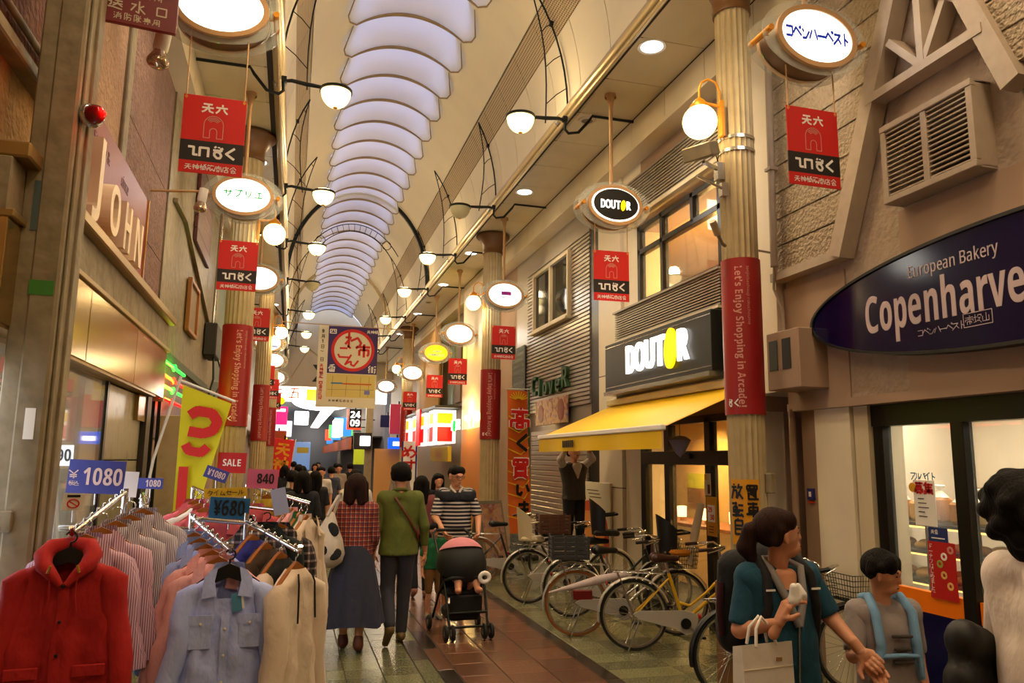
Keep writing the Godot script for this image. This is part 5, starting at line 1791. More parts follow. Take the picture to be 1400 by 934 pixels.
	part(wr, "awning_board", span(Vector3(X, 2.52, -6.7), Vector3(X + 0.1, 2.72, -10.1)), M.plain_wall)
	# awning
	var aw = thing("awning", "bright yellow fabric awning over the cafe front", "awning", Vector3(X, 0, -8.35))
	var fb = Vector3(-0.03, 2.58, 0)
	var ff = Vector3(-1.10, 2.12, 0)
	b = MB.new()
	for k in 12:
		var z0 = -1.85 + 3.7 * k / 12.0
		var z1 = -1.85 + 3.7 * (k + 1) / 12.0
		var nn = Vector3(-0.46, 1.07, 0).normalized()
		for t in [0.0, -0.006]:
			b.quad(fb + Vector3(0, t, z0), fb + Vector3(0, t, z1), ff + Vector3(0, t, z1), ff + Vector3(0, t, z0), nn if t == 0.0 else -nn)
	part(aw, "fabric", b, M.awning)
	b = MB.new()
	b.surf(func(u: float, v: float) -> Vector3: return Vector3(-1.13 + 0.012 * sin(u * 22.0) * v, 2.08 - 0.17 * v, -1.85 + 3.7 * u), 40, 3, false)
	part(aw, "valance", b, M.awning)
	part(aw, "front_bar", bxm(Vector3(-1.12, 2.11, 0), Vector3(0.06, 0.055, 3.74), 0.01), M.print_white)
	part(aw, "cassette", bxm(Vector3(-0.05, 2.62, 0), Vector3(0.12, 0.09, 3.74), 0.015), M.cream)
	for z in [-1.2, 1.2]:
		part(aw, "arm", tube_mb([Vector3(-0.04, 2.50, z), Vector3(-0.55, 2.26, z * 0.5), Vector3(-1.10, 2.09, z)], 0.022), M.cream)
	b = MB.new()
	for k in 6:
		b.box(Vector3(-1.146, 2.0, -0.82 + k * 0.065), Vector3(0.004, 0.085, 0.045))
	part(aw, "small_logo", b, M.joint)
	# cloth ornament hanging under the awning
	var orn = thing("cloth_ornament", "small blue-white cloth ornament hanging under the yellow awning", "ornament", Vector3(X - 0.35, 2.0, -7.6))
	b = MB.new()
	b.lathe([Vector2(0.0, -0.16), Vector2(0.05, -0.11), Vector2(0.09, -0.03), Vector2(0.12, 0.03), Vector2(0.06, 0.07), Vector2(0.0, 0.08)], Transform3D(), 12)
	part(orn, "cloth", b, mat(Color(0.50, 0.52, 0.70), 0.7))
	part(orn, "string", tube_mb([Vector3(0, 0.08, 0), Vector3(0, 0.44, 0)], 0.004), M.black)
	# shop front
	var sf = thing("cafe_facade", "dark framed cafe shop front with glass door", "shop front", Vector3(X + 0.06, 0, -8.2))
	for q in [[-1.08, 0.14], [-0.42, 0.13], [0.55, 0.12], [1.05, 0.12]]:
		part(sf, "post", bxm(Vector3(0, 1.15, q[0]), Vector3(0.10, 2.30, q[1]), 0.005), M.black_frame)
	part(sf, "transom", bxm(Vector3(-0.005, 1.84, 0), Vector3(0.10, 0.16, 2.2), 0.005), M.black_frame)
	part(sf, "head", bxm(Vector3(0, 2.28, 0), Vector3(0.10, 0.08, 2.2)), M.black_frame)
	part(sf, "sill", bxm(Vector3(0, 0.05, -0.75), Vector3(0.10, 0.10, 0.62)), M.black_frame)
	part(sf, "sensor", bxm(Vector3(-0.07, 1.86, 0.1), Vector3(0.05, 0.06, 0.24), 0.01), M.black)
	for q in [[-1.01, -0.49, 0.1, 1.76], [-0.35, 0.49, 0.04, 1.76], [0.61, 0.99, 0.1, 1.76], [-1.01, -0.49, 1.92, 2.24], [-0.35, 0.49, 1.92, 2.24], [0.61, 0.99, 1.92, 2.24]]:
		part(sf, "pane", span(Vector3(0.0, q[2], q[0]), Vector3(0.008, q[3], q[1])), M.glass)
	part(sf, "wood_panel", span(Vector3(0.01, 0.1, -1.01), Vector3(0.04, 0.86, -0.49)), M.wood)
	part(sf, "door_handle", tube_mb([Vector3(-0.06, 0.8, -0.30), Vector3(-0.06, 1.1, -0.30)], 0.012), M.steel)
	# notices on the glass
	for q in [["yellow_poster", "tall yellow poster with red numbers 29 and 30 on the cafe glass", Vector3(X - 0.01, 1.21, -7.55), 0.20, 0.42, Color(0.82, 0.55, 0.04)], ["small_notice", "small white notice with a yellow square on the cafe door post", Vector3(X - 0.01, 1.55, -7.62), 0.13, 0.24, Color(0.80, 0.74, 0.62)]]:
		var t = thing(q[0], q[1], "poster", q[2], -PI / 2)
		part(t, "sheet", bxm(Vector3.ZERO, Vector3(q[3], q[4], 0.006)), mat(q[5], 0.6))
		if q[0] == "yellow_poster":
			part(t, "white_box", bxm(Vector3(0, 0.03, 0.003), Vector3(0.15, 0.18, 0.004)), M.print_white)
			lettering(t, "number", "29", 0.055, M.banner_red, Vector3(-0.02, 0.07, 0.007))
			lettering(t, "number", "30", 0.055, M.banner_red, Vector3(0.02, -0.01, 0.007))
			for j in 3:
				part(t, "text_line", bxm(Vector3(-0.01, -0.11 - j * 0.03, 0.004), Vector3(0.10, 0.008, 0.002)), M.joint)
		else:
			part(t, "yellow_square", bxm(Vector3(-0.03, 0.08, 0.003), Vector3(0.05, 0.06, 0.004)), mat(Color(0.8, 0.6, 0.05), 0.6))
			part(t, "dark_red_label", bxm(Vector3(0.03, -0.05, 0.003), Vector3(0.05, 0.10, 0.004)), mat(Color(0.35, 0.05, 0.08), 0.6))
	# no-parking notice and keypad on the near column
	var np = thing("parking_notice", "yellow notice with thick black Japanese characters on the near right column", "sign", Vector3(3.80, 1.38, -5.85))
	np.scale = Vector3(0.84, 1, 0.84)
	b = MB.new()
	b.lathe([Vector2(0.19, -0.27), Vector2(0.200, -0.27), Vector2(0.200, 0.27), Vector2(0.19, 0.27)], Transform3D(), 14, 1.60, 3.1)
	part(np, "plate", b, mat(Color(0.82, 0.56, 0.04), 0.5))
	var w = MB.new()
	for q in [["置", 0.17, -0.40], ["車", 0.02, -0.40], ["止", -0.12, -0.40], ["放", 0.17, -1.12], ["転", 0.02, -1.12], ["自", -0.12, -1.12]]:
		jp(w, q[0], 0.125, Transform3D(Basis(Vector3.UP, q[2]), Vector3(sin(q[2]) * 0.206, q[1], cos(q[2]) * 0.206)), 0.16)
	part(np, "lettering", w, M.black)
	var kp = thing("keypad_box", "small beige control box on the near right column", "box", Vector3(3.93, 1.62, -5.72), 0.6)
	part(kp, "case", bxm(Vector3.ZERO, Vector3(0.09, 0.17, 0.06), 0.008), M.old_paint)
	part(kp, "window", bxm(Vector3(0.0, 0.03, 0.03), Vector3(0.05, 0.03, 0.006)), mat(Color(0.55, 0.42, 0.08), 0.4))
	# advert with a sandwich beside the pillar
	var ad = thing("food_advert", "large advert panel with an orange-brown bread picture behind the grey vest", "poster", Vector3(X - 0.03, 0.92, -10.75), -PI / 2)
	part(ad, "panel", bxm(Vector3(0, 0, 0), Vector3(1.0, 1.12, 0.03), 0.005), M.cream_print)
	b = MB.new()
	b.extrude(PackedVector2Array([Vector2(-0.5, 0.26), Vector2(-0.2, 0.30), Vector2(0.15, 0.22), Vector2(0.38, 0.02), Vector2(0.48, -0.28), Vector2(0.40, -0.50), Vector2(-0.5, -0.50)]), 0.004, Transform3D(Basis(), Vector3(0, 0, 0.014)))
	part(ad, "bread_print", b, mat(Color(0.72, 0.24, 0.03), 0.5))
	b = MB.new()
	b.extrude(PackedVector2Array([Vector2(-0.5, 0.12), Vector2(-0.15, 0.14), Vector2(0.15, 0.04), Vector2(0.30, -0.20), Vector2(0.25, -0.42), Vector2(-0.5, -0.40)]), 0.004, Transform3D(Basis(), Vector3(0, 0, 0.017)))
	part(ad, "crumb_print", b, mat(Color(0.82, 0.52, 0.22), 0.6))
	for j in 3:
		part(ad, "text_line", bxm(Vector3(-0.15 + 0.05 * j, 0.44 - 0.05 * j, 0.016), Vector3(0.45, 0.012, 0.004)), M.joint)


# ---------------------------------------------------------------- right side beyond the cafe
func build_right_far() -> void:
	var X = 4.45
	var wr = get_node("wall_right")
	# steel-clad building
	part(wr, "clad_wall", span(Vector3(X + 0.05, 0, -11.10), Vector3(X + 0.4, 6.4, -15.4)), M.siding)
	var sd = MB.new()
	for k in 42:
		var y = 2.72 + 0.068 * k
		for q in [[-11.12, -14.52]]:
			var z0: float = q[0]
			if y > 4.22 and y < 5.40:
				sd.box(Vector3(X + 0.03, y, -11.53), Vector3(0.06, 0.046, 0.82))
				sd.box(Vector3(X + 0.03, y, -14.23), Vector3(0.06, 0.046, 0.56))
			else:
				sd.box(Vector3(X + 0.03, y, -12.82), Vector3(0.06, 0.046, 3.4))
	part(wr, "cladding_ribs", sd, M.siding).set_meta("kind", "stuff")
	var cw = thing("side_window", "cream framed sliding window in the ribbed steel wall", "window", Vector3(X - 0.02, 4.26, -12.95))
	for q in [[Vector3(0, 0.0, 0), Vector3(0.10, 0.06, 1.98)], [Vector3(0, 1.10, 0), Vector3(0.10, 0.06, 1.98)], [Vector3(0, 0.55, -0.97), Vector3(0.10, 1.12, 0.06)], [Vector3(0, 0.55, 0.97), Vector3(0.10, 1.12, 0.06)], [Vector3(0, 0.55, 0.02), Vector3(0.10, 1.12, 0.07)]]:
		part(cw, "frame_bar", bxm(q[0], q[1], 0.006), M.cream)
	for z in [-0.48, 0.5]:
		part(cw, "pane", span(Vector3(0.01, 0.03, z - 0.46), Vector3(0.02, 1.07, z + 0.44)), mat(Color(0.10, 0.11, 0.09), 0.06))
	part(cw, "sill", bxm(Vector3(-0.04, -0.05, 0), Vector3(0.12, 0.05, 2.04), 0.008), M.cream)
	var cs = thing("wall_lettering", "row of green cut-out letters on the ribbed steel wall", "sign", Vector3(X - 0.05, 3.12, -12.95))
	for k in 6:
		lettering(cs, "letter", "CloveR"[k], 0.36 if k in [0, 5] else 0.30, mat(Color(0.05, 0.24, 0.07), 0.5), Vector3(0.0, [0.06, 0.0, 0.0, -0.01, 0.0, 0.08][k], -0.86 + 0.34 * k), -PI / 2, 1.05, true, 0.06)
	var ph = thing("photo_board", "collage picture panel of food with red round shapes above the awning", "poster", Vector3(X - 0.05, 2.66, -12.85), -PI / 2)
	part(ph, "panel", bxm(Vector3.ZERO, Vector3(1.7, 0.46, 0.04), 0.005), M.collage)
	for q in [[-0.52, -0.02, 0.15], [0.58, 0.0, 0.17]]:
		var b = MB.new()
		b.extrude(oval(q[2], q[2] * 1.1, 18), 0.004, Transform3D(Basis(), Vector3(q[0], q[1], 0.02)))
		part(ph, "red_disc", b, mat(Color(0.45, 0.04, 0.06), 0.5))
	# perforated grey screen
	var gs = thing("grid_screen", "grey square-grid metal screen beside the orange banner", "screen", Vector3(X - 0.04, 0.0, -14.95))
	for k in 9:
		part(gs, "upright_bar", bxm(Vector3(0, 2.05, -0.40 + 0.1 * k), Vector3(0.03, 4.1, 0.05)), M.grid_grey)
	for k in 34:
		part(gs, "cross_bar", bxm(Vector3(0, 0.05 + 0.12 * k, 0), Vector3(0.03, 0.06, 0.86)), M.grid_grey)
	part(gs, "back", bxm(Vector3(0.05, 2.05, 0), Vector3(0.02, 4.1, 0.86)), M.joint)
	var ss = thing("steel_shutter", "half-lit grey roller shutter below the ribbed wall", "shutter", Vector3(X - 0.02, 0, -12.6))
	for k in 26:
		part(ss, "slat", bxm(Vector3(0, 0.04 + 0.09 * k, 0), Vector3(0.04, 0.082, 2.9), 0.008), M.siding)
	# vertical buying banner on a pole
	var nb = thing("buying_banner", "tall orange vertical banner with red and black characters on a pole", "banner", Vector3(4.0, 0.30, -13.6), 0.2)
	var b2 = MB.new()
	b2.surf(func(u: float, v: float) -> Vector3: return Vector3(-0.22 + 0.44 * u + 0.10 * v * v, 2.78 - 2.6 * v, 0.03 * sin(u * 4.0 + v * 6.0)), 8, 24, true)
	part(nb, "cloth", b2, mat(Color(0.80, 0.36, 0.02), 0.7))
	b2 = MB.new()
	for k in 9:
		var g = deg_to_rad(20.0 + 17.5 * k)
		b2.stroke([Vector2(cos(g) * 0.06, 2.60 + sin(g) * 0.03), Vector2(cos(g) * 0.20, 2.60 + sin(g) * 0.16)], 0.02, Transform3D(Basis(), Vector3(0, 0, 0.045)))
	for k in 10:
		b2.stroke([Vector2(-0.20, 2.3 - 0.2 * k), Vector2(0.0 + 0.02 * k, 2.2 - 0.2 * k), Vector2(0.24, 2.34 - 0.2 * k)], 0.018, Transform3D(Basis(), Vector3(0, 0, 0.038)))
	part(nb, "yellow_rays", b2, mat(Color(0.85, 0.70, 0.08), 0.7))
	for pass_ in 2:
		b2 = MB.new()
		for q in [["高", 2.28], ["買", 1.36]]:
			jp(b2, q[0], 0.36, Transform3D(Basis(), Vector3(0.02 + pow((2.78 - q[1]) / 2.6, 2) * 0.1, q[1], 0.050 + 0.004 * pass_)), 0.26 if pass_ == 0 else 0.17)
		part(nb, "white_outline" if pass_ == 0 else "red_lettering", b2, M.print_white if pass_ == 0 else M.banner_red)
	b2 = MB.new()
	for q in [["く", 1.82, 0.30], ["い", 0.98, 0.28], ["ま", 0.62, 0.28], ["す", 0.30, 0.26]]:
		jp(b2, q[0], q[2], Transform3D(Basis(), Vector3(0.05 + pow((2.78 - q[1]) / 2.6, 2) * 0.1, q[1], 0.055)), 0.2)
	part(nb, "black_lettering", b2, M.black)
	part(nb, "pole", tube_mb([Vector3(0.26, -0.28, -0.03), Vector3(0.26, 2.86, -0.03)], 0.014), M.pole_green)
	part(nb, "top_rod", tube_mb([Vector3(0.28, 2.82, -0.02), Vector3(-0.26, 2.80, 0.02)], 0.008), M.white_paint)
	part(nb, "foot", bxm(Vector3(0.26, -0.25, -0.03), Vector3(0.35, 0.10, 0.35), 0.03), M.black)
	# further units: lit cream pillar, timber strip panel, shutters
	part(wr, "lit_pillar", span(Vector3(X - 0.25, 0, -17.0), Vector3(X + 0.4, 6.2, -19.4)), M.white_wall)
	part(wr, "amber_panel", span(Vector3(X - 0.27, 0, -17.1), Vector3(X - 0.25, 2.55, -19.3)), mat(Color(0.72, 0.44, 0.10), 0.6))
	part(wr, "grey_front", span(Vector3(X + 0.05, 0, -15.4), Vector3(X + 0.4, 6.4, -17.0)), M.plain_wall)
	part(wr, "far_front", span(Vector3(X + 0.05, 0, -19.4), Vector3(X + 0.4, 6.4, -23.0)), mat(Color(0.52, 0.44, 0.32), 0.6))
	for k in 3:
		part(wr, "far_window", span(Vector3(X, 3.4, -19.8 - k * 1.05), Vector3(X + 0.06, 5.2, -20.5 - k * 1.05)), [mat(Color(0.55, 0.62, 0.66), 0.15), mat(Color(0.40, 0.28, 0.12), 0.5), mat(Color(0.55, 0.62, 0.66), 0.15)][k])
	var rp = thing("ribbed_cladding", "tall yellow-beige ribbed panel behind the far banners", "wall panel", Vector3(X - 0.2, 3.0, -24.8))
	for k in 26:
		part(rp, "rib", bxm(Vector3(0, 1.55, -1.8 + k * 0.144), Vector3(0.06, 3.1, 0.12), 0.01), mat(Color(0.66, 0.50, 0.24), 0.6))
	part(wr, "far_front", span(Vector3(X + 0.05, 0, -23.0), Vector3(X + 0.4, 6.4, -37.0)), mat(Color(0.56, 0.48, 0.38), 0.6))
	var ul = thing("wall_uplight", "bright wall lamp on the lit cream pillar by the second column", "lamp", Vector3(X - 0.34, 2.80, -18.3))
	b2 = MB.new()
	b2.ball(Vector3.ZERO, Vector3(0.09, 0.09, 0.09), Basis(), 14, 10)
	part(ul, "bulb", b2, M.globe)
	part(ul, "arm", tube_mb([Vector3(0, 0, 0), Vector3(0.12, 0, -0.05)], 0.012), M.gold)
	omni(ul, Vector3(-0.12, 0.05, 0.0), Color(1.0, 0.8, 0.45), 3.0, 0.08)
	# the row of cube lightboxes, yellow over red
	var cb = thing("cube_lightbox", "row of white cube lightboxes with yellow and red squares", "sign", Vector3(4.05, 2.25, -23.6))
	for k in 4:
		var z = 2.3 - 1.55 * k
		part(cb, "box", bxm(Vector3(0, 0.45, z), Vector3(0.62, 0.92, 0.85), 0.01), M.lightbox)
		for q in [[0.68, 0.28, M.lit_yellow], [0.24, 0.40, M.lit_red]]:
			part(cb, "square", bxm(Vector3(-0.312, q[0], z), Vector3(0.006, q[1], 0.55)), q[2])
			part(cb, "square", bxm(Vector3(0, q[0], z + 0.427), Vector3(0.42, q[1], 0.006)), q[2])
	var rr = part(cb, "red_panel", bxm(Vector3(-0.36, 0.5, 0.35), Vector3(0.05, 1.1, 0.7), 0.01), M.lit_red)
	part(rr, "yellow_label", bxm(Vector3(-0.03, 0.45, 0.35), Vector3(0.01, 0.6, 0.45)), M.lit_yellow)
	part(cb, "canopy", bxm(Vector3(0.1, 0.98, -0.05), Vector3(0.9, 0.06, 6.2)), M.black)
	var la = AreaLight3D.new()
	la.name = "light"
	la.area_size = Vector2(0.6, 0.9)
	la.light_color = Color(1.0, 0.9, 0.75)
	la.light_energy = 1.5
	la.shadow_enabled = true
	la.position = Vector3(0, 0.45, 2.85)
	la.rotation.y = PI
	cb.add_child(la, true)
	var ls = thing("letter_sign", "small white lit letter sign with a green spot on the far right wall", "sign", Vector3(X - 0.30, 2.70, -19.9))
	lettering(ls, "letters", "ISLER", 0.26, M.letters_lit, Vector3(0, 0, 0), -PI / 2, 1.1, true, 0.04)
	var gb = MB.new()
	gb.ball(Vector3(-0.02, -0.02, -0.1), Vector3(0.05, 0.16, 0.16), Basis(), 10, 6)
	part(ls, "green_spot", gb, M.neon_green)
	var ys = thing("yellow_sign", "yellow shop fascia below the cube lightboxes", "sign", Vector3(4.15, 1.85, -22.0))
	part(ys, "board", bxm(Vector3(0, 0.1, 0), Vector3(0.1, 0.42, 2.8), 0.01), mat(Color(0.72, 0.60, 0.05), 0.5))
	var wb = MB.new()
	jp_middle(wb, "天神会店", 0.26, Transform3D(Basis(Vector3.UP, -PI / 2), Vector3(-0.055, 0.1, 0)), 0.13)
	part(ys, "lettering", wb, M.print_pink)
	# white banner with red hiragana and an A-board on the ground
	var mb = thing("white_banner", "white vertical banner with a red character and blue edges", "banner", Vector3(3.55, 0.0, -24.0), 0.1)
	part(mb, "cloth", bxm(Vector3(0, 1.55, 0), Vector3(0.42, 1.6, 0.01)), M.print_white)
	for s in [-1, 1]:
		part(mb, "blue_edge", bxm(Vector3(s * 0.22, 1.55, 0), Vector3(0.05, 1.6, 0.012)), mat(Color(0.05, 0.10, 0.45), 0.6))
	wb = MB.new()
	jp(wb, "めす", 0.42, Transform3D(Basis(), Vector3(0, 2.05, 0.008)), 0.16, true)
	part(mb, "red_lettering", wb, M.banner_red)
	part(mb, "pole", tube_mb([Vector3(0.26, 0, 0), Vector3(0.26, 2.4, 0)], 0.014), M.white_paint)
	part(mb, "foot", bxm(Vector3(0.2, 0.05, 0), Vector3(0.4, 0.1, 0.4), 0.03), M.black)
	var abd = thing("a_board", "silver framed A-board with a colourful poster on the pavement", "sign board", Vector3(3.05, 0, -11.9), 0.55)
	for s in [-1.0, 1.0]:
		var bs = Basis(Vector3.RIGHT, -s * 0.22)
		var fr = part(abd, "leaf", bxm(Vector3(0, 0.60, 0), Vector3(0.55, 1.15, 0.02), 0.004), M.steel, Vector3(0, 0.01, s * 0.26), bs)
		if s > 0:
			part(fr, "poster", bxm(Vector3(0, 0.62, 0.012), Vector3(0.46, 1.0, 0.004)), M.collage)


# ---------------------------------------------------------------- the far end and the next arcade
func build_far_end() -> void:
	var wf = setting("wall_front", null, null)
	var Z = -37.0
	# gable wall closing the vault, above head height
	var b = MB.new()
	var poly = PackedVector2Array()
	for k in 25:
		var p = vault_at(180.0 * k / 24.0, 0, 0.1)
		poly.append(Vector2(p.x, p.y))
	poly.append(Vector2(-1.6, 6.6))
	poly.append(Vector2(-1.6, 5.1))
	poly.append(Vector2(4.9, 5.1))
	poly.append(Vector2(4.9, 6.6))
	b.extrude(poly, 0.2, Transform3D(Basis(), Vector3(0, 0, Z)))
	part(wf, "gable", b, M.cream)
	b = MB.new()
	b.bar(Vector3(-0.2, 5.5, Z + 0.22), Vector3(0.55, 6.9, Z + 0.22), 0.06, 0.04)
	b.bar(Vector3(0.55, 6.9, Z + 0.22), Vector3(2.4, 5.5, Z + 0.22), 0.06, 0.04)
	part(wf, "gable_lines", b, M.column)
	var ar = thing("arrow_sign", "dark arrow mark on the beige gable at the end of the street", "sign", Vector3(1.0, 5.75, Z + 0.22))
	b = MB.new()
	b.extrude(PackedVector2Array([Vector2(-0.25, 0.4), Vector2(0.0, 0.4), Vector2(0.28, 0.0), Vector2(0.0, -0.4), Vector2(-0.25, -0.4), Vector2(0.05, 0.0)]), 0.03)
	part(ar, "arrow", b, M.dark_iron)
	# bright name board over the crossing
	var nb = thing("gate_sign", "bright white lit gate sign with orange characters at the end of the street", "sign", Vector3(1.4, 4.85, Z - 1.0))
	part(nb, "light_bar", bxm(Vector3(0, 0.62, 0), Vector3(6.0, 0.16, 0.2)), M.lamp_white)
	part(nb, "board", bxm(Vector3(0, 0.0, 0), Vector3(6.0, 0.75, 0.2), 0.01), M.sign_bright)
	b = MB.new()
	b.extrude(oval(1.4, 0.42, 40), 0.2, Transform3D(Basis(), Vector3(-0.1, -0.35, -0.1)))
	part(nb, "round_board", b, M.sign_bright)
	var w = MB.new()
	jp_middle(w, "天五", 0.55, Transform3D(Basis(), Vector3(-1.8, 0.02, 0.11)), 0.10, 1.5)
	part(nb, "orange_lettering", w, mat(Color(0.85, 0.40, 0.05), 0.6))
	part(nb, "yellow_block", bxm(Vector3(-0.5, -0.05, 0.11), Vector3(0.7, 0.55, 0.02)), mat(Color(0.9, 0.75, 0.05), 0.6))
	omni(nb, Vector3(0, -0.6, 0.8), Color(1, 0.97, 0.9), 6.0, 0.4)
	# the next arcade: walls, grey ribbed roof, long light strip
	var nx = setting("wall_next_arcade", null, null)
	var N0 = -42.0
	var N1 = -82.0
	part(nx, "left_side", span(Vector3(-2.2, 0, N0), Vector3(-1.8, 7, N1)), mat(Color(0.46, 0.40, 0.36), 0.6))
	part(nx, "right_side", span(Vector3(4.6, 0, N0), Vector3(5.0, 7, N1)), mat(Color(0.50, 0.44, 0.38), 0.6))
	part(nx, "end_wall", span(Vector3(-2.2, 0, N1), Vector3(5, 9, N1 - 0.3)), mat(Color(0.36, 0.36, 0.38), 0.6))
	part(nx, "side_wing", span(Vector3(-8, 0, Z - 3.0), Vector3(-1.8, 8, Z - 5.0)), mat(Color(0.45, 0.42, 0.40), 0.6))
	part(nx, "side_wing", span(Vector3(4.6, 0, Z - 3.0), Vector3(11, 8, Z - 5.0)), mat(Color(0.45, 0.42, 0.40), 0.6))
	part(nx, "crossing_roof", span(Vector3(-8, 7.0, Z), Vector3(11, 7.2, N0)), mat(Color(0.40, 0.40, 0.40), 0.6))
	var gr = mat(Color(0.42, 0.43, 0.45), 0.5)
	for k in 21:
		var z = N0 - 2.0 * k
		var p = []
		var vb = MB.new()
		vb.surf(func(u: float, v: float) -> Vector3: return Vector3(1.4 + cos(PI * (1.0 - u)) * 3.3, 4.9 + sin(PI * u) * 2.0, z - v * 1.94), 12, 1, false)
		part(nx, "roof_panel", vb, gr)
	for z in [-44.0, -52.0, -60.0]:
		var yl = thing("roof_arc_light", "yellow-green glowing arc under the grey roof, %s" % ("nearest" if z > -50 else ("middle" if z > -58 else "farthest")), "light", Vector3(1.4, 4.9, z))
		var pth = []
		for k in 13:
			var g = PI * (0.62 + 0.26 * k / 12.0)
			pth.append(Vector3(cos(g) * 3.1, sin(g) * 1.8, 0))
		var yb = MB.new()
		yb.tube(pth, 0.10, 6)
		part(yl, "tube", yb, M.lit_lime)
	var ls = thing("strip_light", "long white light strip running down the next arcade", "light", Vector3(2.15, 4.95, -43.0))
	part(ls, "strip", bxm(Vector3(0, 0, -20), Vector3(0.75, 0.10, 36)), M.lamp_white)
	for k in 5:
		omni(ls, Vector3(-0.4, -0.5, -2.0 - 8.5 * k), Color(1, 0.97, 0.92), 5.0, 0.4)
	var wq = thing("square_light", "square white lit sign under the grey roof", "sign", Vector3(0.55, 4.55, -55.0))
	part(wq, "box", bxm(Vector3.ZERO, Vector3(0.95, 0.95, 0.2), 0.05), M.sign_bright)
	var ob = thing("orange_frieze", "long orange fascia band along the next arcade", "fascia", Vector3(2.95, 2.6, -42.0))
	for k in 18:
		part(ob, "board", bxm(Vector3(0, 0, -2.0 * k), Vector3(0.12, 0.62, 1.96)), mat(Color(0.72, 0.30, 0.06), 0.5))
	part(ob, "mount", bxm(Vector3(0.85, 0.35, -17), Vector3(1.6, 0.08, 36)), M.joint)
	# hanging shop signs and hoardings around the crossing
	for q in [
		["pink_sign", "bright pink shop sign on the far left below a yellow dot", Vector3(-0.55, 3.55, -33.5), Vector3(0.62, 0.75, 0.2), Color(0.95, 0.10, 0.45), 1.0],
		["orange_sign", "orange hanging sign below the pink sign on the far left", Vector3(-0.55, 2.62, -34.0), Vector3(0.62, 0.62, 0.1), Color(0.70, 0.30, 0.05), 0.0],
		["red_flag_sign", "red and yellow leaning banner at far left behind the 840 card", Vector3(-0.35, 1.75, -30.0), Vector3(0.75, 1.5, 0.05), Color(0.85, 0.10, 0.03), 0.0],
		["blue_hoarding", "pale blue and yellow hoarding in the far distance", Vector3(0.85, 2.0, -70.0), Vector3(1.5, 2.4, 0.2), Color(0.45, 0.58, 0.78), 0.4],
		["clock_sign", "black lit sign with white digits below a yellow lamp", Vector3(2.72, 3.62, -35.6), Vector3(0.55, 0.85, 0.2), Color(0.03, 0.05, 0.06), 0.0],
		["white_hoarding", "white lit sign boards above the orange fascia", Vector3(2.75, 3.7, -50.0), Vector3(0.5, 1.1, 3.0), Color(0.95, 0.95, 1.0), 1.2],
		["blue_sign", "small dark blue sign beside the far right column", Vector3(3.9, 3.4, -33.0), Vector3(0.62, 0.52, 0.1), Color(0.03, 0.08, 0.35), 0.0],
		["lime_poster", "lime green poster on the far right shop", Vector3(3.4, 2.1, -40.5), Vector3(0.6, 1.2, 0.1), Color(0.72, 0.72, 0.10), 0.2],
		["pink_hoarding", "round pink hoarding high on the far right", Vector3(4.1, 3.4, -31.0), Vector3(0.7, 1.2, 0.2), Color(0.75, 0.20, 0.32), 0.2],
		["blue_screen", "bright blue lit sign with a white word on the far right shop", Vector3(4.02, 2.42, -30.6), Vector3(0.72, 0.44, 0.12), Color(0.02, 0.35, 0.95), 1.0],
		["white_screen", "small white lit sign on a dark box left of the far column", Vector3(3.0, 2.55, -33.2), Vector3(0.42, 0.42, 0.3), Color(0.98, 0.98, 1.0), 1.6],
	]:
		var t = thing(q[0], q[1], "sign", q[2])
		var m: Material = glow(q[4], q[5]) if q[5] > 0 else mat(q[4], 0.5)
		part(t, "board", bxm(Vector3.ZERO, q[3], 0.02), m)
		part(t, "bracket", bxm(Vector3(0, q[3].y * 0.5 + 0.05, 0), Vector3(0.06, 0.14, 0.06)), M.dark_iron)
		if q[0] == "clock_sign":
			lettering(t, "digits", "24", 0.3, M.letters_lit, Vector3(0, 0.16, 0.11))
			lettering(t, "digits", "09", 0.3, M.letters_lit, Vector3(0, -0.22, 0.11))
			var yb = MB.new()
			yb.ball(Vector3(0, 0.68, 0), Vector3(0.18, 0.16, 0.16), Basis(), 12, 8)
			part(t, "yellow_lamp", yb, M.sign_yellow)
		elif q[0] == "pink_sign":
			var yb = MB.new()
			yb.ball(Vector3(0, 0.62, 0), Vector3(0.18, 0.16, 0.16), Basis(), 12, 8)
			part(t, "yellow_lamp", yb, M.sign_yellow)
			part(t, "white_word", bxm(Vector3(0, 0.22, 0.11), Vector3(0.45, 0.12, 0.01)), M.letters_lit)
		elif q[0] == "blue_screen":
			part(t, "white_word", bxm(Vector3(0.04, -0.02, 0.065), Vector3(0.42, 0.16, 0.01), 0.003), M.letters_lit)
		elif q[0] == "blue_hoarding":
			part(t, "yellow_print", bxm(Vector3(0.1, 0.5, 0.11), Vector3(1.0, 0.5, 0.02)), mat(Color(0.8, 0.65, 0.1), 0.6))
		elif q[0] == "red_flag_sign":
			t.rotation.z = -0.12
			part(t, "pole", tube_mb([Vector3(0.4, 0.8, 0), Vector3(0.4, -1.85, 0)], 0.02), M.white_paint)
			var yw = MB.new()
			jp(yw, "天神", 0.5, Transform3D(Basis(), Vector3(0, 0.4, 0.03)), 0.16, true)
			part(t, "yellow_lettering", yw, mat(Color(0.9, 0.6, 0.05), 0.6))
	# many small shop signs hung along the next arcade
	var cols = [Color(0.9, 0.9, 0.95), Color(0.9, 0.25, 0.1), Color(0.95, 0.8, 0.15), Color(0.2, 0.55, 0.9), Color(0.95, 0.5, 0.6), Color(0.4, 0.8, 0.35)]
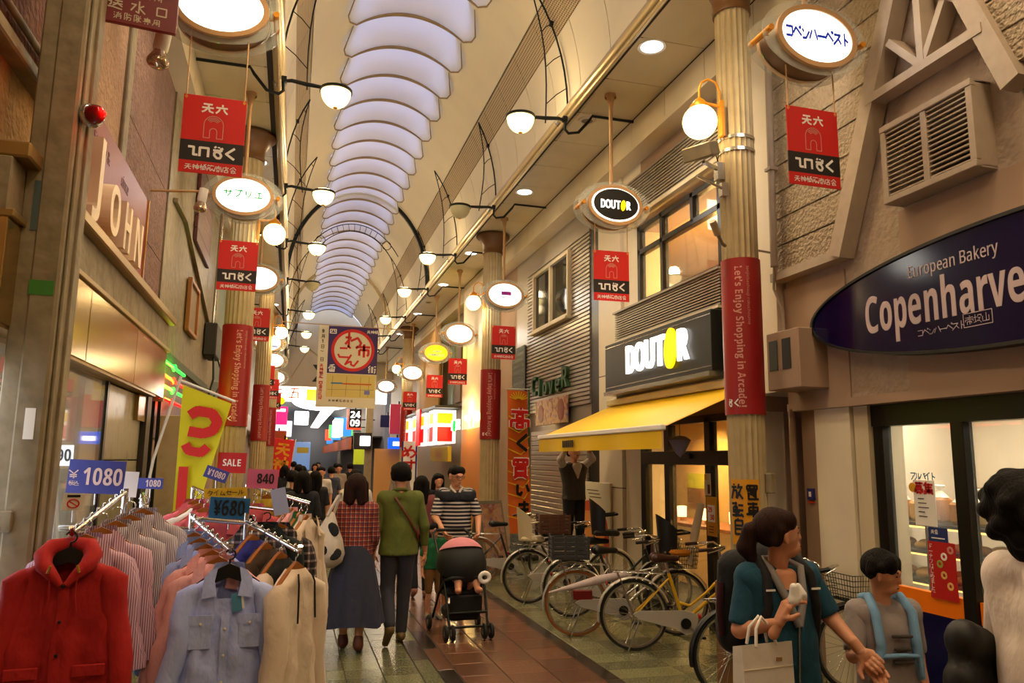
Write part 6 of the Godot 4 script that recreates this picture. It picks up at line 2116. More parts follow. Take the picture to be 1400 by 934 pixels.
	for k in 16:
		var left = k % 2 == 0
		var t = thing("hanging_sign", "%s lit sign, number %s on the %s side of the next arcade" % [["white", "red", "yellow", "blue", "pink", "green"][k % 6], ["one", "two", "three", "four", "five", "six", "seven", "eight"][k / 2], "left" if left else "right"], "sign", Vector3((-0.7 if left else 3.3) + rng.randf_range(-0.3, 0.3), rng.randf_range(2.3, 3.9) if left else rng.randf_range(3.7, 4.4), -43.0 - 2.3 * k), 0.0, "signs along the next arcade")
		part(t, "box", bxm(Vector3.ZERO, Vector3(rng.randf_range(0.6, 1.1), rng.randf_range(0.5, 1.3), 0.2), 0.02), glow(cols[k % 6], 0.9))
		part(t, "bracket", bxm(Vector3(-0.7 if left else 0.7, 0.0, 0), Vector3(1.4, 0.06, 0.06)), M.dark_iron)
	part(wf, "dark_box", span(Vector3(2.55, 2.2, -34.0), Vector3(3.3, 2.9, -33.4)), M.joint)
	part(wf, "booth_wall", span(Vector3(3.2, 0, -31.2), Vector3(4.5, 2.2, -31.0)), mat(Color(0.85, 0.62, 0.36), 0.6))
	part(wf, "far_post", span(Vector3(3.05, 0, -33.9), Vector3(3.35, 5.2, -33.6)), M.column)


# ---------------------------------------------------------------- clothes racks of the left shop
func cloth_mat(col: Color) -> StandardMaterial3D:
	var m = mat(col, 0.85)
	m.rim_enabled = true
	m.rim = 0.25
	m.rim_tint = 0.6
	# soft wrinkles
	if not M.has("wrinkle"):
		M.wrinkle = noise_tex(0.014, [], 256, 4)
	m.uv1_triplanar = true
	m.uv1_scale = Vector3(2.6, 1.6, 2.6)
	m.heightmap_enabled = true
	m.heightmap_scale = 0.9
	m.heightmap_texture = M.wrinkle
	return m


func pattern(w: int, h: int, fn: Callable, metres: Vector3) -> StandardMaterial3D:
	var im = Image.create(w, h, false, Image.FORMAT_RGB8)
	for y in h:
		for x in w:
			im.set_pixel(x, y, fn.call(x, y))
	return image_mat(im, metres, 0.85)


func hanger(label: String, at: Vector3, turn: float, wood: bool, group: String) -> void:
	var t = thing("clothes_hanger", label, "hanger", at, turn, group)
	var b = MB.new()
	var p = PackedVector2Array()
	for k in 9:
		var f = k / 8.0 * 2.0 - 1.0
		p.append(Vector2(f * 0.175, -0.075 - 0.075 * absf(f) + 0.028 * cos(f * PI * 0.5) - 0.010 * f * f))
	for k in 9:
		var f = 1.0 - k / 8.0 * 2.0
		p.append(Vector2(f * 0.175, -0.115 - 0.062 * absf(f)))
	b.extrude(p, 0.02, Transform3D(Basis(), Vector3(0, 0, -0.01)))
	part(t, "bar", b, M.hanger_wood if wood else M.black)
	b = MB.new()
	var path = [Vector3(0, -0.055, 0)]
	for k in 9:
		var g = -PI * 0.5 + PI * 1.35 * k / 8.0
		path.append(Vector3(cos(g) * 0.024 * 1.0, -0.006 + sin(g) * 0.024 + 0.0, 0))
	b.tube(path, 0.0035 if wood else 0.005, 6)
	part(t, "hook", b, M.chrome if wood else M.black)


func garment(called: String, label: String, category: String, group: String, at: Vector3, turn: float, m: Material, o := {}) -> Node3D:
	# hangs from a hook at its origin
	var t = thing(called, label, category, at, turn, group)
	var L: float = o.get("length", 0.72)
	var sw: float = o.get("shoulder", 0.205)
	var hem: float = o.get("hem", 0.235)
	var open: bool = o.get("open", false)
	var ph: float = rng.randf() * 6.0
	var prof = [[-0.080, 0.055, 0.042], [-0.100, 0.075, 0.050], [-0.125, sw * 0.62, 0.056], [-0.150, sw * 0.84, 0.054], [-0.180, sw * 0.97, 0.050], [-0.22, sw, 0.052], [-0.32, sw * 0.97, 0.06], [-0.5, lerpf(sw, hem, 0.5), 0.066], [-L, hem, 0.07]]
	var ring = func(y: float) -> Vector2:
		for k in prof.size() - 1:
			if y >= prof[k + 1][0]:
				var f = clampf((prof[k][0] - y) / (prof[k][0] - prof[k + 1][0]), 0.0, 1.0)
				return Vector2(lerpf(prof[k][1], prof[k + 1][1], f), lerpf(prof[k][2], prof[k + 1][2], f))
		return Vector2(prof[-1][1], prof[-1][2])
	var point = func(u: float, y: float) -> Vector3:
		var r: Vector2 = ring.call(y)
		var g = TAU * u
		var x = signf(cos(g)) * pow(absf(cos(g)), 0.75) * r.x
		var z = signf(sin(g)) * pow(absf(sin(g)), 0.75) * r.y
		var a = 0.016 * smoothstep(-0.18, -0.5, y)
		z += a * sin(x * 34.0 + ph + y * 3.0) + a * 0.6 * sin(x * 71.0 + ph * 2.0 - y * 7.0) + 0.3 * a * sin(y * 40.0 + x * 25.0)
		return Vector3(x, y, z)
	var b = MB.new()
	var nu = 40
	var ys = []
	for k in 5:
		ys.append(-0.08 - 0.025 * k)
	for k in 15:
		ys.append(-0.205 - (L - 0.205) * (k + 1) / 15.0 if k > 0 else -0.205)
	ys.append(-L)
	var grid = []
	for y in ys:
		var row = []
		for i in nu:
			row.append(point.call(float(i) / nu, y))
		grid.append(row)
	var nrm = func(j: int, i: int) -> Vector3:
		var du: Vector3 = grid[j][(i + 1) % nu] - grid[j][(i - 1 + nu) % nu]
		var dv: Vector3 = grid[mini(j + 1, ys.size() - 1)][i] - grid[maxi(j - 1, 0)][i]
		return du.cross(dv).normalized()
	for j in ys.size() - 1:
		for i in nu:
			var i2 = (i + 1) % nu
			var mid: Vector3 = (grid[j][i] + grid[j + 1][i2]) * 0.5
			if open and mid.z > 0.0 and mid.y > -0.265 and absf(mid.x) < (mid.y + 0.27) * 0.50:
				continue
			b.quadn(grid[j][i], grid[j][i2], grid[j + 1][i2], grid[j + 1][i], nrm.call(j, i), nrm.call(j, i2), nrm.call(j + 1, i2), nrm.call(j + 1, i))
	part(t, "body", b, m)
	if o.get("sleeves", true):
		for s in [-1.0, 1.0]:
			b = MB.new()
			var path = []
			var rad = []
			path.append(Vector3(s * (sw - 0.085), -0.150, 0.0))
			rad.append(0.022)
			path.append(Vector3(s * (sw - 0.052), -0.178, 0.005))
			rad.append(0.046)
			for k in 11:
				var f = k / 10.0
				path.append(Vector3(s * (sw - 0.025 + 0.085 * f + 0.008 * sin(f * 9.0 + ph)), -0.205 - (L - 0.24) * f, 0.012 + 0.03 * f + 0.01 * sin(f * 7.0 + ph * s)))
				rad.append((0.062 - 0.016 * f) * (1.0 + 0.06 * sin(f * 31.0 + ph)))
			b.tube(path, rad, 12)
			part(t, "sleeve", b, o.get("sleeve_mat", m))
	if o.get("collar", true):
		for s in [-1.0, 1.0]:
			b = MB.new()
			var poly = PackedVector2Array([Vector2(0.050, -0.055), Vector2(0.085, -0.072), Vector2(0.112, -0.105), Vector2(0.118, -0.200), Vector2(0.050, -0.190), Vector2(0.062, -0.12)])
			if s < 0:
				for k in poly.size():
					poly[k].x = -poly[k].x
			b.extrude(poly, 0.004, Transform3D(Basis(Vector3.RIGHT, -0.18) * Basis(Vector3.UP, s * 0.25), Vector3(0, 0.0, 0.058)))
			part(t, "collar", b, m)
		b = MB.new()
		b.surf(func(u: float, v: float) -> Vector3: return Vector3(cos(PI * (1.0 + u)) * (0.068 + 0.01 * v), -0.045 - 0.05 * v, sin(PI * (1.0 + u)) * (0.050 + 0.012 * v) + 0.012), 12, 2, true)
		part(t, "collar_stand", b, m)
	return t


func card(called: String, label: String, at: Vector3, size: Vector2, m: Material, tilt: float, words: String, h: float, wm: Material, squash := 0.8, stem := 0.25, dx := 0.0) -> Node3D:
	var t = thing(called, label, "price card", at, 0.0)
	var rb = Basis(Vector3.BACK, tilt)
	part(t, "sheet", bxm(Vector3.ZERO, Vector3(size.x, size.y, 0.004)), m, Vector3.ZERO, rb)
	if words:
		lettering(t, "lettering", words, h, wm, rb * Vector3(dx, 0, 0.004), 0.0, squash, true, 0.002, tilt)
	part(t, "stem", tube_mb([Vector3(0, -size.y * 0.4, -0.006), Vector3(0.0, -size.y * 0.5 - stem, -0.012)], 0.004), M.chrome)
	return t


func build_left_shop() -> void:
	M.hanger_wood = grained(Color(0.62, 0.36, 0.12), 0.12, 0.02, 0.2, 0.35)
	var red = cloth_mat(Color(0.64, 0.035, 0.02))
	var pale = cloth_mat(Color(0.68, 0.73, 0.96))
	var blue = cloth_mat(Color(0.62, 0.70, 0.95))
	var pink = cloth_mat(Color(0.92, 0.68, 0.68))
	var rose = cloth_mat(Color(0.78, 0.34, 0.38))
	var cream = cloth_mat(Color(0.86, 0.78, 0.70))
	var royal = cloth_mat(Color(0.10, 0.12, 0.52))
	var black = cloth_mat(Color(0.02, 0.02, 0.025))
	var white = cloth_mat(Color(0.84, 0.82, 0.80))
	var green = cloth_mat(Color(0.05, 0.34, 0.10))
	var teal = cloth_mat(Color(0.02, 0.08, 0.08))
	var brown = cloth_mat(Color(0.22, 0.14, 0.08))
	var yellow = cloth_mat(Color(0.72, 0.62, 0.16))
	var st_pink = pattern(32, 4, func(x, y): return Color(0.84, 0.70, 0.78) if x % 8 < 5 else Color(0.46, 0.30, 0.40), Vector3(0.042, 0.042, 0.042))
	var st_grey = pattern(32, 4, func(x, y): return Color(0.80, 0.76, 0.80) if x % 8 < 5 else Color(0.34, 0.30, 0.36), Vector3(0.038, 0.038, 0.038))
	var plaid = pattern(64, 64, func(x, y): return Color(0.08, 0.07, 0.10).lerp(Color(0.72, 0.66, 0.64), 0.5 * float(x % 32 > 22) + 0.5 * float(y % 32 > 22)).lerp(Color(0.35, 0.05, 0.07), 0.5 * float(x % 32 < 3 or y % 32 < 3)), Vector3(0.10, 0.10, 0.10))
	# chrome rack: posts, base, cross rod and three sloping arms
	var ra = thing("clothes_rack", "chrome clothes rack with sloping arms in front of the left shop", "clothes rack", Vector3(-0.55, 0, -4.85))
	for x in [-0.34, 0.02, 0.32]:
		part(ra, "post", tube_mb([Vector3(x, 0.05, 0.03), Vector3(x, 1.46 if x > -0.3 else 1.60, 0.03)], 0.016, 10), M.chrome)
		part(ra, "foot", bxm(Vector3(x, 0.03, 0.03), Vector3(0.05, 0.05, 0.6), 0.01), M.steel)
	part(ra, "base_bar", tube_mb([Vector3(-0.36, 0.10, 0.03), Vector3(0.34, 0.10, 0.03)], 0.016, 8), M.chrome)
	part(ra, "cross_rod", tube_mb([Vector3(-0.66, 1.385, 0.03), Vector3(0.04, 1.37, 0.03)], 0.014, 10), M.chrome)
	part(ra, "cross_rod", tube_mb([Vector3(0.02, 1.43, 0.03), Vector3(0.34, 1.40, 0.03)], 0.014, 10), M.chrome)
	var arms = [[Vector3(-0.34, 1.58, 0.05), Vector3(-0.39, 1.43, 0.88)], [Vector3(0.02, 1.44, 0.03), Vector3(0.29, 1.325, 0.76)], [Vector3(0.32, 1.41, 0.03), Vector3(0.62, 1.315, 0.76)]]
	for a in arms:
		part(ra, "sloping_arm", tube_mb([a[0], a[1], a[1] + Vector3(0, 0.03, 0.01)], 0.013, 10), M.chrome)
		var pg = MB.new()
		for k in 8:
			pg.ball(a[0].lerp(a[1], 0.08 + 0.12 * k) + Vector3(0, 0.018, 0), Vector3(0.008, 0.012, 0.008), Basis(), 8, 5)
		part(ra, "pegs", pg, M.chrome).set_meta("kind", "stuff")
	var org = ra.position
	# left arm: the red jacket in front, striped shirts behind
	var gl = "garments on the left sloping arm"
	var p0: Vector3 = org + arms[0][1] + Vector3(0, -0.01, 0)
	var p1: Vector3 = org + arms[0][0]
	hanger("black hanger holding the red hooded jacket", p0, 0.06, false, gl)
	var j = garment("hooded_jacket", "red hooded jacket on a black hanger at the front left", "jacket", gl, p0, 0.06, red, {"length": 0.80, "shoulder": 0.215, "hem": 0.26, "collar": false, "open": true})
	jacket_details(j, red)
	for k in 5:
		var p: Vector3 = p0.lerp(p1, 0.24 + 0.14 * k) + Vector3(0.035 * k, 0, 0)
		var nm = ["first", "second", "third", "fourth", "fifth"][k]
		hanger("wooden hanger of the %s striped shirt behind the red jacket" % nm, p, 0.2, true, gl)
		garment("striped_shirt", "%s pinstriped shirt hanging behind the red jacket" % nm, "shirt", gl, p, 0.2, st_pink if k < 2 else st_grey, {"shoulder": 0.20})
	# middle arm: the pale blue shirt, then pink and blue ones
	var gm = "shirts on the middle sloping arm"
	p0 = org + arms[1][1] + Vector3(0, -0.01, 0)
	p1 = org + arms[1][0]
	hanger("black hanger holding the front pale blue shirt", p0, 0.02, false, gm)
	var s = garment("blue_shirt", "pale blue shirt with two flap pockets and a teal tag at the front", "shirt", gm, p0, 0.02, pale, {"open": true, "shoulder": 0.195, "hem": 0.225})
	shirt_details(s, pale)
	for k in 5:
		var p: Vector3 = p0.lerp(p1, 0.16 + 0.16 * k) + Vector3(-0.015, 0, 0)
		var nm = ["pink shirt right behind the front blue shirt", "second pink shirt behind the front blue shirt", "light blue shirt behind the pink shirts", "second light blue shirt behind the pink shirts", "rearmost light blue shirt of the middle arm"][k]
		hanger("wooden hanger of the " + nm, p, -0.12, true, gm)
		garment("plain_shirt", nm, "shirt", gm, p, -0.12, pink if k < 2 else blue, {"shoulder": 0.195})
	# right arm: blouses seen nearly edge-on
	var gr = "blouses on the right sloping arm"
	p0 = org + arms[2][1] + Vector3(0, -0.01, 0)
	p1 = org + arms[2][0]
	var rl = [["cream_blouse", "long cream blouse with black piping at the right end of the rack", "blouse", cream], ["black_dress", "black dress with white sleeves beside the cream blouse", "dress", black], ["brown_blouse", "dark brown top on a wooden hanger behind the black dress", "top", brown], ["navy_blouse", "navy blue top, rearmost on the right sloping arm", "top", royal]]
	for k in 4:
		var p: Vector3 = p0.lerp(p1, 0.06 + 0.27 * k)
		hanger("wooden hanger of the " + String(rl[k][0]).replace("_", " ") + " on the right arm", p, 1.02, true, gr)
		var g = garment(rl[k][0], rl[k][1], rl[k][2], gr, p, 1.02, rl[k][3], {"length": 0.92 if k < 2 else 0.6, "hem": 0.20, "shoulder": 0.185, "collar": false, "sleeve_mat": cream if k == 1 else rl[k][3]})
		if k == 0:
			for q in [[-0.075, 0.055], [0.075, 0.055]]:
				part(g, "piping", tube_mb([Vector3(q[0] * 0.8, -0.10, q[1]), Vector3(q[0], -0.15, 0.07), Vector3(q[0] * 1.1, -0.33, 0.078)], 0.005, 6), M.black)
	# more garments on the rails behind
	var gb = "garments on the rails behind"
	var bl = [
		[-0.92, 1.50, -5.55, 0.1, white, "white_blouse", "white top hanging far left below the small 1080 card"], [-0.90, 1.48, -5.45, 0.1, black, "black_blouse", "black top between two white ones below the small 1080 card"],
		[-0.87, 1.46, -5.35, 0.1, white, "white_knit", "white cardigan right behind the green top"], [-0.85, 1.44, -5.25, 0.1, green, "green_blouse", "bright green top behind the royal blue one"],
		[-0.83, 1.42, -5.15, 0.1, royal, "blue_polo", "royal blue polo shirt between striped and pink shirts"],
		[-0.62, 1.54, -5.75, 0.25, rose, "rose_blouse", "rose pink blouse at the left of the pink group"], [-0.58, 1.52, -5.65, 0.2, white, "white_cardigan", "white cardigan between the pink blouses"],
		[-0.54, 1.50, -5.55, 0.2, rose, "rose_cardigan", "rose pink cardigan below the small tilted 1080 card"], [-0.44, 1.48, -5.45, 0.2, rose, "pink_blouse", "rose pink top behind the cyan 680 card"],
		[-0.22, 1.40, -5.25, 0.1, plaid, "plaid_shirt", "dark plaid shirt left of the dark green top"], [-0.13, 1.41, -5.35, 0.1, teal, "green_shirt", "very dark green shirt on a black hanger between plaid shirts"],
		[-0.05, 1.40, -5.45, 0.1, plaid, "plaid_blouse", "dark plaid shirt right of the dark green one"], [-0.30, 1.44, -5.6, 0.0, black, "black_cardigan", "black cardigan below the cyan 680 card"],
		[-0.16, 1.56, -6.1, 0.2, yellow, "yellow_blouse", "mustard yellow top below the pink 840 card"], [-0.24, 1.50, -5.9, 0.2, rose, "pink_cardigan", "pink cardigan between the plaid shirts and the yellow top"],
		[0.02, 1.47, -5.9, 1.0, pink, "pink_dress", "long pink dress at the right end of the rear rail"], [0.08, 1.45, -5.75, 1.1, green, "print_dress", "green and pink printed dress at the right end of the rear rail"], [0.12, 1.44, -5.62, 1.1, cream, "cream_dress", "cream dress at the right end of the rear rail"],
	]
	for q in bl:
		var p = Vector3(q[0], q[1], q[2])
		hanger("hanger of the " + q[6], p, q[3], q[5] != "green_shirt", "hangers on the rear rails")
		garment(q[5], q[6], "top", gb, p, q[3], q[4], {"shoulder": 0.19, "collar": q[4] != white, "length": 0.6 if q[0] < -0.02 else 0.85})
	var rr = thing("rear_rail", "chrome rails and posts behind the front clothes rack", "clothes rack", Vector3(-0.45, 0, -5.5))
	for q in [[Vector3(-0.48, 1.535, -0.1), Vector3(-0.36, 1.45, 0.45)], [Vector3(-0.20, 1.57, -0.35), Vector3(0.10, 1.48, 0.15)], [Vector3(0.12, 1.45, -0.20), Vector3(0.46, 1.43, 0.10)], [Vector3(0.14, 1.58, -0.70), Vector3(0.60, 1.47, -0.08)]]:
		part(rr, "rail", tube_mb([q[0], q[1]], 0.013, 8), M.chrome)
		part(rr, "post", tube_mb([q[0], Vector3(q[0].x, 0.0, q[0].z)], 0.015, 8), M.chrome)
	# cards
	var bc = mat(Color(0.20, 0.22, 0.52), 0.6)
	var pw = mat(Color(0.82, 0.72, 0.70), 0.6)
	var c = card("price_card", "large blue price card reading 1080 above the striped shirts", Vector3(-1.03, 1.665, -4.75), Vector2(0.285, 0.182), bc, -0.04, "1080", 0.092, pw, 0.72, 0.06, 0.032)
	var w = MB.new()
	jp(w, "¥", 0.045, Transform3D(Basis(), Vector3(-0.115, 0.015, 0.004)), 0.13)
	jp(w, "税込", 0.026, Transform3D(Basis(), Vector3(-0.122, -0.032, 0.004)), 0.1, false, 1.0)
	part(c, "small_lettering", w, pw)
	card("price_card", "small blue 1080 card in front of the beige board", Vector3(-0.855, 1.61, -5.4), Vector2(0.145, 0.068), bc, -0.02, "1080", 0.042, pw, 0.72, 0.08, 0.015)
	card("price_card", "small tilted blue 1080 card in front of the yellow flag", Vector3(-0.49, 1.665, -5.7), Vector2(0.155, 0.082), bc, -0.33, "¥1080", 0.044, pw, 0.72, 0.09, 0.0)
	c = card("time_sale_card", "yellow card with black katakana above the 680 card", Vector3(-0.37, 1.57, -5.0), Vector2(0.245, 0.056), mat(Color(0.80, 0.62, 0.04), 0.6), 0.05, "", 0.0, M.black, 1.0, 0.02)
	w = MB.new()
	jp_middle(w, "タイムセール", 0.032, Transform3D(Basis(Vector3.BACK, 0.05), Vector3(0, 0, 0.004)), 0.11, 1.08)
	part(c, "katakana", w, M.black)
	card("price_card", "cyan price card with black 680 under the yellow card", Vector3(-0.335, 1.482, -4.9), Vector2(0.225, 0.125), mat(Color(0.04, 0.34, 0.52), 0.6), -0.05, "¥680", 0.088, M.black, 0.66, 0.06, 0.0)
	card("price_card", "pink price card reading 840 in front of the red column wrap", Vector3(-0.19, 1.63, -5.9), Vector2(0.215, 0.138), mat(Color(0.72, 0.32, 0.42), 0.6), -0.03, "840", 0.07, M.black, 0.76, 0.08, 0.02)
	card("sale_card", "red card with white letters SALE", Vector3(-0.49, 1.735, -7.1), Vector2(0.235, 0.175), mat(Color(0.70, 0.03, 0.03), 0.5), -0.02, "SALE", 0.058, M.print_white, 0.85, 1.66, 0.0)
	card("price_card", "grey card with black 990 in the shop window beside the post", Vector3(-1.40, 1.78, -5.45), Vector2(0.15, 0.13), M.print_white, 0.02, "990", 0.075, M.black, 0.72, 1.65, 0.0)
	c = card("no_photo_card", "small beige card with a red prohibition ring", Vector3(-1.06, 1.545, -4.45), Vector2(0.10, 0.085), M.cream_print, -0.05, "", 0.0, M.black, 1.0, 0.06)
	var rg = MB.new()
	rg.ring(oval(0.030, 0.024, 24), oval(0.023, 0.018, 24), 0.002, Transform3D(Basis(), Vector3(0, -0.008, 0.003)))
	rg.stroke([Vector2(-0.02, 0.004), Vector2(0.02, -0.02)], 0.005, Transform3D(Basis(), Vector3(0, 0, 0.004)))
	part(c, "red_ring", rg, M.banner_red)
	part(c, "text_line", bxm(Vector3(0, 0.030, 0.003), Vector3(0.06, 0.012, 0.002)), M.black)
	card("blank_tag", "white hanging tag beside the large 1080 card", Vector3(-0.88, 1.62, -4.9), Vector2(0.072, 0.145), M.print_white, -0.05, "", 0.0, M.black, 1.0, 0.03)
	card("paper_sheet", "pale tilted paper sheet hanging on the rear rail", Vector3(-0.055, 1.50, -5.3), Vector2(0.095, 0.17), mat(Color(0.62, 0.64, 0.74), 0.7), 0.22, "", 0.0, M.black, 1.0, 0.0)


func jacket_details(t: Node3D, m: Material) -> void:
	# hood folded back round the neck, placket, cords, buttons, pocket flaps
	var b = MB.new()
	for s in [-1.0, 1.0]:
		b.tube([Vector3(0, -0.045, -0.055), Vector3(s * 0.075, -0.055, -0.03), Vector3(s * 0.10, -0.085, 0.02), Vector3(s * 0.085, -0.125, 0.062), Vector3(s * 0.045, -0.165, 0.078), Vector3(s * 0.012, -0.205, 0.075)], [0.036, 0.042, 0.040, 0.034, 0.024, 0.014], 10)
	part(t, "hood", b, m)
	b = MB.new()
	b.surf(func(u: float, v: float) -> Vector3: return Vector3(-0.022 + 0.044 * u + 0.006 * sin(v * 9.0), -0.19 - 0.6 * v, 0.072 + 0.012 * v + 0.004 * sin(u * 3.1)), 3, 16, true)
	part(t, "placket", b, m)
	for s in [-1.0, 1.0]:
		part(t, "drawstring", tube_mb([Vector3(s * 0.055, -0.155, 0.095), Vector3(s * 0.05, -0.25, 0.085), Vector3(s * 0.06, -0.32, 0.082)], 0.004, 6), m)
		part(t, "toggle", tube_mb([Vector3(s * 0.052, -0.118, 0.105), Vector3(s * 0.062, -0.150, 0.102)], 0.006, 8), M.brass)
		part(t, "pocket_flap", bxm(Vector3(s * 0.13, -0.57, 0.082), Vector3(0.13, 0.05, 0.012), 0.004), m)
	for y in [-0.21, -0.36, -0.50, -0.62]:
		var k = MB.new()
		k.ball(Vector3(0.0, y, 0.086), Vector3(0.008, 0.008, 0.004), Basis(), 10, 5)
		part(t, "snap", k, M.dark_iron)


func shirt_details(t: Node3D, m: Material) -> void:
	for s in [-1.0, 1.0]:
		var b = MB.new()
		b.extrude(PackedVector2Array([Vector2(s * 0.055, -0.275), Vector2(s * 0.165, -0.275), Vector2(s * 0.165, -0.315), Vector2(s * 0.11, -0.330), Vector2(s * 0.055, -0.315)]), 0.006, Transform3D(Basis(), Vector3(0, 0, 0.070)))
		part(t, "pocket_flap", b, m)
		part(t, "pocket", bxm(Vector3(s * 0.11, -0.37, 0.070), Vector3(0.10, 0.12, 0.008), 0.003), m)
		b = MB.new()
		b.ball(Vector3(s * 0.11, -0.315, 0.079), Vector3(0.007, 0.007, 0.003), Basis(), 10, 5)
		part(t, "button", b, M.cream_print)
	var p = MB.new()
	p.surf(func(u: float, v: float) -> Vector3: return Vector3(-0.018 + 0.036 * u, -0.262 - 0.45 * v, 0.074 + 0.008 * sin(v * 7.0)), 2, 16, true)
	part(t, "placket", p, m)
	for y in [-0.34, -0.46, -0.58]:
		var b = MB.new()
		b.ball(Vector3(0, y, 0.085), Vector3(0.007, 0.007, 0.003), Basis(), 10, 5)
		part(t, "button", b, M.cream_print)
	part(t, "teal_tag", bxm(Vector3(0.012, -0.225, 0.072), Vector3(0.045, 0.085, 0.004)), mat(Color(0.30, 0.54, 0.70), 0.5), Vector3.ZERO, Basis(Vector3.BACK, 0.15))
	part(t, "white_tag", bxm(Vector3(0.035, -0.22, 0.069), Vector3(0.02, 0.08, 0.003)), M.print_white, Vector3.ZERO, Basis(Vector3.BACK, 0.15))
	part(t, "neck_label", bxm(Vector3(0, -0.115, -0.045), Vector3(0.07, 0.03, 0.004)), M.cream_print)


func hair_mat(col: Color) -> StandardMaterial3D:
	# fine upright strands
	var m = mat(col, 0.75)
	m.metallic_specular = 0.3
	m.uv1_triplanar = true
	m.uv1_scale = Vector3(9.0, 0.7, 9.0)
	m.albedo_texture = noise_tex(0.08, [Color(0.55, 0.5, 0.45), Color(1, 1, 1), Color(1.0, 0.92, 0.85)], 128, 3)
	m.heightmap_enabled = true
	m.heightmap_scale = 0.5
	m.heightmap_texture = noise_tex(0.08, [], 128, 2)
	return m


# ---------------------------------------------------------------- smooth bodies: tapered capsules joined on a grid, meshed as surface nets
class Field:
	var o := Vector3.ZERO
	var c := 0.01
	var nx := 0
	var ny := 0
	var nz := 0
	var d := PackedFloat32Array()

	func _init(lo: Vector3, hi: Vector3, cell: float) -> void:
		o = lo
		c = cell
		nx = int((hi.x - lo.x) / c) + 2
		ny = int((hi.y - lo.y) / c) + 2
		nz = int((hi.z - lo.z) / c) + 2
		d.resize(nx * ny * nz)
		d.fill(1.0)

	func cap(a: Vector3, b: Vector3, ra: float, rb: float, k: float) -> void:
		var m := maxf(ra, rb) + k + c * 2.0
		var lo := (a.min(b) - Vector3(m, m, m) - o) / c
		var hi := (a.max(b) + Vector3(m, m, m) - o) / c
		var ba := b - a
		var inv := 1.0 / maxf(ba.length_squared(), 1e-9)
		for y in range(maxi(0, int(lo.y)), mini(ny, int(hi.y) + 1)):
			for z in range(maxi(0, int(lo.z)), mini(nz, int(hi.z) + 1)):
				var i := (y * nz + z) * nx
				for x in range(maxi(0, int(lo.x)), mini(nx, int(hi.x) + 1)):
					var pa := o + Vector3(x, y, z) * c - a
					var t := clampf(pa.dot(ba) * inv, 0.0, 1.0)
					var e := (pa - ba * t).length() - (ra + (rb - ra) * t)
					var f := d[i + x]
					var h := maxf(k - absf(f - e), 0.0) / k
					d[i + x] = minf(f, e) - h * h * k * 0.25

	func cut(p: Vector3, n: Vector3) -> void:
		# keep what lies behind the plane
		for y in ny:
			for z in nz:
				var i := (y * nz + z) * nx
				for x in nx:
					d[i + x] = maxf(d[i + x], (o + Vector3(x, y, z) * c - p).dot(n))

	func into(b: MB, xf := Transform3D()) -> void:
		var sx := 1
		var sz := nx
		var sy := nx * nz
		var vert := {}
		var nor := {}
		var corner := [0, sx, sz, sx + sz, sy, sy + sx, sy + sz, sy + sx + sz]
		var edges := [[0, 1], [2, 3], [4, 5], [6, 7], [0, 2], [1, 3], [4, 6], [5, 7], [0, 4], [1, 5], [2, 6], [3, 7]]
		var lim := c * 2.0
		for y in ny - 1:
			for z in nz - 1:
				var i0 := y * sy + z * sz
				for x in nx - 1:
					var i := i0 + x
					var v0 := d[i]
					if v0 > lim or v0 < -lim:
						continue
					var mask := 0
					for k in 8:
						if d[i + corner[k]] < 0.0:
							mask |= 1 << k
					if mask == 0 or mask == 255:
						continue
					var s := Vector3.ZERO
					var n := 0
					for e in edges:
						var a: int = e[0]
						var q: int = e[1]
						if ((mask >> a) & 1) == ((mask >> q) & 1):
							continue
						var da := d[i + corner[a]]
						var t := da / (da - d[i + corner[q]])
						var pa := Vector3(a & 1, a >> 2, (a >> 1) & 1)
						var pq := Vector3(q & 1, q >> 2, (q >> 1) & 1)
						s += pa.lerp(pq, t)
						n += 1
					vert[i] = o + (Vector3(x, y, z) + s / n) * c
					nor[i] = Vector3(d[i + sx] + d[i + sx + sy] + d[i + sx + sz] + d[i + sx + sy + sz] - d[i] - d[i + sy] - d[i + sz] - d[i + sy + sz], d[i + sy] + d[i + sy + sx] + d[i + sy + sz] + d[i + sy + sx + sz] - d[i] - d[i + sx] - d[i + sz] - d[i + sx + sz], d[i + sz] + d[i + sz + sx] + d[i + sz + sy] + d[i + sz + sx + sy] - d[i] - d[i + sx] - d[i + sy] - d[i + sx + sy]).normalized()
		for i in vert:
			for ax in [[sx, sy, sz], [sy, sx, sz], [sz, sx, sy]]:
				if (d[i] < 0.0) == (d[i + ax[0]] < 0.0):
					continue
				var q1: int = i - ax[1]
				var q2: int = i - ax[1] - ax[2]
				var q3: int = i - ax[2]
				if vert.has(q1) and vert.has(q2) and vert.has(q3):
					b.quadn(xf * vert[i], xf * vert[q1], xf * vert[q2], xf * vert[q3], xf.basis * nor[i], xf.basis * nor[q1], xf.basis * nor[q2], xf.basis * nor[q3])


func blob(b: MB, caps: Array, cell: float, k := 0.03, cuts := []) -> void:
	# caps of [a, b, radius a, radius b]
	var lo := Vector3(1e9, 1e9, 1e9)
	var hi := -lo
	for q in caps:
		var m: float = maxf(q[2], q[3]) + cell * 2.0 + k * 0.3
		lo = lo.min(q[0] - Vector3(m, m, m)).min(q[1] - Vector3(m, m, m))
		hi = hi.max(q[0] + Vector3(m, m, m)).max(q[1] + Vector3(m, m, m))
	var f := Field.new(lo, hi, cell)
	for q in caps:
		f.cap(q[0], q[1], q[2], q[3], k)
	for q in cuts:
		f.cut(q[0], q[1])
	f.into(b)


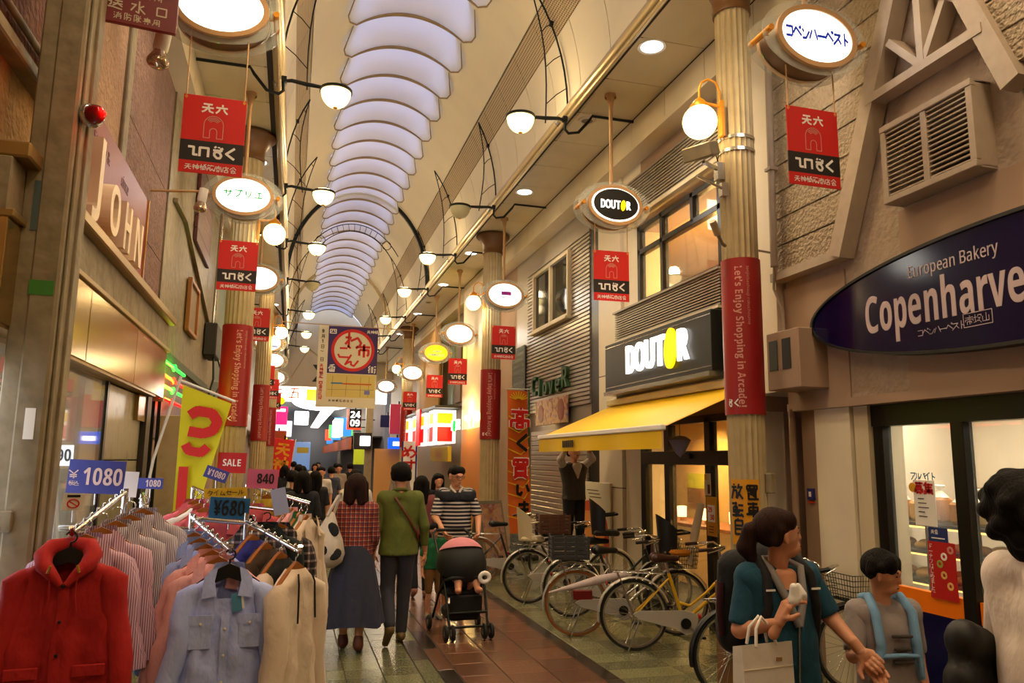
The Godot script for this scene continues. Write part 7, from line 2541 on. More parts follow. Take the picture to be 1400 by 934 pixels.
func hand_caps(wrist: Vector3, tip: Vector3, palm_n: Vector3, curl: float, thumb: float) -> Array:
	# a palm, four curled fingers of different lengths and a thumb from the side of the palm
	var f := (tip - wrist).normalized()
	var side := palm_n.cross(f).normalized() * thumb
	var out := []
	var base := wrist + f * 0.085
	for k in 4:
		var s := side * (0.028 - 0.0185 * k)
		out.append([wrist + f * 0.012 + s * 0.6, base + s, 0.017, 0.0125])
		var len1: float = [0.038, 0.043, 0.040, 0.032][k]
		var d1 := (f + palm_n * curl * 0.6).normalized()
		var d2 := (f + palm_n * curl * 1.7).normalized()
		var d3 := (f * (1.0 - curl * 0.5) + palm_n * curl * 2.6).normalized()
		var p1 := base + s + d1 * len1
		var p2 := p1 + d2 * len1 * 0.62
		out.append([base + s, p1, 0.0100, 0.0090])
		out.append([p1, p2, 0.0090, 0.0082])
		out.append([p2, p2 + d3 * len1 * 0.5, 0.0082, 0.0072])
	var t0 := wrist + f * 0.03 + side * 0.028
	var t1 := t0 + (side + f * 0.9 + palm_n * 0.4).normalized() * 0.042
	out.append([t0 - side * 0.015, t1, 0.0140, 0.0105])
	out.append([t1, t1 + (f + palm_n * 0.7 + side * 0.2).normalized() * 0.032, 0.0105, 0.0082])
	return out


func figure(label: String, at: Vector3, turn: float, o: Dictionary, group := "") -> Node3D:
	# stands at its base facing +z before the turn; +x is its left
	var t := thing("person", label, "person", at, turn, group)
	var S: float = o.get("h", 1.65) / 1.70
	var J := {
		"head": Vector3(0, 1.585, 0.015), "neck": Vector3(0, 1.43, -0.015), "sl": Vector3(0.165, 1.385, -0.015), "sr": Vector3(-0.165, 1.385, -0.015),
		"el": Vector3(0.225, 1.11, -0.03), "er": Vector3(-0.225, 1.11, -0.03), "wl": Vector3(0.235, 0.875, 0.04), "wr": Vector3(-0.235, 0.875, 0.04),
		"pel": Vector3(0, 0.96, 0), "hl": Vector3(0.085, 0.90, 0), "hr": Vector3(-0.085, 0.90, 0), "kl": Vector3(0.095, 0.50, 0.015), "kr": Vector3(-0.095, 0.50, 0.015),
		"al": Vector3(0.10, 0.09, -0.02), "ar": Vector3(-0.10, 0.09, -0.02), "tl": Vector3(0.115, 0.035, 0.12), "tr": Vector3(-0.115, 0.035, 0.12),
	}
	for k in J:
		J[k] = o.get("J", {}).get(k, J[k]) * S
	var cell: float = o.get("cell", 0.016)
	var fine: float = o.get("fine", cell * 0.55)
	var bulk: float = o.get("bulk", 1.0)
	var head_turn := Basis(Vector3.UP, o.get("look", 0.0)) * Basis(Vector3.RIGHT, o.get("nod", 0.0)) * Basis(Vector3.BACK, o.get("tip", 0.0))
	var H: Vector3 = J.head
	var at_head := func(x: float, y: float, z: float) -> Vector3: return H + head_turn * Vector3(x, y, z) * S
	# ---- skin: head, neck, arms, legs where bare
	var skin := MB.new()
	var caps := [[at_head.call(0, 0.025, -0.012), at_head.call(0, 0.03, -0.02), 0.088 * S, 0.088 * S], [at_head.call(0, -0.03, 0.018), at_head.call(0, -0.07, 0.035), 0.066 * S, 0.042 * S],
		[at_head.call(0, -0.02, 0.085), at_head.call(0, 0.015, 0.075), 0.014 * S, 0.008 * S], [at_head.call(0, -0.062, 0.068), at_head.call(0, -0.068, 0.066), 0.018 * S, 0.018 * S],
		[at_head.call(0.088, 0.01, -0.005), at_head.call(0.090, -0.025, -0.002), 0.014 * S, 0.010 * S], [at_head.call(-0.088, 0.01, -0.005), at_head.call(-0.090, -0.025, -0.002), 0.014 * S, 0.010 * S],
		[at_head.call(0.03, 0.025, 0.070), at_head.call(-0.03, 0.025, 0.070), 0.012 * S, 0.012 * S], [at_head.call(0, -0.05, -0.02), J.neck + Vector3(0, -0.04, 0) * S, 0.050 * S, 0.049 * S]]
	blob(skin, caps, fine, 0.022 * S)
	caps = []
	var sleeve: float = o.get("sleeve", 0.45)   # share of the arm that is covered: 1 up to the wrist
	for s in ["l", "r"]:
		if sleeve < 0.95:
			caps.append([J["s" + s], J["e" + s], 0.046 * S * bulk, 0.038 * S * bulk])
			caps.append([J["e" + s], J["w" + s], 0.038 * S * bulk, 0.026 * S])
		var fdir: Vector3 = (J["w" + s] - J["e" + s]).normalized()
		fdir = o.get("hand_" + s, fdir)
		var side_n: Vector3 = o.get("palm_" + s, Vector3(-1 if s == "l" else 1, 0, 0.3)).normalized()
		side_n = (side_n - fdir * side_n.dot(fdir)).normalized()
		if o.get("fingers", false):
			var hm := MB.new()
			var hc := hand_caps(J["w" + s], J["w" + s] + fdir, side_n, o.get("curl_" + s, 0.35), -1.0 if s == "l" else 1.0)
			hc.append([J["w" + s] - fdir * 0.05, J["w" + s] + fdir * 0.02, 0.026 * S, 0.022 * S])
			blob(hm, hc, 0.0045, 0.007)
			skin.add(hm, Transform3D())
		else:
			caps.append([J["w" + s], J["w" + s] + fdir * 0.09 * S, 0.028 * S, 0.030 * S])
			for q in 3:
				caps.append([J["w" + s] + fdir * 0.08 * S, J["w" + s] + (fdir + side_n * 0.35).normalized() * 0.165 * S + fdir.cross(side_n) * (q - 1) * 0.020, 0.014 * S, 0.010 * S])
	var leg: String = o.get("legs", "trousers")
	if leg != "trousers" and leg != "none":
		for s in ["l", "r"]:
			caps.append([J["h" + s], J["k" + s], 0.078 * S * bulk, 0.050 * S])
			caps.append([J["k" + s], J["k" + s].lerp(J["a" + s], 0.35), 0.050 * S, 0.052 * S])
			caps.append([J["k" + s].lerp(J["a" + s], 0.35), J["a" + s], 0.052 * S, 0.034 * S])
			caps.append([J["a" + s], J["t" + s], 0.034 * S, 0.022 * S])
	if caps.size() > 0:
		blob(skin, caps, cell * 0.8, 0.012)
	part(t, "body", skin, o.get("skin", M.skin))
	# ---- shirt
	var sm: Material = o.shirt
	var hem: float = o.get("hem", 0.88) * S
	var hip_c: Vector3 = J.pel
	caps = []
	for s in [-1.0, 1.0]:
		var sh: Vector3 = J["sl"] if s > 0 else J["sr"]
		caps.append([sh + Vector3(-s * 0.035, -0.04, 0) * S, hip_c + Vector3(s * 0.075, 0.10, 0.0) * S, 0.090 * S * bulk, 0.090 * S * bulk])
		caps.append([hip_c + Vector3(s * 0.075, 0.10, 0.0) * S, hip_c + Vector3(s * 0.085, -0.10, 0) * S, 0.094 * S * bulk, 0.112 * S * bulk])
		caps.append([sh, J.neck + Vector3(s * 0.03, -0.03, 0) * S, 0.062 * S * bulk, 0.052 * S])
	caps.append([(J.sl + J.sr) * 0.5 + Vector3(0, -0.12, 0.03) * S, hip_c + Vector3(0, 0.05, 0.02) * S, 0.100 * S * bulk, 0.100 * S * bulk])
	caps.append([hip_c + Vector3(0, 0.14, -0.025) * S, hip_c + Vector3(0, -0.10, -0.02) * S, 0.092 * S * bulk, 0.112 * S * bulk])
	blob(skin_mb(t, "shirt", sm), caps, cell, 0.05 * S, [[Vector3(0, hem, 0), Vector3.DOWN], [J.neck + Vector3(0, 0.012, 0.02) * S, Vector3(0, 0.95, 0.3).normalized()]])
	finish(t)
	for s in ["l", "r"]:
		if sleeve <= 0.0:
			continue
		caps = [[J["s" + s].lerp(J.neck, 0.25), J["s" + s], 0.055 * S * bulk, 0.062 * S * bulk]]
		var cuts := []
		if sleeve < 0.6:
			var e: Vector3 = J["s" + s].lerp(J["e" + s], sleeve / 0.5)
			caps.append([J["s" + s], e, 0.063 * S * bulk, 0.058 * S * bulk])
			var dir: Vector3 = (J["e" + s] - J["s" + s]).normalized()
			cuts.append([e + dir * 0.02 * S, dir])
		else:
			caps.append([J["s" + s], J["e" + s], 0.063 * S * bulk, 0.050 * S * bulk])
			var dir: Vector3 = (J["w" + s] - J["e" + s]).normalized()
			var e: Vector3 = J["e" + s].lerp(J["w" + s], clampf((sleeve - 0.5) * 2.0, 0.1, 1.0))
			caps.append([J["e" + s], e, 0.050 * S * bulk, 0.040 * S * bulk])
			cuts.append([e + dir * 0.015, dir])
		blob(skin_mb(t, "sleeve", o.get("sleeve_mat", sm)), caps, cell, 0.02, cuts)
		finish(t)
	# ---- legs
	if leg == "trousers" or leg == "shorts":
		caps = [[hip_c + Vector3(0.05, 0.02, 0) * S, hip_c + Vector3(-0.05, 0.02, 0) * S, 0.098 * S * bulk, 0.098 * S * bulk]]
		var cuts := [[hip_c + Vector3(0, 0.09, 0) * S, Vector3.UP]]
		for s in ["l", "r"]:
			caps.append([J["h" + s], J["k" + s], 0.094 * S * bulk, 0.068 * S * bulk])
			if leg == "trousers":
				caps.append([J["k" + s], J["a" + s] + Vector3(0, 0.03, 0) * S, 0.068 * S * bulk, 0.055 * S])
		blob(skin_mb(t, leg, o.bottom), caps, cell, 0.025, cuts)
		finish(t)
	elif leg == "skirt":
		var b := MB.new()
		var top: float = hip_c.y + 0.10 * S
		var low: float = o.get("skirt_low", 0.30) * S
		b.surf(func(u: float, v: float) -> Vector3:
			var r = lerpf(0.135, 0.29, pow(v, 0.8)) * S
			var g = TAU * u
			var fold = 1.0 + 0.06 * v * sin(g * 7.0) + 0.03 * v * sin(g * 13.0 + 1.0)
			return Vector3(cos(g) * r * 1.08 * fold, lerpf(top, low, v) + 0.015 * sin(g * 3.0) * v, sin(g) * r * 0.86 * fold), 56, 14, true)
		part(t, "skirt", b, o.bottom)
	# ---- shoes
	if leg != "none":
		for s in ["l", "r"]:
			var dir: Vector3 = (J["t" + s] - J["a" + s]).normalized()
			caps = [[J["a" + s] - dir * 0.03 * S + Vector3(0, -0.035, 0) * S, J["t" + s] + dir * 0.03 * S, 0.043 * S, 0.034 * S], [J["a" + s], J["a" + s] + Vector3(0, -0.03, 0), 0.044 * S, 0.044 * S]]
			if o.get("boots", false):
				caps.append([J["a" + s], J["a" + s].lerp(J["k" + s], 0.10), 0.048 * S, 0.046 * S])
			blob(skin_mb(t, "shoe", o.get("shoe", M.black)), caps, cell * 0.8, 0.02)
			finish(t)
	# ---- hair
	var hs: String = o.get("hair", "short")
	caps = [[at_head.call(0, 0.045, -0.034), at_head.call(0, 0.035, -0.045), 0.090 * S, 0.088 * S], [at_head.call(0.04, 0.07, 0.02), at_head.call(-0.04, 0.07, 0.02), 0.055 * S, 0.055 * S]]
	if hs != "crop":
		caps.append([at_head.call(0, 0.052, -0.036), at_head.call(0, 0.045, -0.05), 0.094 * S, 0.090 * S])
	for x in [-1.0, 1.0]:
		if hs == "bob" or hs == "long":
			var low := -0.13 if hs == "bob" else -0.24
			caps.append([at_head.call(x * 0.075, 0.03, -0.02), at_head.call(x * 0.088, low, -0.035), 0.045 * S, 0.040 * S])
			caps.append([at_head.call(x * 0.04, 0.0, -0.07), at_head.call(x * 0.055, low, -0.075), 0.055 * S, 0.045 * S])
		elif hs == "pony" or hs == "short":
			caps.append([at_head.call(x * 0.072, 0.03, -0.02), at_head.call(x * 0.070, -0.015, -0.05), 0.034 * S, 0.030 * S])
	if hs == "pony":
		caps.append([at_head.call(0, 0.03, -0.11), at_head.call(0.0, 0.04, -0.15), 0.026 * S, 0.034 * S])
		caps.append([at_head.call(0, 0.04, -0.15), at_head.call(0.01, -0.04, -0.18), 0.040 * S, 0.046 * S])
		caps.append([at_head.call(0.01, -0.04, -0.18), at_head.call(0.0, -0.13, -0.15), 0.044 * S, 0.022 * S])
	elif hs == "mop":
		for k in 9:
			var g := TAU * k / 9.0
			caps.append([at_head.call(cos(g) * 0.07, 0.05, sin(g) * 0.06 - 0.03), at_head.call(cos(g) * 0.088, 0.015 if sin(g) < 0.3 else 0.045, sin(g) * 0.075 - 0.025), 0.042 * S, 0.034 * S])
	elif hs == "curly":
		for k in 26:
			var g := k * 2.4
			var yy := 0.11 - 0.009 * k
			var rr := sqrt(maxf(0.02, 1.0 - pow((yy - 0.03) / 0.13, 2.0))) * 0.085
			var pz := sin(g) * rr - 0.045
			if pz < 0.03:
				caps.append([at_head.call(cos(g) * rr, yy, pz), at_head.call(cos(g) * rr * 1.25, yy - 0.01, pz * 1.2), 0.040 * S, 0.030 * S])
	blob(skin_mb(t, "hair", o.get("hair_mat", M.hair)), caps, fine * 1.15, (0.034 if hs == "curly" else 0.016) * S)
	finish(t)
	# ---- face
	if o.get("face", false):
		for x in [-1.0, 1.0]:
			var b := MB.new()
			b.ball(at_head.call(x * 0.031, 0.008, 0.074), Vector3(0.013, 0.005, 0.006) * S, head_turn, 10, 6)
			part(t, "eye", b, M.eye)
			b = MB.new()
			b.ball(at_head.call(x * 0.032, 0.032, 0.078), Vector3(0.018, 0.004, 0.005) * S, head_turn, 8, 5)
			part(t, "eyebrow", b, M.hair)
		var b2 := MB.new()
		b2.ball(at_head.call(0, -0.060, 0.083), Vector3(0.022, 0.006, 0.006) * S, head_turn, 10, 6)
		part(t, "mouth", b2, M.lip)
	if o.get("glasses", false):
		var g := MB.new()
		for x in [-1.0, 1.0]:
			var ring := []
			for k in 14:
				ring.append(at_head.call(x * 0.034 + cos(TAU * k / 14) * 0.024, 0.006 + sin(TAU * k / 14) * 0.017, 0.088))
			g.tube(ring, 0.0022, 5, false, true)
			g.tube([at_head.call(x * 0.058, 0.008, 0.086), at_head.call(x * 0.092, 0.01, 0.0)], 0.0022, 5)
		g.tube([at_head.call(-0.01, 0.01, 0.09), at_head.call(0.01, 0.01, 0.09)], 0.0022, 5)
		part(t, "glasses", g, M.dark_iron)
	return t


var pending_mb: MB
var pending_name := ""
var pending_mat: Material


func skin_mb(_t: Node3D, called: String, m: Material) -> MB:
	pending_mb = MB.new()
	pending_name = called
	pending_mat = m
	return pending_mb


func finish(t: Node3D) -> void:
	if pending_mb.v.size() > 0:
		part(t, pending_name, pending_mb, pending_mat)


func tubes(paths: Array, r: float, seg := 8) -> MB:
	var b = MB.new()
	for p in paths:
		b.tube(p, r, seg)
	return b


func build_people() -> void:
	var plaid = pattern(64, 64, func(x, y): return Color(0.50, 0.13, 0.11).lerp(Color(0.80, 0.60, 0.44), 0.5 * float(x % 32 > 24) + 0.5 * float(y % 32 > 24)).lerp(Color(0.18, 0.15, 0.28), 0.45 * float(x % 32 < 9) + 0.45 * float(y % 32 < 9)), Vector3(0.085, 0.085, 0.085))
	var stripes = pattern(4, 64, func(x, y): return Color(0.05, 0.05, 0.13) if y % 16 < 9 else Color(0.78, 0.74, 0.72), Vector3(0.12, 0.17, 0.12))
	var olive = cloth_mat(Color(0.36, 0.39, 0.14))
	var jeans = cloth_mat(Color(0.20, 0.20, 0.25))
	var dark = cloth_mat(Color(0.06, 0.06, 0.085))
	var whitec = cloth_mat(Color(0.78, 0.74, 0.70))
	var brown_leather = mat(Color(0.36, 0.15, 0.06), 0.5)
	# ---- couple walking away
	var p = figure("person in a red plaid shirt and long denim skirt walking away", Vector3(0.62, 0, -7.55), PI - 0.10, {"h": 1.62, "shirt": plaid, "sleeve": 1.0, "hem": 0.93, "legs": "skirt", "skirt_low": 0.27, "bottom": cloth_mat(Color(0.17, 0.18, 0.26)), "shoe": brown_leather, "boots": true, "hair": "bob", "hair_mat": M.hair_brown, "cell": 0.014,
		"J": {"al": Vector3(0.07, 0.10, 0.10), "tl": Vector3(0.08, 0.05, 0.23), "ar": Vector3(-0.08, 0.11, -0.08), "tr": Vector3(-0.09, 0.04, 0.05), "kl": Vector3(0.08, 0.50, 0.06), "wl": Vector3(0.20, 0.88, 0.06), "er": Vector3(-0.20, 1.11, -0.02), "wr": Vector3(-0.15, 0.90, 0.10)}})
	var b = MB.new()
	b.lathe([Vector2(0.0, -0.23), Vector2(0.10, -0.22), Vector2(0.17, -0.16), Vector2(0.18, -0.08), Vector2(0.14, 0.04), Vector2(0.08, 0.15), Vector2(0.03, 0.26), Vector2(0.0, 0.28)], Transform3D(Basis.from_scale(Vector3(1.0, 1.0, 0.5)) * Basis(Vector3.BACK, -0.12), Vector3.ZERO), 22)
	var bag = thing("tote_bag", "white cloth shoulder bag with black cow patches hanging from the arm in the plaid shirt", "bag", Vector3(0.36, 1.02, -7.38), 0.15)
	part(bag, "pouch", b, whitec)
	for q in [[Vector3(-0.06, -0.05, 0.075), Vector3(0.05, 0.06, 0.012)], [Vector3(0.06, -0.10, 0.078), Vector3(0.065, 0.05, 0.012)], [Vector3(0.04, 0.12, 0.045), Vector3(0.05, 0.07, 0.012)]]:
		b = MB.new()
		b.ball(q[0], q[1], Basis(Vector3.BACK, 0.5) * Basis(Vector3.RIGHT, -0.25), 12, 6)
		part(bag, "black_patch", b, dark)
	part(bag, "strap", tubes([[Vector3(-0.01, 0.24, 0.01), Vector3(0.08, 0.42, 0.02), Vector3(0.12, 0.44, -0.06), Vector3(0.05, 0.24, -0.02)]], 0.014), whitec)
	p = figure("person in an olive green shirt and dark jeans walking away", Vector3(1.07, 0, -7.75), PI + 0.05, {"h": 1.73, "shirt": olive, "sleeve": 0.85, "hem": 0.84, "bottom": jeans, "shoe": mat(Color(0.42, 0.34, 0.20), 0.7), "hair": "short", "cell": 0.014, "fingers": true,
		"J": {"ar": Vector3(-0.07, 0.09, 0.10), "tr": Vector3(-0.08, 0.03, 0.23), "kr": Vector3(-0.08, 0.50, 0.08), "hr": Vector3(-0.08, 0.9, 0), "al": Vector3(0.09, 0.20, -0.16), "tl": Vector3(0.10, 0.06, -0.06), "kl": Vector3(0.09, 0.52, 0.03), "wr": Vector3(-0.27, 0.86, 0.04), "er": Vector3(-0.24, 1.11, -0.03)}})
	part(p, "shoulder_strap", tubes([[Vector3(0.10, 1.46, -0.03), Vector3(0.05, 1.38, -0.112), Vector3(-0.06, 1.22, -0.125), Vector3(-0.16, 1.06, -0.10), Vector3(-0.19, 0.98, -0.02)]], 0.013), brown_leather)
	part(p, "collar", tubes([[Vector3(0.07, 1.475, 0.0), Vector3(0.04, 1.49, -0.06), Vector3(-0.04, 1.49, -0.06), Vector3(-0.07, 1.475, 0.0)]], 0.016), olive)
	# ---- man with the stroller
	p = figure("person in a navy striped polo shirt and glasses pushing the stroller", Vector3(1.92, 0, -9.1), 0.0, {"h": 1.70, "shirt": stripes, "sleeve": 0.45, "hem": 0.86, "legs": "shorts", "bottom": cloth_mat(Color(0.05, 0.05, 0.14)), "hair": "crop", "bulk": 1.12, "face": true, "glasses": true, "look": 0.35, "nod": 0.15, "cell": 0.015, "fine": 0.007, "fingers": true, "curl_l": 0.8, "curl_r": 0.8,
		"shoe": mat(Color(0.5, 0.5, 0.52), 0.6), "J": {"el": Vector3(0.26, 1.12, 0.08), "er": Vector3(-0.26, 1.12, 0.08), "wl": Vector3(0.20, 0.97, 0.34), "wr": Vector3(-0.20, 0.97, 0.34), "al": Vector3(0.1, 0.09, -0.1), "tl": Vector3(0.11, 0.03, 0.04)}})
	b = MB.new()
	blob(b, [[Vector3(0.16, 1.37, -0.01), Vector3(-0.16, 1.37, -0.01), 0.093, 0.093], [Vector3(0.12, 1.33, 0.02), Vector3(-0.12, 1.33, 0.02), 0.102, 0.102]], 0.015, 0.04, [[Vector3(0, 1.30, 0), Vector3.DOWN], [Vector3(0, 1.43, 0.02), Vector3(0, 0.95, 0.3).normalized()]])
	part(p, "navy_yoke", b, cloth_mat(Color(0.03, 0.03, 0.10)))
	part(p, "collar", tubes([[Vector3(0.02, 1.40, 0.09), Vector3(0.07, 1.46, 0.02), Vector3(0.05, 1.48, -0.05), Vector3(-0.05, 1.48, -0.05), Vector3(-0.07, 1.46, 0.02), Vector3(-0.02, 1.40, 0.09)]], 0.014), whitec)
	figure("small person in a green top and brown shorts half hidden by the stroller", Vector3(1.64, 0, -8.9), 0.1, {"h": 1.05, "shirt": cloth_mat(Color(0.04, 0.36, 0.20)), "legs": "shorts", "bottom": cloth_mat(Color(0.45, 0.30, 0.13)), "hair": "mop", "cell": 0.018, "shoe": mat(Color(0.5, 0.5, 0.5), 0.6)})
	figure("person in dark trousers and pale shoes between the olive shirt and the stroller", Vector3(1.70, 0, -10.3), PI, {"h": 1.55, "shirt": cloth_mat(Color(0.45, 0.22, 0.22)), "bottom": dark, "hair": "long", "cell": 0.022, "shoe": mat(Color(0.62, 0.42, 0.36), 0.6), "J": {"al": Vector3(0.08, 0.14, -0.14), "tl": Vector3(0.08, 0.05, -0.02)}})
	stroller()
	# ---- worker under the awning, on a stool
	p = figure("person in a grey vest and white shirt reaching up to the awning", Vector3(3.93, 0.36, -10.45), 0.15, {"h": 1.66, "shirt": cloth_mat(Color(0.26, 0.25, 0.24)), "sleeve_mat": whitec, "sleeve": 0.72, "hem": 0.90, "bottom": dark, "hair": "short", "cell": 0.016, "nod": -0.25, "face": true,
		"J": {"el": Vector3(0.26, 1.50, 0.10), "er": Vector3(-0.27, 1.48, 0.08), "wl": Vector3(0.14, 1.70, 0.16), "wr": Vector3(-0.17, 1.70, 0.14)}})
	b = MB.new()
	blob(b, [[Vector3(0.03, 1.36, 0.10), Vector3(0, 1.20, 0.115), 0.045, 0.012], [Vector3(-0.03, 1.36, 0.10), Vector3(0, 1.20, 0.115), 0.045, 0.012]], 0.012, 0.02)
	part(p, "shirt_front", b, whitec)
	var stl = thing("step_stool", "dark step stool under the person in the grey vest", "stool", Vector3(3.93, 0, -10.45), 0.15)
	part(stl, "top", bxm(Vector3(0, 0.335, 0.03), Vector3(0.46, 0.035, 0.34), 0.006), M.black)
	for sx in [-1, 1]:
		for sz in [-1, 1]:
			part(stl, "leg", tubes([[Vector3(sx * 0.19, 0.32, 0.03 + sz * 0.13), Vector3(sx * 0.23, 0.0, 0.03 + sz * 0.17)]], 0.014), M.steel)
	# ---- woman in the foreground, looking to the right, and the boy
	var tealc = cloth_mat(Color(0.03, 0.26, 0.35))
	p = figure("person in a teal zip top looking right, holding up a white snack", Vector3(2.20, 0, -3.16), 0.0, {"h": 1.56, "shirt": tealc, "sleeve": 0.42, "hem": 0.83, "bottom": M.denim, "hair": "pony", "hair_mat": M.hair_brown, "face": true, "look": 1.25, "nod": -0.12, "cell": 0.011, "fine": 0.0055, "fingers": true, "curl_r": 0.9, "curl_l": 0.75, "bulk": 1.05,
		"hand_r": Vector3(0.35, 0.90, 0.25).normalized(), "palm_r": Vector3(1, -0.2, 0.2), "hand_l": Vector3(0.35, -0.75, 0.5).normalized(), "palm_l": Vector3(-0.6, 0.0, 0.8),
		"J": {"er": Vector3(-0.235, 1.135, 0.0), "wr": Vector3(-0.155, 1.20, 0.20), "el": Vector3(0.255, 1.18, 0.05), "wl": Vector3(0.265, 1.06, 0.245), "head": Vector3(0.0, 1.585, 0.03)}})
	var S = 1.56 / 1.70
	part(p, "hood_lining", tubes([[Vector3(0.0, 1.17, 0.145) * S, Vector3(0.05, 1.30, 0.12) * S, Vector3(0.09, 1.43, 0.05) * S, Vector3(0.06, 1.46, -0.06) * S, Vector3(-0.06, 1.46, -0.06) * S, Vector3(-0.09, 1.43, 0.05) * S, Vector3(-0.05, 1.30, 0.12) * S, Vector3(0.0, 1.17, 0.145) * S]], 0.018), cloth_mat(Color(0.50, 0.48, 0.48)))
	b = MB.new()
	blob(b, [[Vector3(0.0, 1.22, 0.108) * S, Vector3(0.025, 1.39, 0.045) * S, 0.008, 0.034], [Vector3(0.0, 1.22, 0.108) * S, Vector3(-0.025, 1.39, 0.045) * S, 0.008, 0.034]], 0.009, 0.02)
	part(p, "bare_neckline", b, M.skin)
	part(p, "zip", tubes([[Vector3(0, 1.18, 0.145) * S, Vector3(0.0, 1.0, 0.135) * S, Vector3(0.0, 0.85, 0.125) * S]], 0.004), M.steel)
	for s in [-1.0, 1.0]:
		part(p, "backpack_strap", tubes([[Vector3(s * 0.11, 1.43, -0.10) * S, Vector3(s * 0.115, 1.47, -0.01) * S, Vector3(s * 0.125, 1.40, 0.075) * S, Vector3(s * 0.135, 1.25, 0.10) * S, Vector3(s * 0.165, 1.10, 0.04) * S]], 0.022), dark)
		part(p, "strap_label", bxm(Vector3(s * 0.128, 1.335, 0.112) * S, Vector3(0.045, 0.008, 0.006)), M.print_white)
	b = MB.new()
	blob(b, [[Vector3(0.05, 1.30, -0.17), Vector3(0.05, 0.98, -0.18), 0.10, 0.11], [Vector3(-0.10, 1.28, -0.16), Vector3(-0.10, 0.98, -0.17), 0.09, 0.10]], 0.018, 0.05)
	var bp = thing("backpack", "dark backpack with a wine red edge worn over the teal top", "backpack", Vector3(2.20, 0, -3.20))
	part(bp, "pack", b, dark)
	part(bp, "wine_trim", tubes([[Vector3(-0.20, 1.22, -0.14), Vector3(-0.215, 1.10, -0.13), Vector3(-0.20, 0.98, -0.14)]], 0.016), cloth_mat(Color(0.22, 0.02, 0.07)))
	b = MB.new()
	blob(b, [[Vector3(0.02, -0.03, 0), Vector3(-0.02, -0.03, 0), 0.024, 0.026], [Vector3(0.0, 0.02, 0.005), Vector3(-0.01, -0.02, 0), 0.018, 0.026], [Vector3(0.025, 0.015, 0), Vector3(0.02, -0.02, 0.01), 0.012, 0.02]], 0.006, 0.006)
	var sn = solo("wrapped_snack", b, M.print_white, "white wrapped snack held up in front of the teal top", "snack", "", Vector3(2.115, 1.24, -2.93))
	sn.rotation.z = 0.4
	var pb = thing("paper_bag", "white paper carrier bag hanging from the forearm of the teal top", "bag", Vector3(2.005, 0.62, -3.02), 0.12)
	b = MB.new()
	for q in [[Vector3(-0.13, 0, 0.05), Vector3(0.13, 0, 0.05), Vector3(0.135, 0.40, 0.03), Vector3(-0.135, 0.40, 0.03), Vector3(0, 0, 1)], [Vector3(-0.13, 0, -0.05), Vector3(0.13, 0, -0.05), Vector3(0.135, 0.385, -0.03), Vector3(-0.135, 0.385, -0.03), Vector3(0, 0, -1)], [Vector3(-0.13, 0, -0.05), Vector3(-0.13, 0, 0.05), Vector3(-0.135, 0.40, 0.03), Vector3(-0.135, 0.385, -0.03), Vector3(-1, 0, 0)], [Vector3(0.13, 0, -0.05), Vector3(0.13, 0, 0.05), Vector3(0.135, 0.40, 0.03), Vector3(0.135, 0.385, -0.03), Vector3(1, 0, 0)], [Vector3(-0.13, 0, -0.05), Vector3(0.13, 0, -0.05), Vector3(0.13, 0, 0.05), Vector3(-0.13, 0, 0.05), Vector3(0, -1, 0)]]:
		b.quad(q[0], q[1], q[2], q[3], q[4])
	part(pb, "paper", b, grained(Color(0.90, 0.87, 0.83), 0.05, 0.02, 0.5, 0.7))
	part(pb, "fold_line", bxm(Vector3(0, 0.30, 0.037), Vector3(0.262, 0.004, 0.003)), M.cream_print)
	part(pb, "small_print", bxm(Vector3(0.03, 0.335, 0.036), Vector3(0.03, 0.015, 0.003)), mat(Color(0.66, 0.50, 0.30), 0.7), Vector3.ZERO, Basis(Vector3.BACK, -0.08))
	for z in [0.03, -0.03]:
		part(pb, "handle", tubes([[Vector3(-0.06, 0.39, z), Vector3(-0.05, 0.46, z * 0.7), Vector3(-0.01, 0.505, z * 0.3), Vector3(0.03, 0.46, z * 0.7), Vector3(0.05, 0.39, z)]], 0.007), M.print_white)
	var greyt = cloth_mat(Color(0.56, 0.52, 0.52))
	p = figure("small person in a grey T-shirt with light blue straps, holding hands", Vector3(2.74, 0, -3.12), -0.15, {"h": 1.35, "shirt": greyt, "sleeve": 0.42, "hem": 0.80, "legs": "shorts", "bottom": dark, "hair": "mop", "face": true, "look": 0.75, "nod": 0.18, "cell": 0.012, "fine": 0.0055, "fingers": true, "curl_r": 0.9, "bulk": 1.05,
		"hand_r": Vector3(-0.35, 0.1, 0.9).normalized(), "palm_r": Vector3(0.6, -0.6, 0.2), "J": {"head": Vector3(0, 1.60, 0.02), "er": Vector3(-0.25, 1.15, 0.06), "wr": Vector3(-0.27, 1.19, 0.20), "el": Vector3(0.21, 1.12, -0.03), "wl": Vector3(0.20, 0.92, 0.05)}})
	var S2 = 1.36 / 1.70
	var sky = cloth_mat(Color(0.48, 0.66, 0.84))
	for s in [-1.0, 1.0]:
		part(p, "strap", tubes([[Vector3(s * 0.10, 1.44, -0.07) * S2, Vector3(s * 0.10, 1.46, 0.0) * S2, Vector3(s * 0.115, 1.38, 0.085) * S2, Vector3(s * 0.11, 1.20, 0.12) * S2, Vector3(s * 0.14, 1.02, 0.09) * S2]], 0.022), sky)
	part(p, "chest_strap", tubes([[Vector3(-0.11, 1.15, 0.128) * S2, Vector3(0, 1.16, 0.15) * S2, Vector3(0.11, 1.15, 0.128) * S2, Vector3(0.12, 1.04, 0.13) * S2]], 0.011), sky)
	for k in 3:
		part(p, "shirt_print", bxm(Vector3(0.01, 1.26 - 0.07 * k, 0.138) * S2, Vector3(0.10 - 0.02 * (k % 2), 0.014, 0.02), 0.004), cloth_mat(Color(0.24, 0.21, 0.21)))
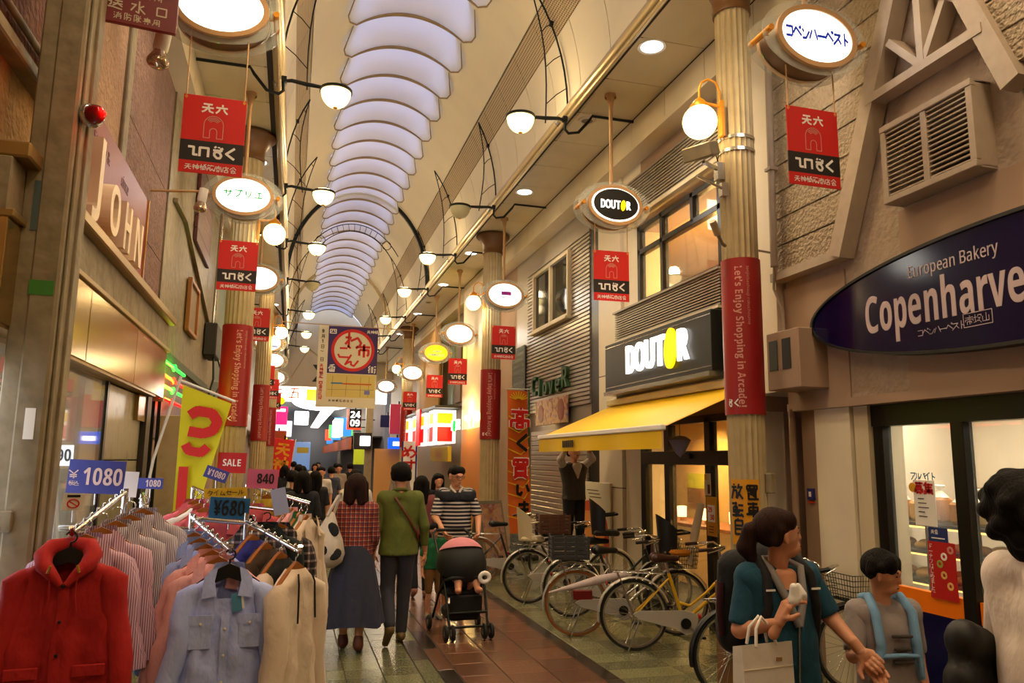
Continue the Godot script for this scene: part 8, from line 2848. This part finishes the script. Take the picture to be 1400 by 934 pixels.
	# ---- person at the right edge
	figure("person in a long white shirt cut off by the right edge", Vector3(2.44, 0, -2.06), 1.2, {"h": 1.74, "shirt": cloth_mat(Color(0.86, 0.80, 0.76)), "sleeve": 1.0, "bottom": dark, "hair": "curly", "cell": 0.013, "fine": 0.007, "look": 0.2, "fingers": true})
	b = MB.new()
	blob(b, [[Vector3(-0.05, 0.18, 0), Vector3(0.12, 0.12, 0.02), 0.09, 0.10], [Vector3(-0.08, 0.02, 0), Vector3(0.12, -0.02, 0.02), 0.10, 0.11]], 0.02, 0.05)
	var hb = solo("black_bag", b, mat(Color(0.012, 0.012, 0.014), 0.55), "soft black bag beside the white shirt at the right edge", "bag", "", Vector3(2.34, 1.02, -2.27))
	hb.rotation.y = 0.5
	hb.scale = Vector3(0.72, 0.85, 0.72)
	# ---- people further down the street
	var tone = [dark, whitec, cloth_mat(Color(0.20, 0.22, 0.30)), cloth_mat(Color(0.55, 0.50, 0.46)), cloth_mat(Color(0.30, 0.08, 0.08))]
	var crowd = [
		[0.40, -13.0, PI, 1.56, 0, "long", "person in a black top walking just beyond the cyclist"], [0.86, -10.6, PI, 1.62, 1, "short", "person in a white shirt right beyond the plaid shirt"], [2.28, -12.2, 0.2, 1.55, 0, "bob", "person in black half hidden beyond the striped polo shirt"],
		[0.05, -12.0, PI, 1.58, 0, "short", "person in black left of the cyclist"], [0.62, -16.5, 0.0, 1.60, 1, "crop", "person in a white shirt facing the camera down the street"], [0.18, -17.5, PI, 1.63, 1, "short", "person in white far behind the cyclist"],
		[-0.12, -18.5, PI, 1.6, 0, "bob", "person in dark clothes by the far left shops"], [0.95, -19.0, PI, 1.58, 2, "short", "person in slate blue in the far crowd"], [1.30, -22.0, 0, 1.62, 3, "short", "person in beige in the middle of the far crowd"],
		[0.35, -23.0, PI, 1.55, 4, "bob", "person in dark red in the far crowd"], [1.75, -24.0, PI, 1.64, 0, "short", "person in black at the far right of the crowd"], [0.8, -27.0, 0, 1.6, 1, "bob", "person in white in the most distant crowd"], [1.6, -29.0, PI, 1.6, 2, "short", "person in blue grey near the end of the street"], [0.1, -26.0, PI, 1.66, 0, "short", "tall person in black near the far left shops"],
		[2.4, -17.5, PI, 1.6, 3, "bob", "person in beige by the shops beyond the striped polo shirt"], [1.1, -33.0, 0, 1.62, 1, "short", "person in white at the end of the street"],
	]
	for q in crowd:
		figure(q[6], Vector3(q[0], 0, q[1]), q[2], {"h": q[3], "shirt": tone[q[4]], "bottom": tone[0] if q[4] != 0 else tone[2], "hair": q[5], "cell": 0.024 if q[1] > -14 else 0.032, "sleeve": 0.45, "J": {"al": Vector3(0.09, 0.10, 0.14), "tl": Vector3(0.1, 0.04, 0.26), "kl": Vector3(0.09, 0.5, 0.10), "ar": Vector3(-0.09, 0.13, -0.16), "tr": Vector3(-0.1, 0.05, -0.06)}}, "people down the street")
	# cyclist riding away
	figure("person in a black top riding a bicycle away from the camera", Vector3(0.16, 0.06, -10.15), PI, {"h": 1.54, "shirt": dark, "sleeve": 0.5, "bottom": jeans, "hair": "bob", "cell": 0.02,
		"J": {"kl": Vector3(0.10, 0.78, 0.30), "kr": Vector3(-0.10, 0.62, 0.24), "al": Vector3(0.11, 0.42, 0.16), "ar": Vector3(-0.11, 0.26, 0.12), "tl": Vector3(0.11, 0.36, 0.28), "tr": Vector3(-0.11, 0.2, 0.24), "wl": Vector3(0.22, 1.06, 0.36), "wr": Vector3(-0.22, 1.06, 0.36)}})


func stroller() -> void:
	var t = thing("stroller", "black baby stroller with a pink blanket over its canopy", "stroller", Vector3(1.79, 0, -8.05), 0.06)
	var blk = mat(Color(0.012, 0.012, 0.014), 0.7)
	var b = MB.new()
	b.ball(Vector3(0, 0.70, -0.06), Vector3(0.265, 0.26, 0.30), Basis(Vector3.RIGHT, 0.35), 26, 12, 0.0, PI * 0.56)
	part(t, "canopy", b, blk)
	b = MB.new()
	b.ball(Vector3(0, 0.712, -0.075), Vector3(0.268, 0.262, 0.30), Basis(Vector3.RIGHT, -0.25), 26, 8, 0.0, PI * 0.33)
	part(t, "pink_blanket", b, cloth_mat(Color(0.80, 0.50, 0.55)))
	part(t, "seat", bxm(Vector3(0, 0.42, -0.02), Vector3(0.36, 0.10, 0.30), 0.04), blk, Vector3.ZERO, Basis(Vector3.RIGHT, -0.1))
	part(t, "seat_back", bxm(Vector3(0, 0.60, -0.20), Vector3(0.38, 0.44, 0.06), 0.02), blk)
	part(t, "leg_rest", bxm(Vector3(0, 0.33, 0.15), Vector3(0.34, 0.18, 0.04), 0.015), blk)
	for s in [-1.0, 1.0]:
		part(t, "frame_tube", tubes([[Vector3(s * 0.20, 0.13, 0.26), Vector3(s * 0.21, 0.48, 0.10), Vector3(s * 0.21, 0.72, -0.15), Vector3(s * 0.20, 0.98, -0.50)]], 0.014), M.dark_iron)
		part(t, "frame_tube", tubes([[Vector3(s * 0.23, 0.13, -0.32), Vector3(s * 0.22, 0.40, -0.12), Vector3(s * 0.21, 0.55, 0.05)]], 0.013), M.dark_iron)
	part(t, "front_bar", tubes([[Vector3(-0.20, 0.26, 0.22), Vector3(0.20, 0.26, 0.22)]], 0.014), M.dark_iron)
	part(t, "guard_bar", tubes([[Vector3(-0.20, 0.56, 0.06), Vector3(-0.17, 0.60, 0.20), Vector3(0.17, 0.60, 0.20), Vector3(0.20, 0.56, 0.06)]], 0.017), blk)
	part(t, "handle", tubes([[Vector3(-0.20, 0.98, -0.50), Vector3(-0.16, 1.01, -0.55), Vector3(0.16, 1.01, -0.55), Vector3(0.20, 0.98, -0.50)]], 0.017), blk)
	part(t, "axle", tubes([[Vector3(-0.22, 0.13, 0.26), Vector3(0.22, 0.13, 0.26)]], 0.012), M.dark_iron)
	part(t, "basket", bxm(Vector3(0, 0.22, -0.05), Vector3(0.34, 0.12, 0.34), 0.03), blk)
	for q in [[-0.235, 0.26], [-0.165, 0.26], [0.165, 0.26], [0.235, 0.26], [-0.27, -0.32], [0.27, -0.32]]:
		b = MB.new()
		b.lathe([Vector2(0.03, -0.016), Vector2(0.066, -0.018), Vector2(0.078, -0.008), Vector2(0.078, 0.008), Vector2(0.066, 0.018), Vector2(0.03, 0.016)], Transform3D(Basis(Vector3.BACK, PI / 2), Vector3(q[0], 0.079, q[1])), 20)
		var w = part(t, "wheel", b, M.rubber)
		b = MB.new()
		b.lathe([Vector2(0, -0.017), Vector2(0.034, -0.017), Vector2(0.034, 0.017), Vector2(0, 0.017)], Transform3D(Basis(Vector3.BACK, PI / 2), Vector3(q[0], 0.079, q[1])), 12)
		part(w, "hub", b, M.steel)
	var bb = thing("person", "very small person in black seated in the stroller with bare legs", "person", Vector3(1.79, 0.46, -8.03), 0.06)
	b = MB.new()
	blob(b, [[Vector3(0.05, 0.03, 0.02), Vector3(0.09, 0.10, 0.14), 0.045, 0.04], [Vector3(0.09, 0.10, 0.14), Vector3(0.10, 0.02, 0.22), 0.038, 0.03], [Vector3(-0.05, 0.03, 0.02), Vector3(-0.09, 0.10, 0.14), 0.045, 0.04], [Vector3(-0.09, 0.10, 0.14), Vector3(-0.11, 0.02, 0.22), 0.038, 0.03], [Vector3(0.10, 0.02, 0.22), Vector3(0.11, 0.03, 0.27), 0.03, 0.024], [Vector3(-0.11, 0.02, 0.22), Vector3(-0.12, 0.03, 0.27), 0.03, 0.024], [Vector3(0, 0.10, -0.02), Vector3(0, 0.22, -0.06), 0.075, 0.07], [Vector3(0, 0.30, -0.06), Vector3(0, 0.33, -0.05), 0.08, 0.08], [Vector3(0.06, 0.2, -0.03), Vector3(0.13, 0.12, 0.10), 0.03, 0.025], [Vector3(-0.06, 0.2, -0.03), Vector3(-0.13, 0.12, 0.10), 0.03, 0.025]], 0.013, 0.02)
	part(bb, "body", b, M.skin)
	b = MB.new()
	blob(b, [[Vector3(0, 0.07, 0.0), Vector3(0, 0.22, -0.06), 0.088, 0.082]], 0.014, 0.02)
	part(bb, "romper", b, M.black)
	b = MB.new()
	b.ball(Vector3(0, 0.345, -0.065), Vector3(0.08, 0.075, 0.08), Basis(), 14, 8)
	part(bb, "hair", b, M.hair)
	var toy = thing("soft_toy", "white ring-shaped soft toy on the stroller's guard bar", "toy", Vector3(1.97, 0.60, -7.84))
	b = MB.new()
	var ring = []
	for k in 12:
		ring.append(Vector3(cos(TAU * k / 12) * 0.05, sin(TAU * k / 12) * 0.045, 0.02))
	b.tube(ring, 0.022, 8, false, true)
	part(toy, "ring", b, M.print_white)


# ---------------------------------------------------------------- bicycles: front wheel towards local +x
func bicycle(label: String, at: Vector3, turn: float, frame_m: Material, o := {}) -> Node3D:
	var t = thing("bicycle", label, "bicycle", at, turn, "bicycles parked along the street")
	var R = 0.33
	var tyre: Material = o.get("tyre", M.rubber)
	var side_m: Material = o.get("wall", M.rubber)
	for x in [-0.54, 0.54]:
		var xf = Transform3D(Basis(Vector3.RIGHT, PI / 2), Vector3(x, R, 0))
		var b = MB.new()
		b.lathe([Vector2(R - 0.028, -0.014), Vector2(R - 0.008, -0.017), Vector2(R, -0.006), Vector2(R, 0.006), Vector2(R - 0.008, 0.017), Vector2(R - 0.028, 0.014)], xf, 44)
		var w = part(t, "wheel", b, side_m if x < 0 else tyre)
		b = MB.new()
		b.lathe([Vector2(R - 0.046, -0.011), Vector2(R - 0.026, -0.014), Vector2(R - 0.026, 0.014), Vector2(R - 0.046, 0.011), Vector2(R - 0.046, -0.011)], xf, 40)
		part(w, "rim", b, M.steel)
		b = MB.new()
		b.lathe([Vector2(0, -0.04), Vector2(0.022, -0.04), Vector2(0.016, -0.03), Vector2(0.016, 0.03), Vector2(0.022, 0.04), Vector2(0, 0.04)], xf, 12)
		part(w, "hub", b, M.steel)
		b = MB.new()
		for k in 28:
			var g = TAU * k / 28.0
			var g2: float = g + (0.5 if k % 2 else -0.5)
			b.tube([Vector3(x + cos(g2) * 0.02, R + sin(g2) * 0.02, 0.025 if k % 4 < 2 else -0.025), Vector3(x + cos(g) * (R - 0.045), R + sin(g) * (R - 0.045), 0)], 0.0016, 4, false)
		part(w, "spokes", b, M.steel).set_meta("kind", "stuff")
		# mudguard
		b = MB.new()
		var a0 = 0.35 if x < 0 else 0.25
		var a1 = 3.35 if x < 0 else 2.75
		b.surf(func(u: float, v: float) -> Vector3: return Vector3(x + cos(lerpf(a0, a1, u)) * (R + 0.028 - 0.014 * pow(v * 2.0 - 1.0, 2)), R + sin(lerpf(a0, a1, u)) * (R + 0.028 - 0.014 * pow(v * 2.0 - 1.0, 2)), -0.028 + 0.056 * v), 22, 4, true)
		part(t, "mudguard", b, o.get("guard", M.alloy))
	var bb = Vector3(-0.06, 0.27, 0)
	var seat = Vector3(-0.20, 0.72, 0)
	var head = Vector3(0.34, 0.72, 0)
	var rear = Vector3(-0.54, R, 0)
	for q in [[[bb, seat], 0.016], [[head + Vector3(0.03, -0.1, 0), Vector3(0.14, 0.44, 0), Vector3(0.0, 0.32, 0), bb], 0.018], [[head, Vector3(0.16, 0.54, 0), Vector3(0.0, 0.42, 0), Vector3(-0.12, 0.45, 0)], 0.014], [[head + Vector3(-0.02, 0.06, 0), head + Vector3(0.04, -0.12, 0)], 0.020]]:
		part(t, "frame_tube", tubes([q[0]], q[1]), frame_m)
	for s in [-1.0, 1.0]:
		part(t, "frame_stay", tubes([[bb, rear + Vector3(0, 0, s * 0.05)]], 0.009), frame_m)
		part(t, "frame_stay", tubes([[Vector3(-0.19, 0.68, 0), rear + Vector3(0, 0, s * 0.05)]], 0.008), frame_m)
		part(t, "fork", tubes([[head + Vector3(0.04, -0.11, s * 0.02), Vector3(0.44, 0.50, s * 0.045), Vector3(0.54, R, s * 0.05)]], 0.010), frame_m)
		part(t, "handlebar", tubes([[Vector3(0.30, 0.93, 0), Vector3(0.33, 0.97, s * 0.08), Vector3(0.30, 1.0, s * 0.20), Vector3(0.14, 0.98, s * 0.28), Vector3(0.06, 0.97, s * 0.28)]], 0.011), M.chrome)
		part(t, "grip", tubes([[Vector3(0.16, 0.982, s * 0.28), Vector3(0.03, 0.968, s * 0.28)]], 0.017), o.get("grip", M.black))
		part(t, "brake_lever", tubes([[Vector3(0.26, 0.98, s * 0.23), Vector3(0.12, 0.94, s * 0.27)]], 0.006), M.chrome)
	part(t, "stem", tubes([[head, Vector3(0.30, 0.94, 0)]], 0.014), M.chrome)
	part(t, "seat_post", tubes([[seat, Vector3(-0.225, 0.82, 0)]], 0.013), M.chrome)
	var b = MB.new()
	blob(b, [[Vector3(-0.33, 0.865, 0.06), Vector3(-0.12, 0.86, 0.0), 0.045, 0.022], [Vector3(-0.33, 0.865, -0.06), Vector3(-0.12, 0.86, 0.0), 0.045, 0.022]], 0.013, 0.03)
	part(t, "saddle", b, o.get("saddle", M.black))
	b = MB.new()
	b.extrude(PackedVector2Array([Vector2(0.06, 0.30), Vector2(0.03, 0.36), Vector2(-0.06, 0.385), Vector2(-0.50, 0.375), Vector2(-0.56, 0.345), Vector2(-0.50, 0.30), Vector2(-0.16, 0.22), Vector2(-0.06, 0.165), Vector2(0.03, 0.19)]), 0.03, Transform3D(Basis(), Vector3(0, 0, 0.045)))
	part(t, "chain_guard", b, M.alloy)
	b = MB.new()
	b.lathe([Vector2(0.0, 0.0), Vector2(0.05, 0.0), Vector2(0.05, 0.012), Vector2(0, 0.012)], Transform3D(Basis(Vector3.RIGHT, PI / 2), bb + Vector3(0, 0, 0.09)), 16)
	part(t, "crank_disc", b, M.dark_iron)
	for s in [-1.0, 1.0]:
		part(t, "crank", tubes([[bb + Vector3(0, 0, s * 0.09), bb + Vector3(s * 0.12, -s * 0.11, s * 0.10)]], 0.010), M.steel)
		part(t, "pedal", bxm(bb + Vector3(s * 0.12, -s * 0.11, s * 0.15), Vector3(0.09, 0.025, 0.08), 0.005), M.black)
	part(t, "rear_carrier", tubes([[Vector3(-0.24, 0.72, 0.06), Vector3(-0.74, 0.735, 0.06), Vector3(-0.74, 0.735, -0.06), Vector3(-0.24, 0.72, -0.06)], [Vector3(-0.70, 0.73, 0.06), Vector3(-0.55, 0.34, 0.06)], [Vector3(-0.70, 0.73, -0.06), Vector3(-0.55, 0.34, -0.06)], [Vector3(-0.5, 0.73, 0.06), Vector3(-0.5, 0.73, -0.06)]], 0.006), M.steel)
	part(t, "kickstand", tubes([[Vector3(-0.50, 0.30, 0.08), Vector3(-0.62, 0.01, 0.12), Vector3(-0.62, 0.01, -0.12), Vector3(-0.50, 0.30, -0.08)]], 0.008), M.steel)
	var rf = MB.new()
	rf.ball(Vector3(-0.80, 0.62, 0), Vector3(0.012, 0.022, 0.022), Basis(), 10, 6)
	part(t, "reflector", rf, mat(Color(0.6, 0.03, 0.02), 0.2))
	if o.get("basket", true):
		b = MB.new()
		for k in 6:
			var y = 0.70 + 0.042 * k
			var g = 0.85 + 0.03 * k
			var c = Vector3(0.58, y, 0)
			b.tube([c + Vector3(-0.14, 0, -0.19) * g, c + Vector3(0.14, 0, -0.19) * g, c + Vector3(0.14, 0, 0.19) * g, c + Vector3(-0.14, 0, 0.19) * g], 0.004, 5, false, true)
		for k in 12:
			for s in [-1.0, 1.0]:
				var f = k / 11.0 * 2.0 - 1.0
				b.tube([Vector3(0.58 + s * 0.119, 0.70, f * 0.16), Vector3(0.58 + s * 0.14, 0.91, f * 0.19)], 0.0025, 4, false)
				b.tube([Vector3(0.58 + f * 0.119, 0.70, s * 0.16), Vector3(0.58 + f * 0.14, 0.91, s * 0.19)], 0.0025, 4, false)
				b.tube([Vector3(0.58 + f * 0.119, 0.70, -0.16), Vector3(0.58 + f * 0.119, 0.70, 0.16)], 0.0025, 4, false)
		part(t, "wire_basket", b, o.get("basket_mat", M.dark_iron)).set_meta("kind", "stuff")
	if o.has("crate"):
		# slatted plastic box on the carrier
		var c: Vector3 = o.get("crate_at", Vector3(-0.52, 0.75, 0))
		var cm: Material = o.crate
		part(t, "crate_floor", bxm(c + Vector3(0, 0.01, 0), Vector3(0.36, 0.015, 0.27)), cm)
		for k in 5:
			for q in [[Vector3(0, 0.03 + 0.045 * k, 0.135), Vector3(0.38, 0.026, 0.012)], [Vector3(0, 0.03 + 0.045 * k, -0.135), Vector3(0.38, 0.026, 0.012)], [Vector3(0.185, 0.03 + 0.045 * k, 0), Vector3(0.012, 0.026, 0.27)], [Vector3(-0.185, 0.03 + 0.045 * k, 0), Vector3(0.012, 0.026, 0.27)]]:
				part(t, "crate_slat", bxm(c + q[0], q[1]), cm)
		for q in [[-1, -1], [1, -1], [1, 1], [-1, 1], [0.3, 1], [-0.3, 1]]:
			part(t, "crate_post", bxm(c + Vector3(0.185 * q[0], 0.12, 0.135 * q[1]), Vector3(0.025, 0.235, 0.02)), cm)
	if o.has("child_seat"):
		var cm: Material = o.child_seat
		var c: Vector3 = o.get("child_at", Vector3(-0.52, 0.76, 0))
		b = MB.new()
		b.surf(func(u: float, v: float) -> Vector3: return c + Vector3(cos(PI * (0.5 + u)) * (0.15 + 0.03 * v), 0.02 + 0.42 * v * (1.0 - 0.35 * pow(2.0 * u - 1.0, 2)), sin(PI * (0.5 + u)) * (0.14 + 0.02 * v)), 16, 8, true)
		part(t, "child_seat_shell", b, cm)
		part(t, "child_seat_base", bxm(c + Vector3(0.02, 0.04, 0), Vector3(0.30, 0.06, 0.28), 0.02), cm)
		part(t, "child_seat_rail", tubes([[c + Vector3(-0.02, 0.24, -0.15), c + Vector3(0.14, 0.26, -0.13), c + Vector3(0.14, 0.26, 0.13), c + Vector3(-0.02, 0.24, 0.15)]], 0.014), cm)
	return t


func build_bikes() -> void:
	var yellow = mat(Color(0.82, 0.64, 0.03), 0.3)
	var tan_wall = mat(Color(0.52, 0.30, 0.10), 0.7)
	var brown = mat(Color(0.22, 0.08, 0.04), 0.45)
	var grey = mat(Color(0.20, 0.20, 0.21), 0.5)
	var silver = M.steel
	bicycle("yellow step-through bicycle with brown saddle and silver chain guard", Vector3(3.78, 0, -6.88), -0.28, yellow, {"saddle": brown, "grip": brown, "basket": false})
	var b2 = bicycle("tan tyred bicycle with a grey slatted box and a closed umbrella", Vector3(3.46, 0, -7.62), -0.20, silver, {"wall": tan_wall, "crate": grey, "crate_at": Vector3(-0.62, 0.78, 0.02), "child_seat": M.black, "child_at": Vector3(0.50, 0.80, 0)})
	part(b2, "red_cover", bxm(Vector3(-0.48, 0.42, 0.06), Vector3(0.20, 0.10, 0.03), 0.01), mat(Color(0.45, 0.02, 0.04), 0.5))
	var um = thing("umbrella", "closed white umbrella strapped along the side of the tan tyred bicycle", "umbrella", Vector3(3.05, 0.60, -7.42), -0.20)
	part(um, "folded_canopy", tubes_tapered([Vector3(-0.50, -0.12, 0), Vector3(0.0, 0.0, 0), Vector3(0.30, 0.06, 0)], [0.008, 0.045, 0.035]), cloth_mat(Color(0.72, 0.66, 0.66)))
	part(um, "shaft", tubes([[Vector3(0.28, 0.06, 0), Vector3(0.62, 0.13, 0)]], 0.008), M.print_white)
	bicycle("bicycle with a cream child seat and a brown slatted box beyond the umbrella", Vector3(3.52, 0, -9.5), -0.15, silver, {"crate": mat(Color(0.30, 0.16, 0.07), 0.6), "crate_at": Vector3(-0.25, 0.88, 0.16), "child_seat": M.cream, "basket": false, "tyre": M.rubber})
	bicycle("farthest parked bicycle with a tan tyre near the A-board", Vector3(3.22, 0, -11.05), -0.1, mat(Color(0.12, 0.12, 0.14), 0.4), {"wall": tan_wall, "saddle": M.black})
	bicycle("bicycle with a black child seat behind the yellow one", Vector3(3.74, 0, -8.5), -0.3, mat(Color(0.10, 0.10, 0.12), 0.4), {"child_seat": M.black, "child_at": Vector3(-0.15, 0.92, 0), "basket_mat": M.steel})
	bicycle("black mudguard bicycle with red frame and wire basket behind the teal top", Vector3(3.88, 0, -5.44), -0.02, mat(Color(0.38, 0.02, 0.04), 0.3), {"guard": M.black, "saddle": M.black})
	bicycle("dark red bicycle ridden by the person in black", Vector3(0.16, 0, -10.05), PI / 2, mat(Color(0.20, 0.02, 0.03), 0.35), {"guard": M.black, "basket": true})
	# odds and ends between the bicycles
	var ub = thing("cushion_bar", "cream padded cushion bar standing in the basket beside the cafe door", "cushion", Vector3(4.12, 0.86, -7.35))
	part(ub, "bar", tubes_tapered([Vector3(-0.08, -0.12, 0), Vector3(0.0, 0.2, 0), Vector3(0.08, 0.50, 0)], [0.035, 0.045, 0.04]), M.cream)
	part(ub, "yellow_cloth", bxm(Vector3(-0.18, 0.0, 0.0), Vector3(0.22, 0.06, 0.14), 0.03), mat(Color(0.72, 0.44, 0.03), 0.8))
	var cbx = thing("cardboard_box", "brown cardboard box leaning against the near right column", "box", Vector3(3.50, 0, -5.62), 0.25)
	part(cbx, "carton", bxm(Vector3(0, 0.42, 0), Vector3(0.26, 0.84, 0.20), 0.006), mat(Color(0.48, 0.33, 0.19), 0.8))
	part(cbx, "flap", bxm(Vector3(0, 0.85, 0.06), Vector3(0.25, 0.012, 0.10)), mat(Color(0.44, 0.30, 0.17), 0.8), Vector3.ZERO)
	var bl = thing("blue_crate", "small blue plastic carrier between the yellow bicycle and the column", "crate", Vector3(3.95, 0.62, -6.35))
	part(bl, "tray", bxm(Vector3(0, 0.03, 0), Vector3(0.30, 0.05, 0.22), 0.015), mat(Color(0.04, 0.06, 0.36), 0.4))
	for k in 4:
		part(bl, "upright", bxm(Vector3(-0.12 + 0.08 * k, 0.16, 0), Vector3(0.02, 0.24, 0.16)), mat(Color(0.04, 0.06, 0.36), 0.4))
	part(bl, "stand", tubes([[Vector3(0, 0.02, 0), Vector3(0, -0.62, 0)]], 0.02), M.steel)


func tubes_tapered(path: Array, r: Array) -> MB:
	var b = MB.new()
	b.tube(path, r, 14)
	return b
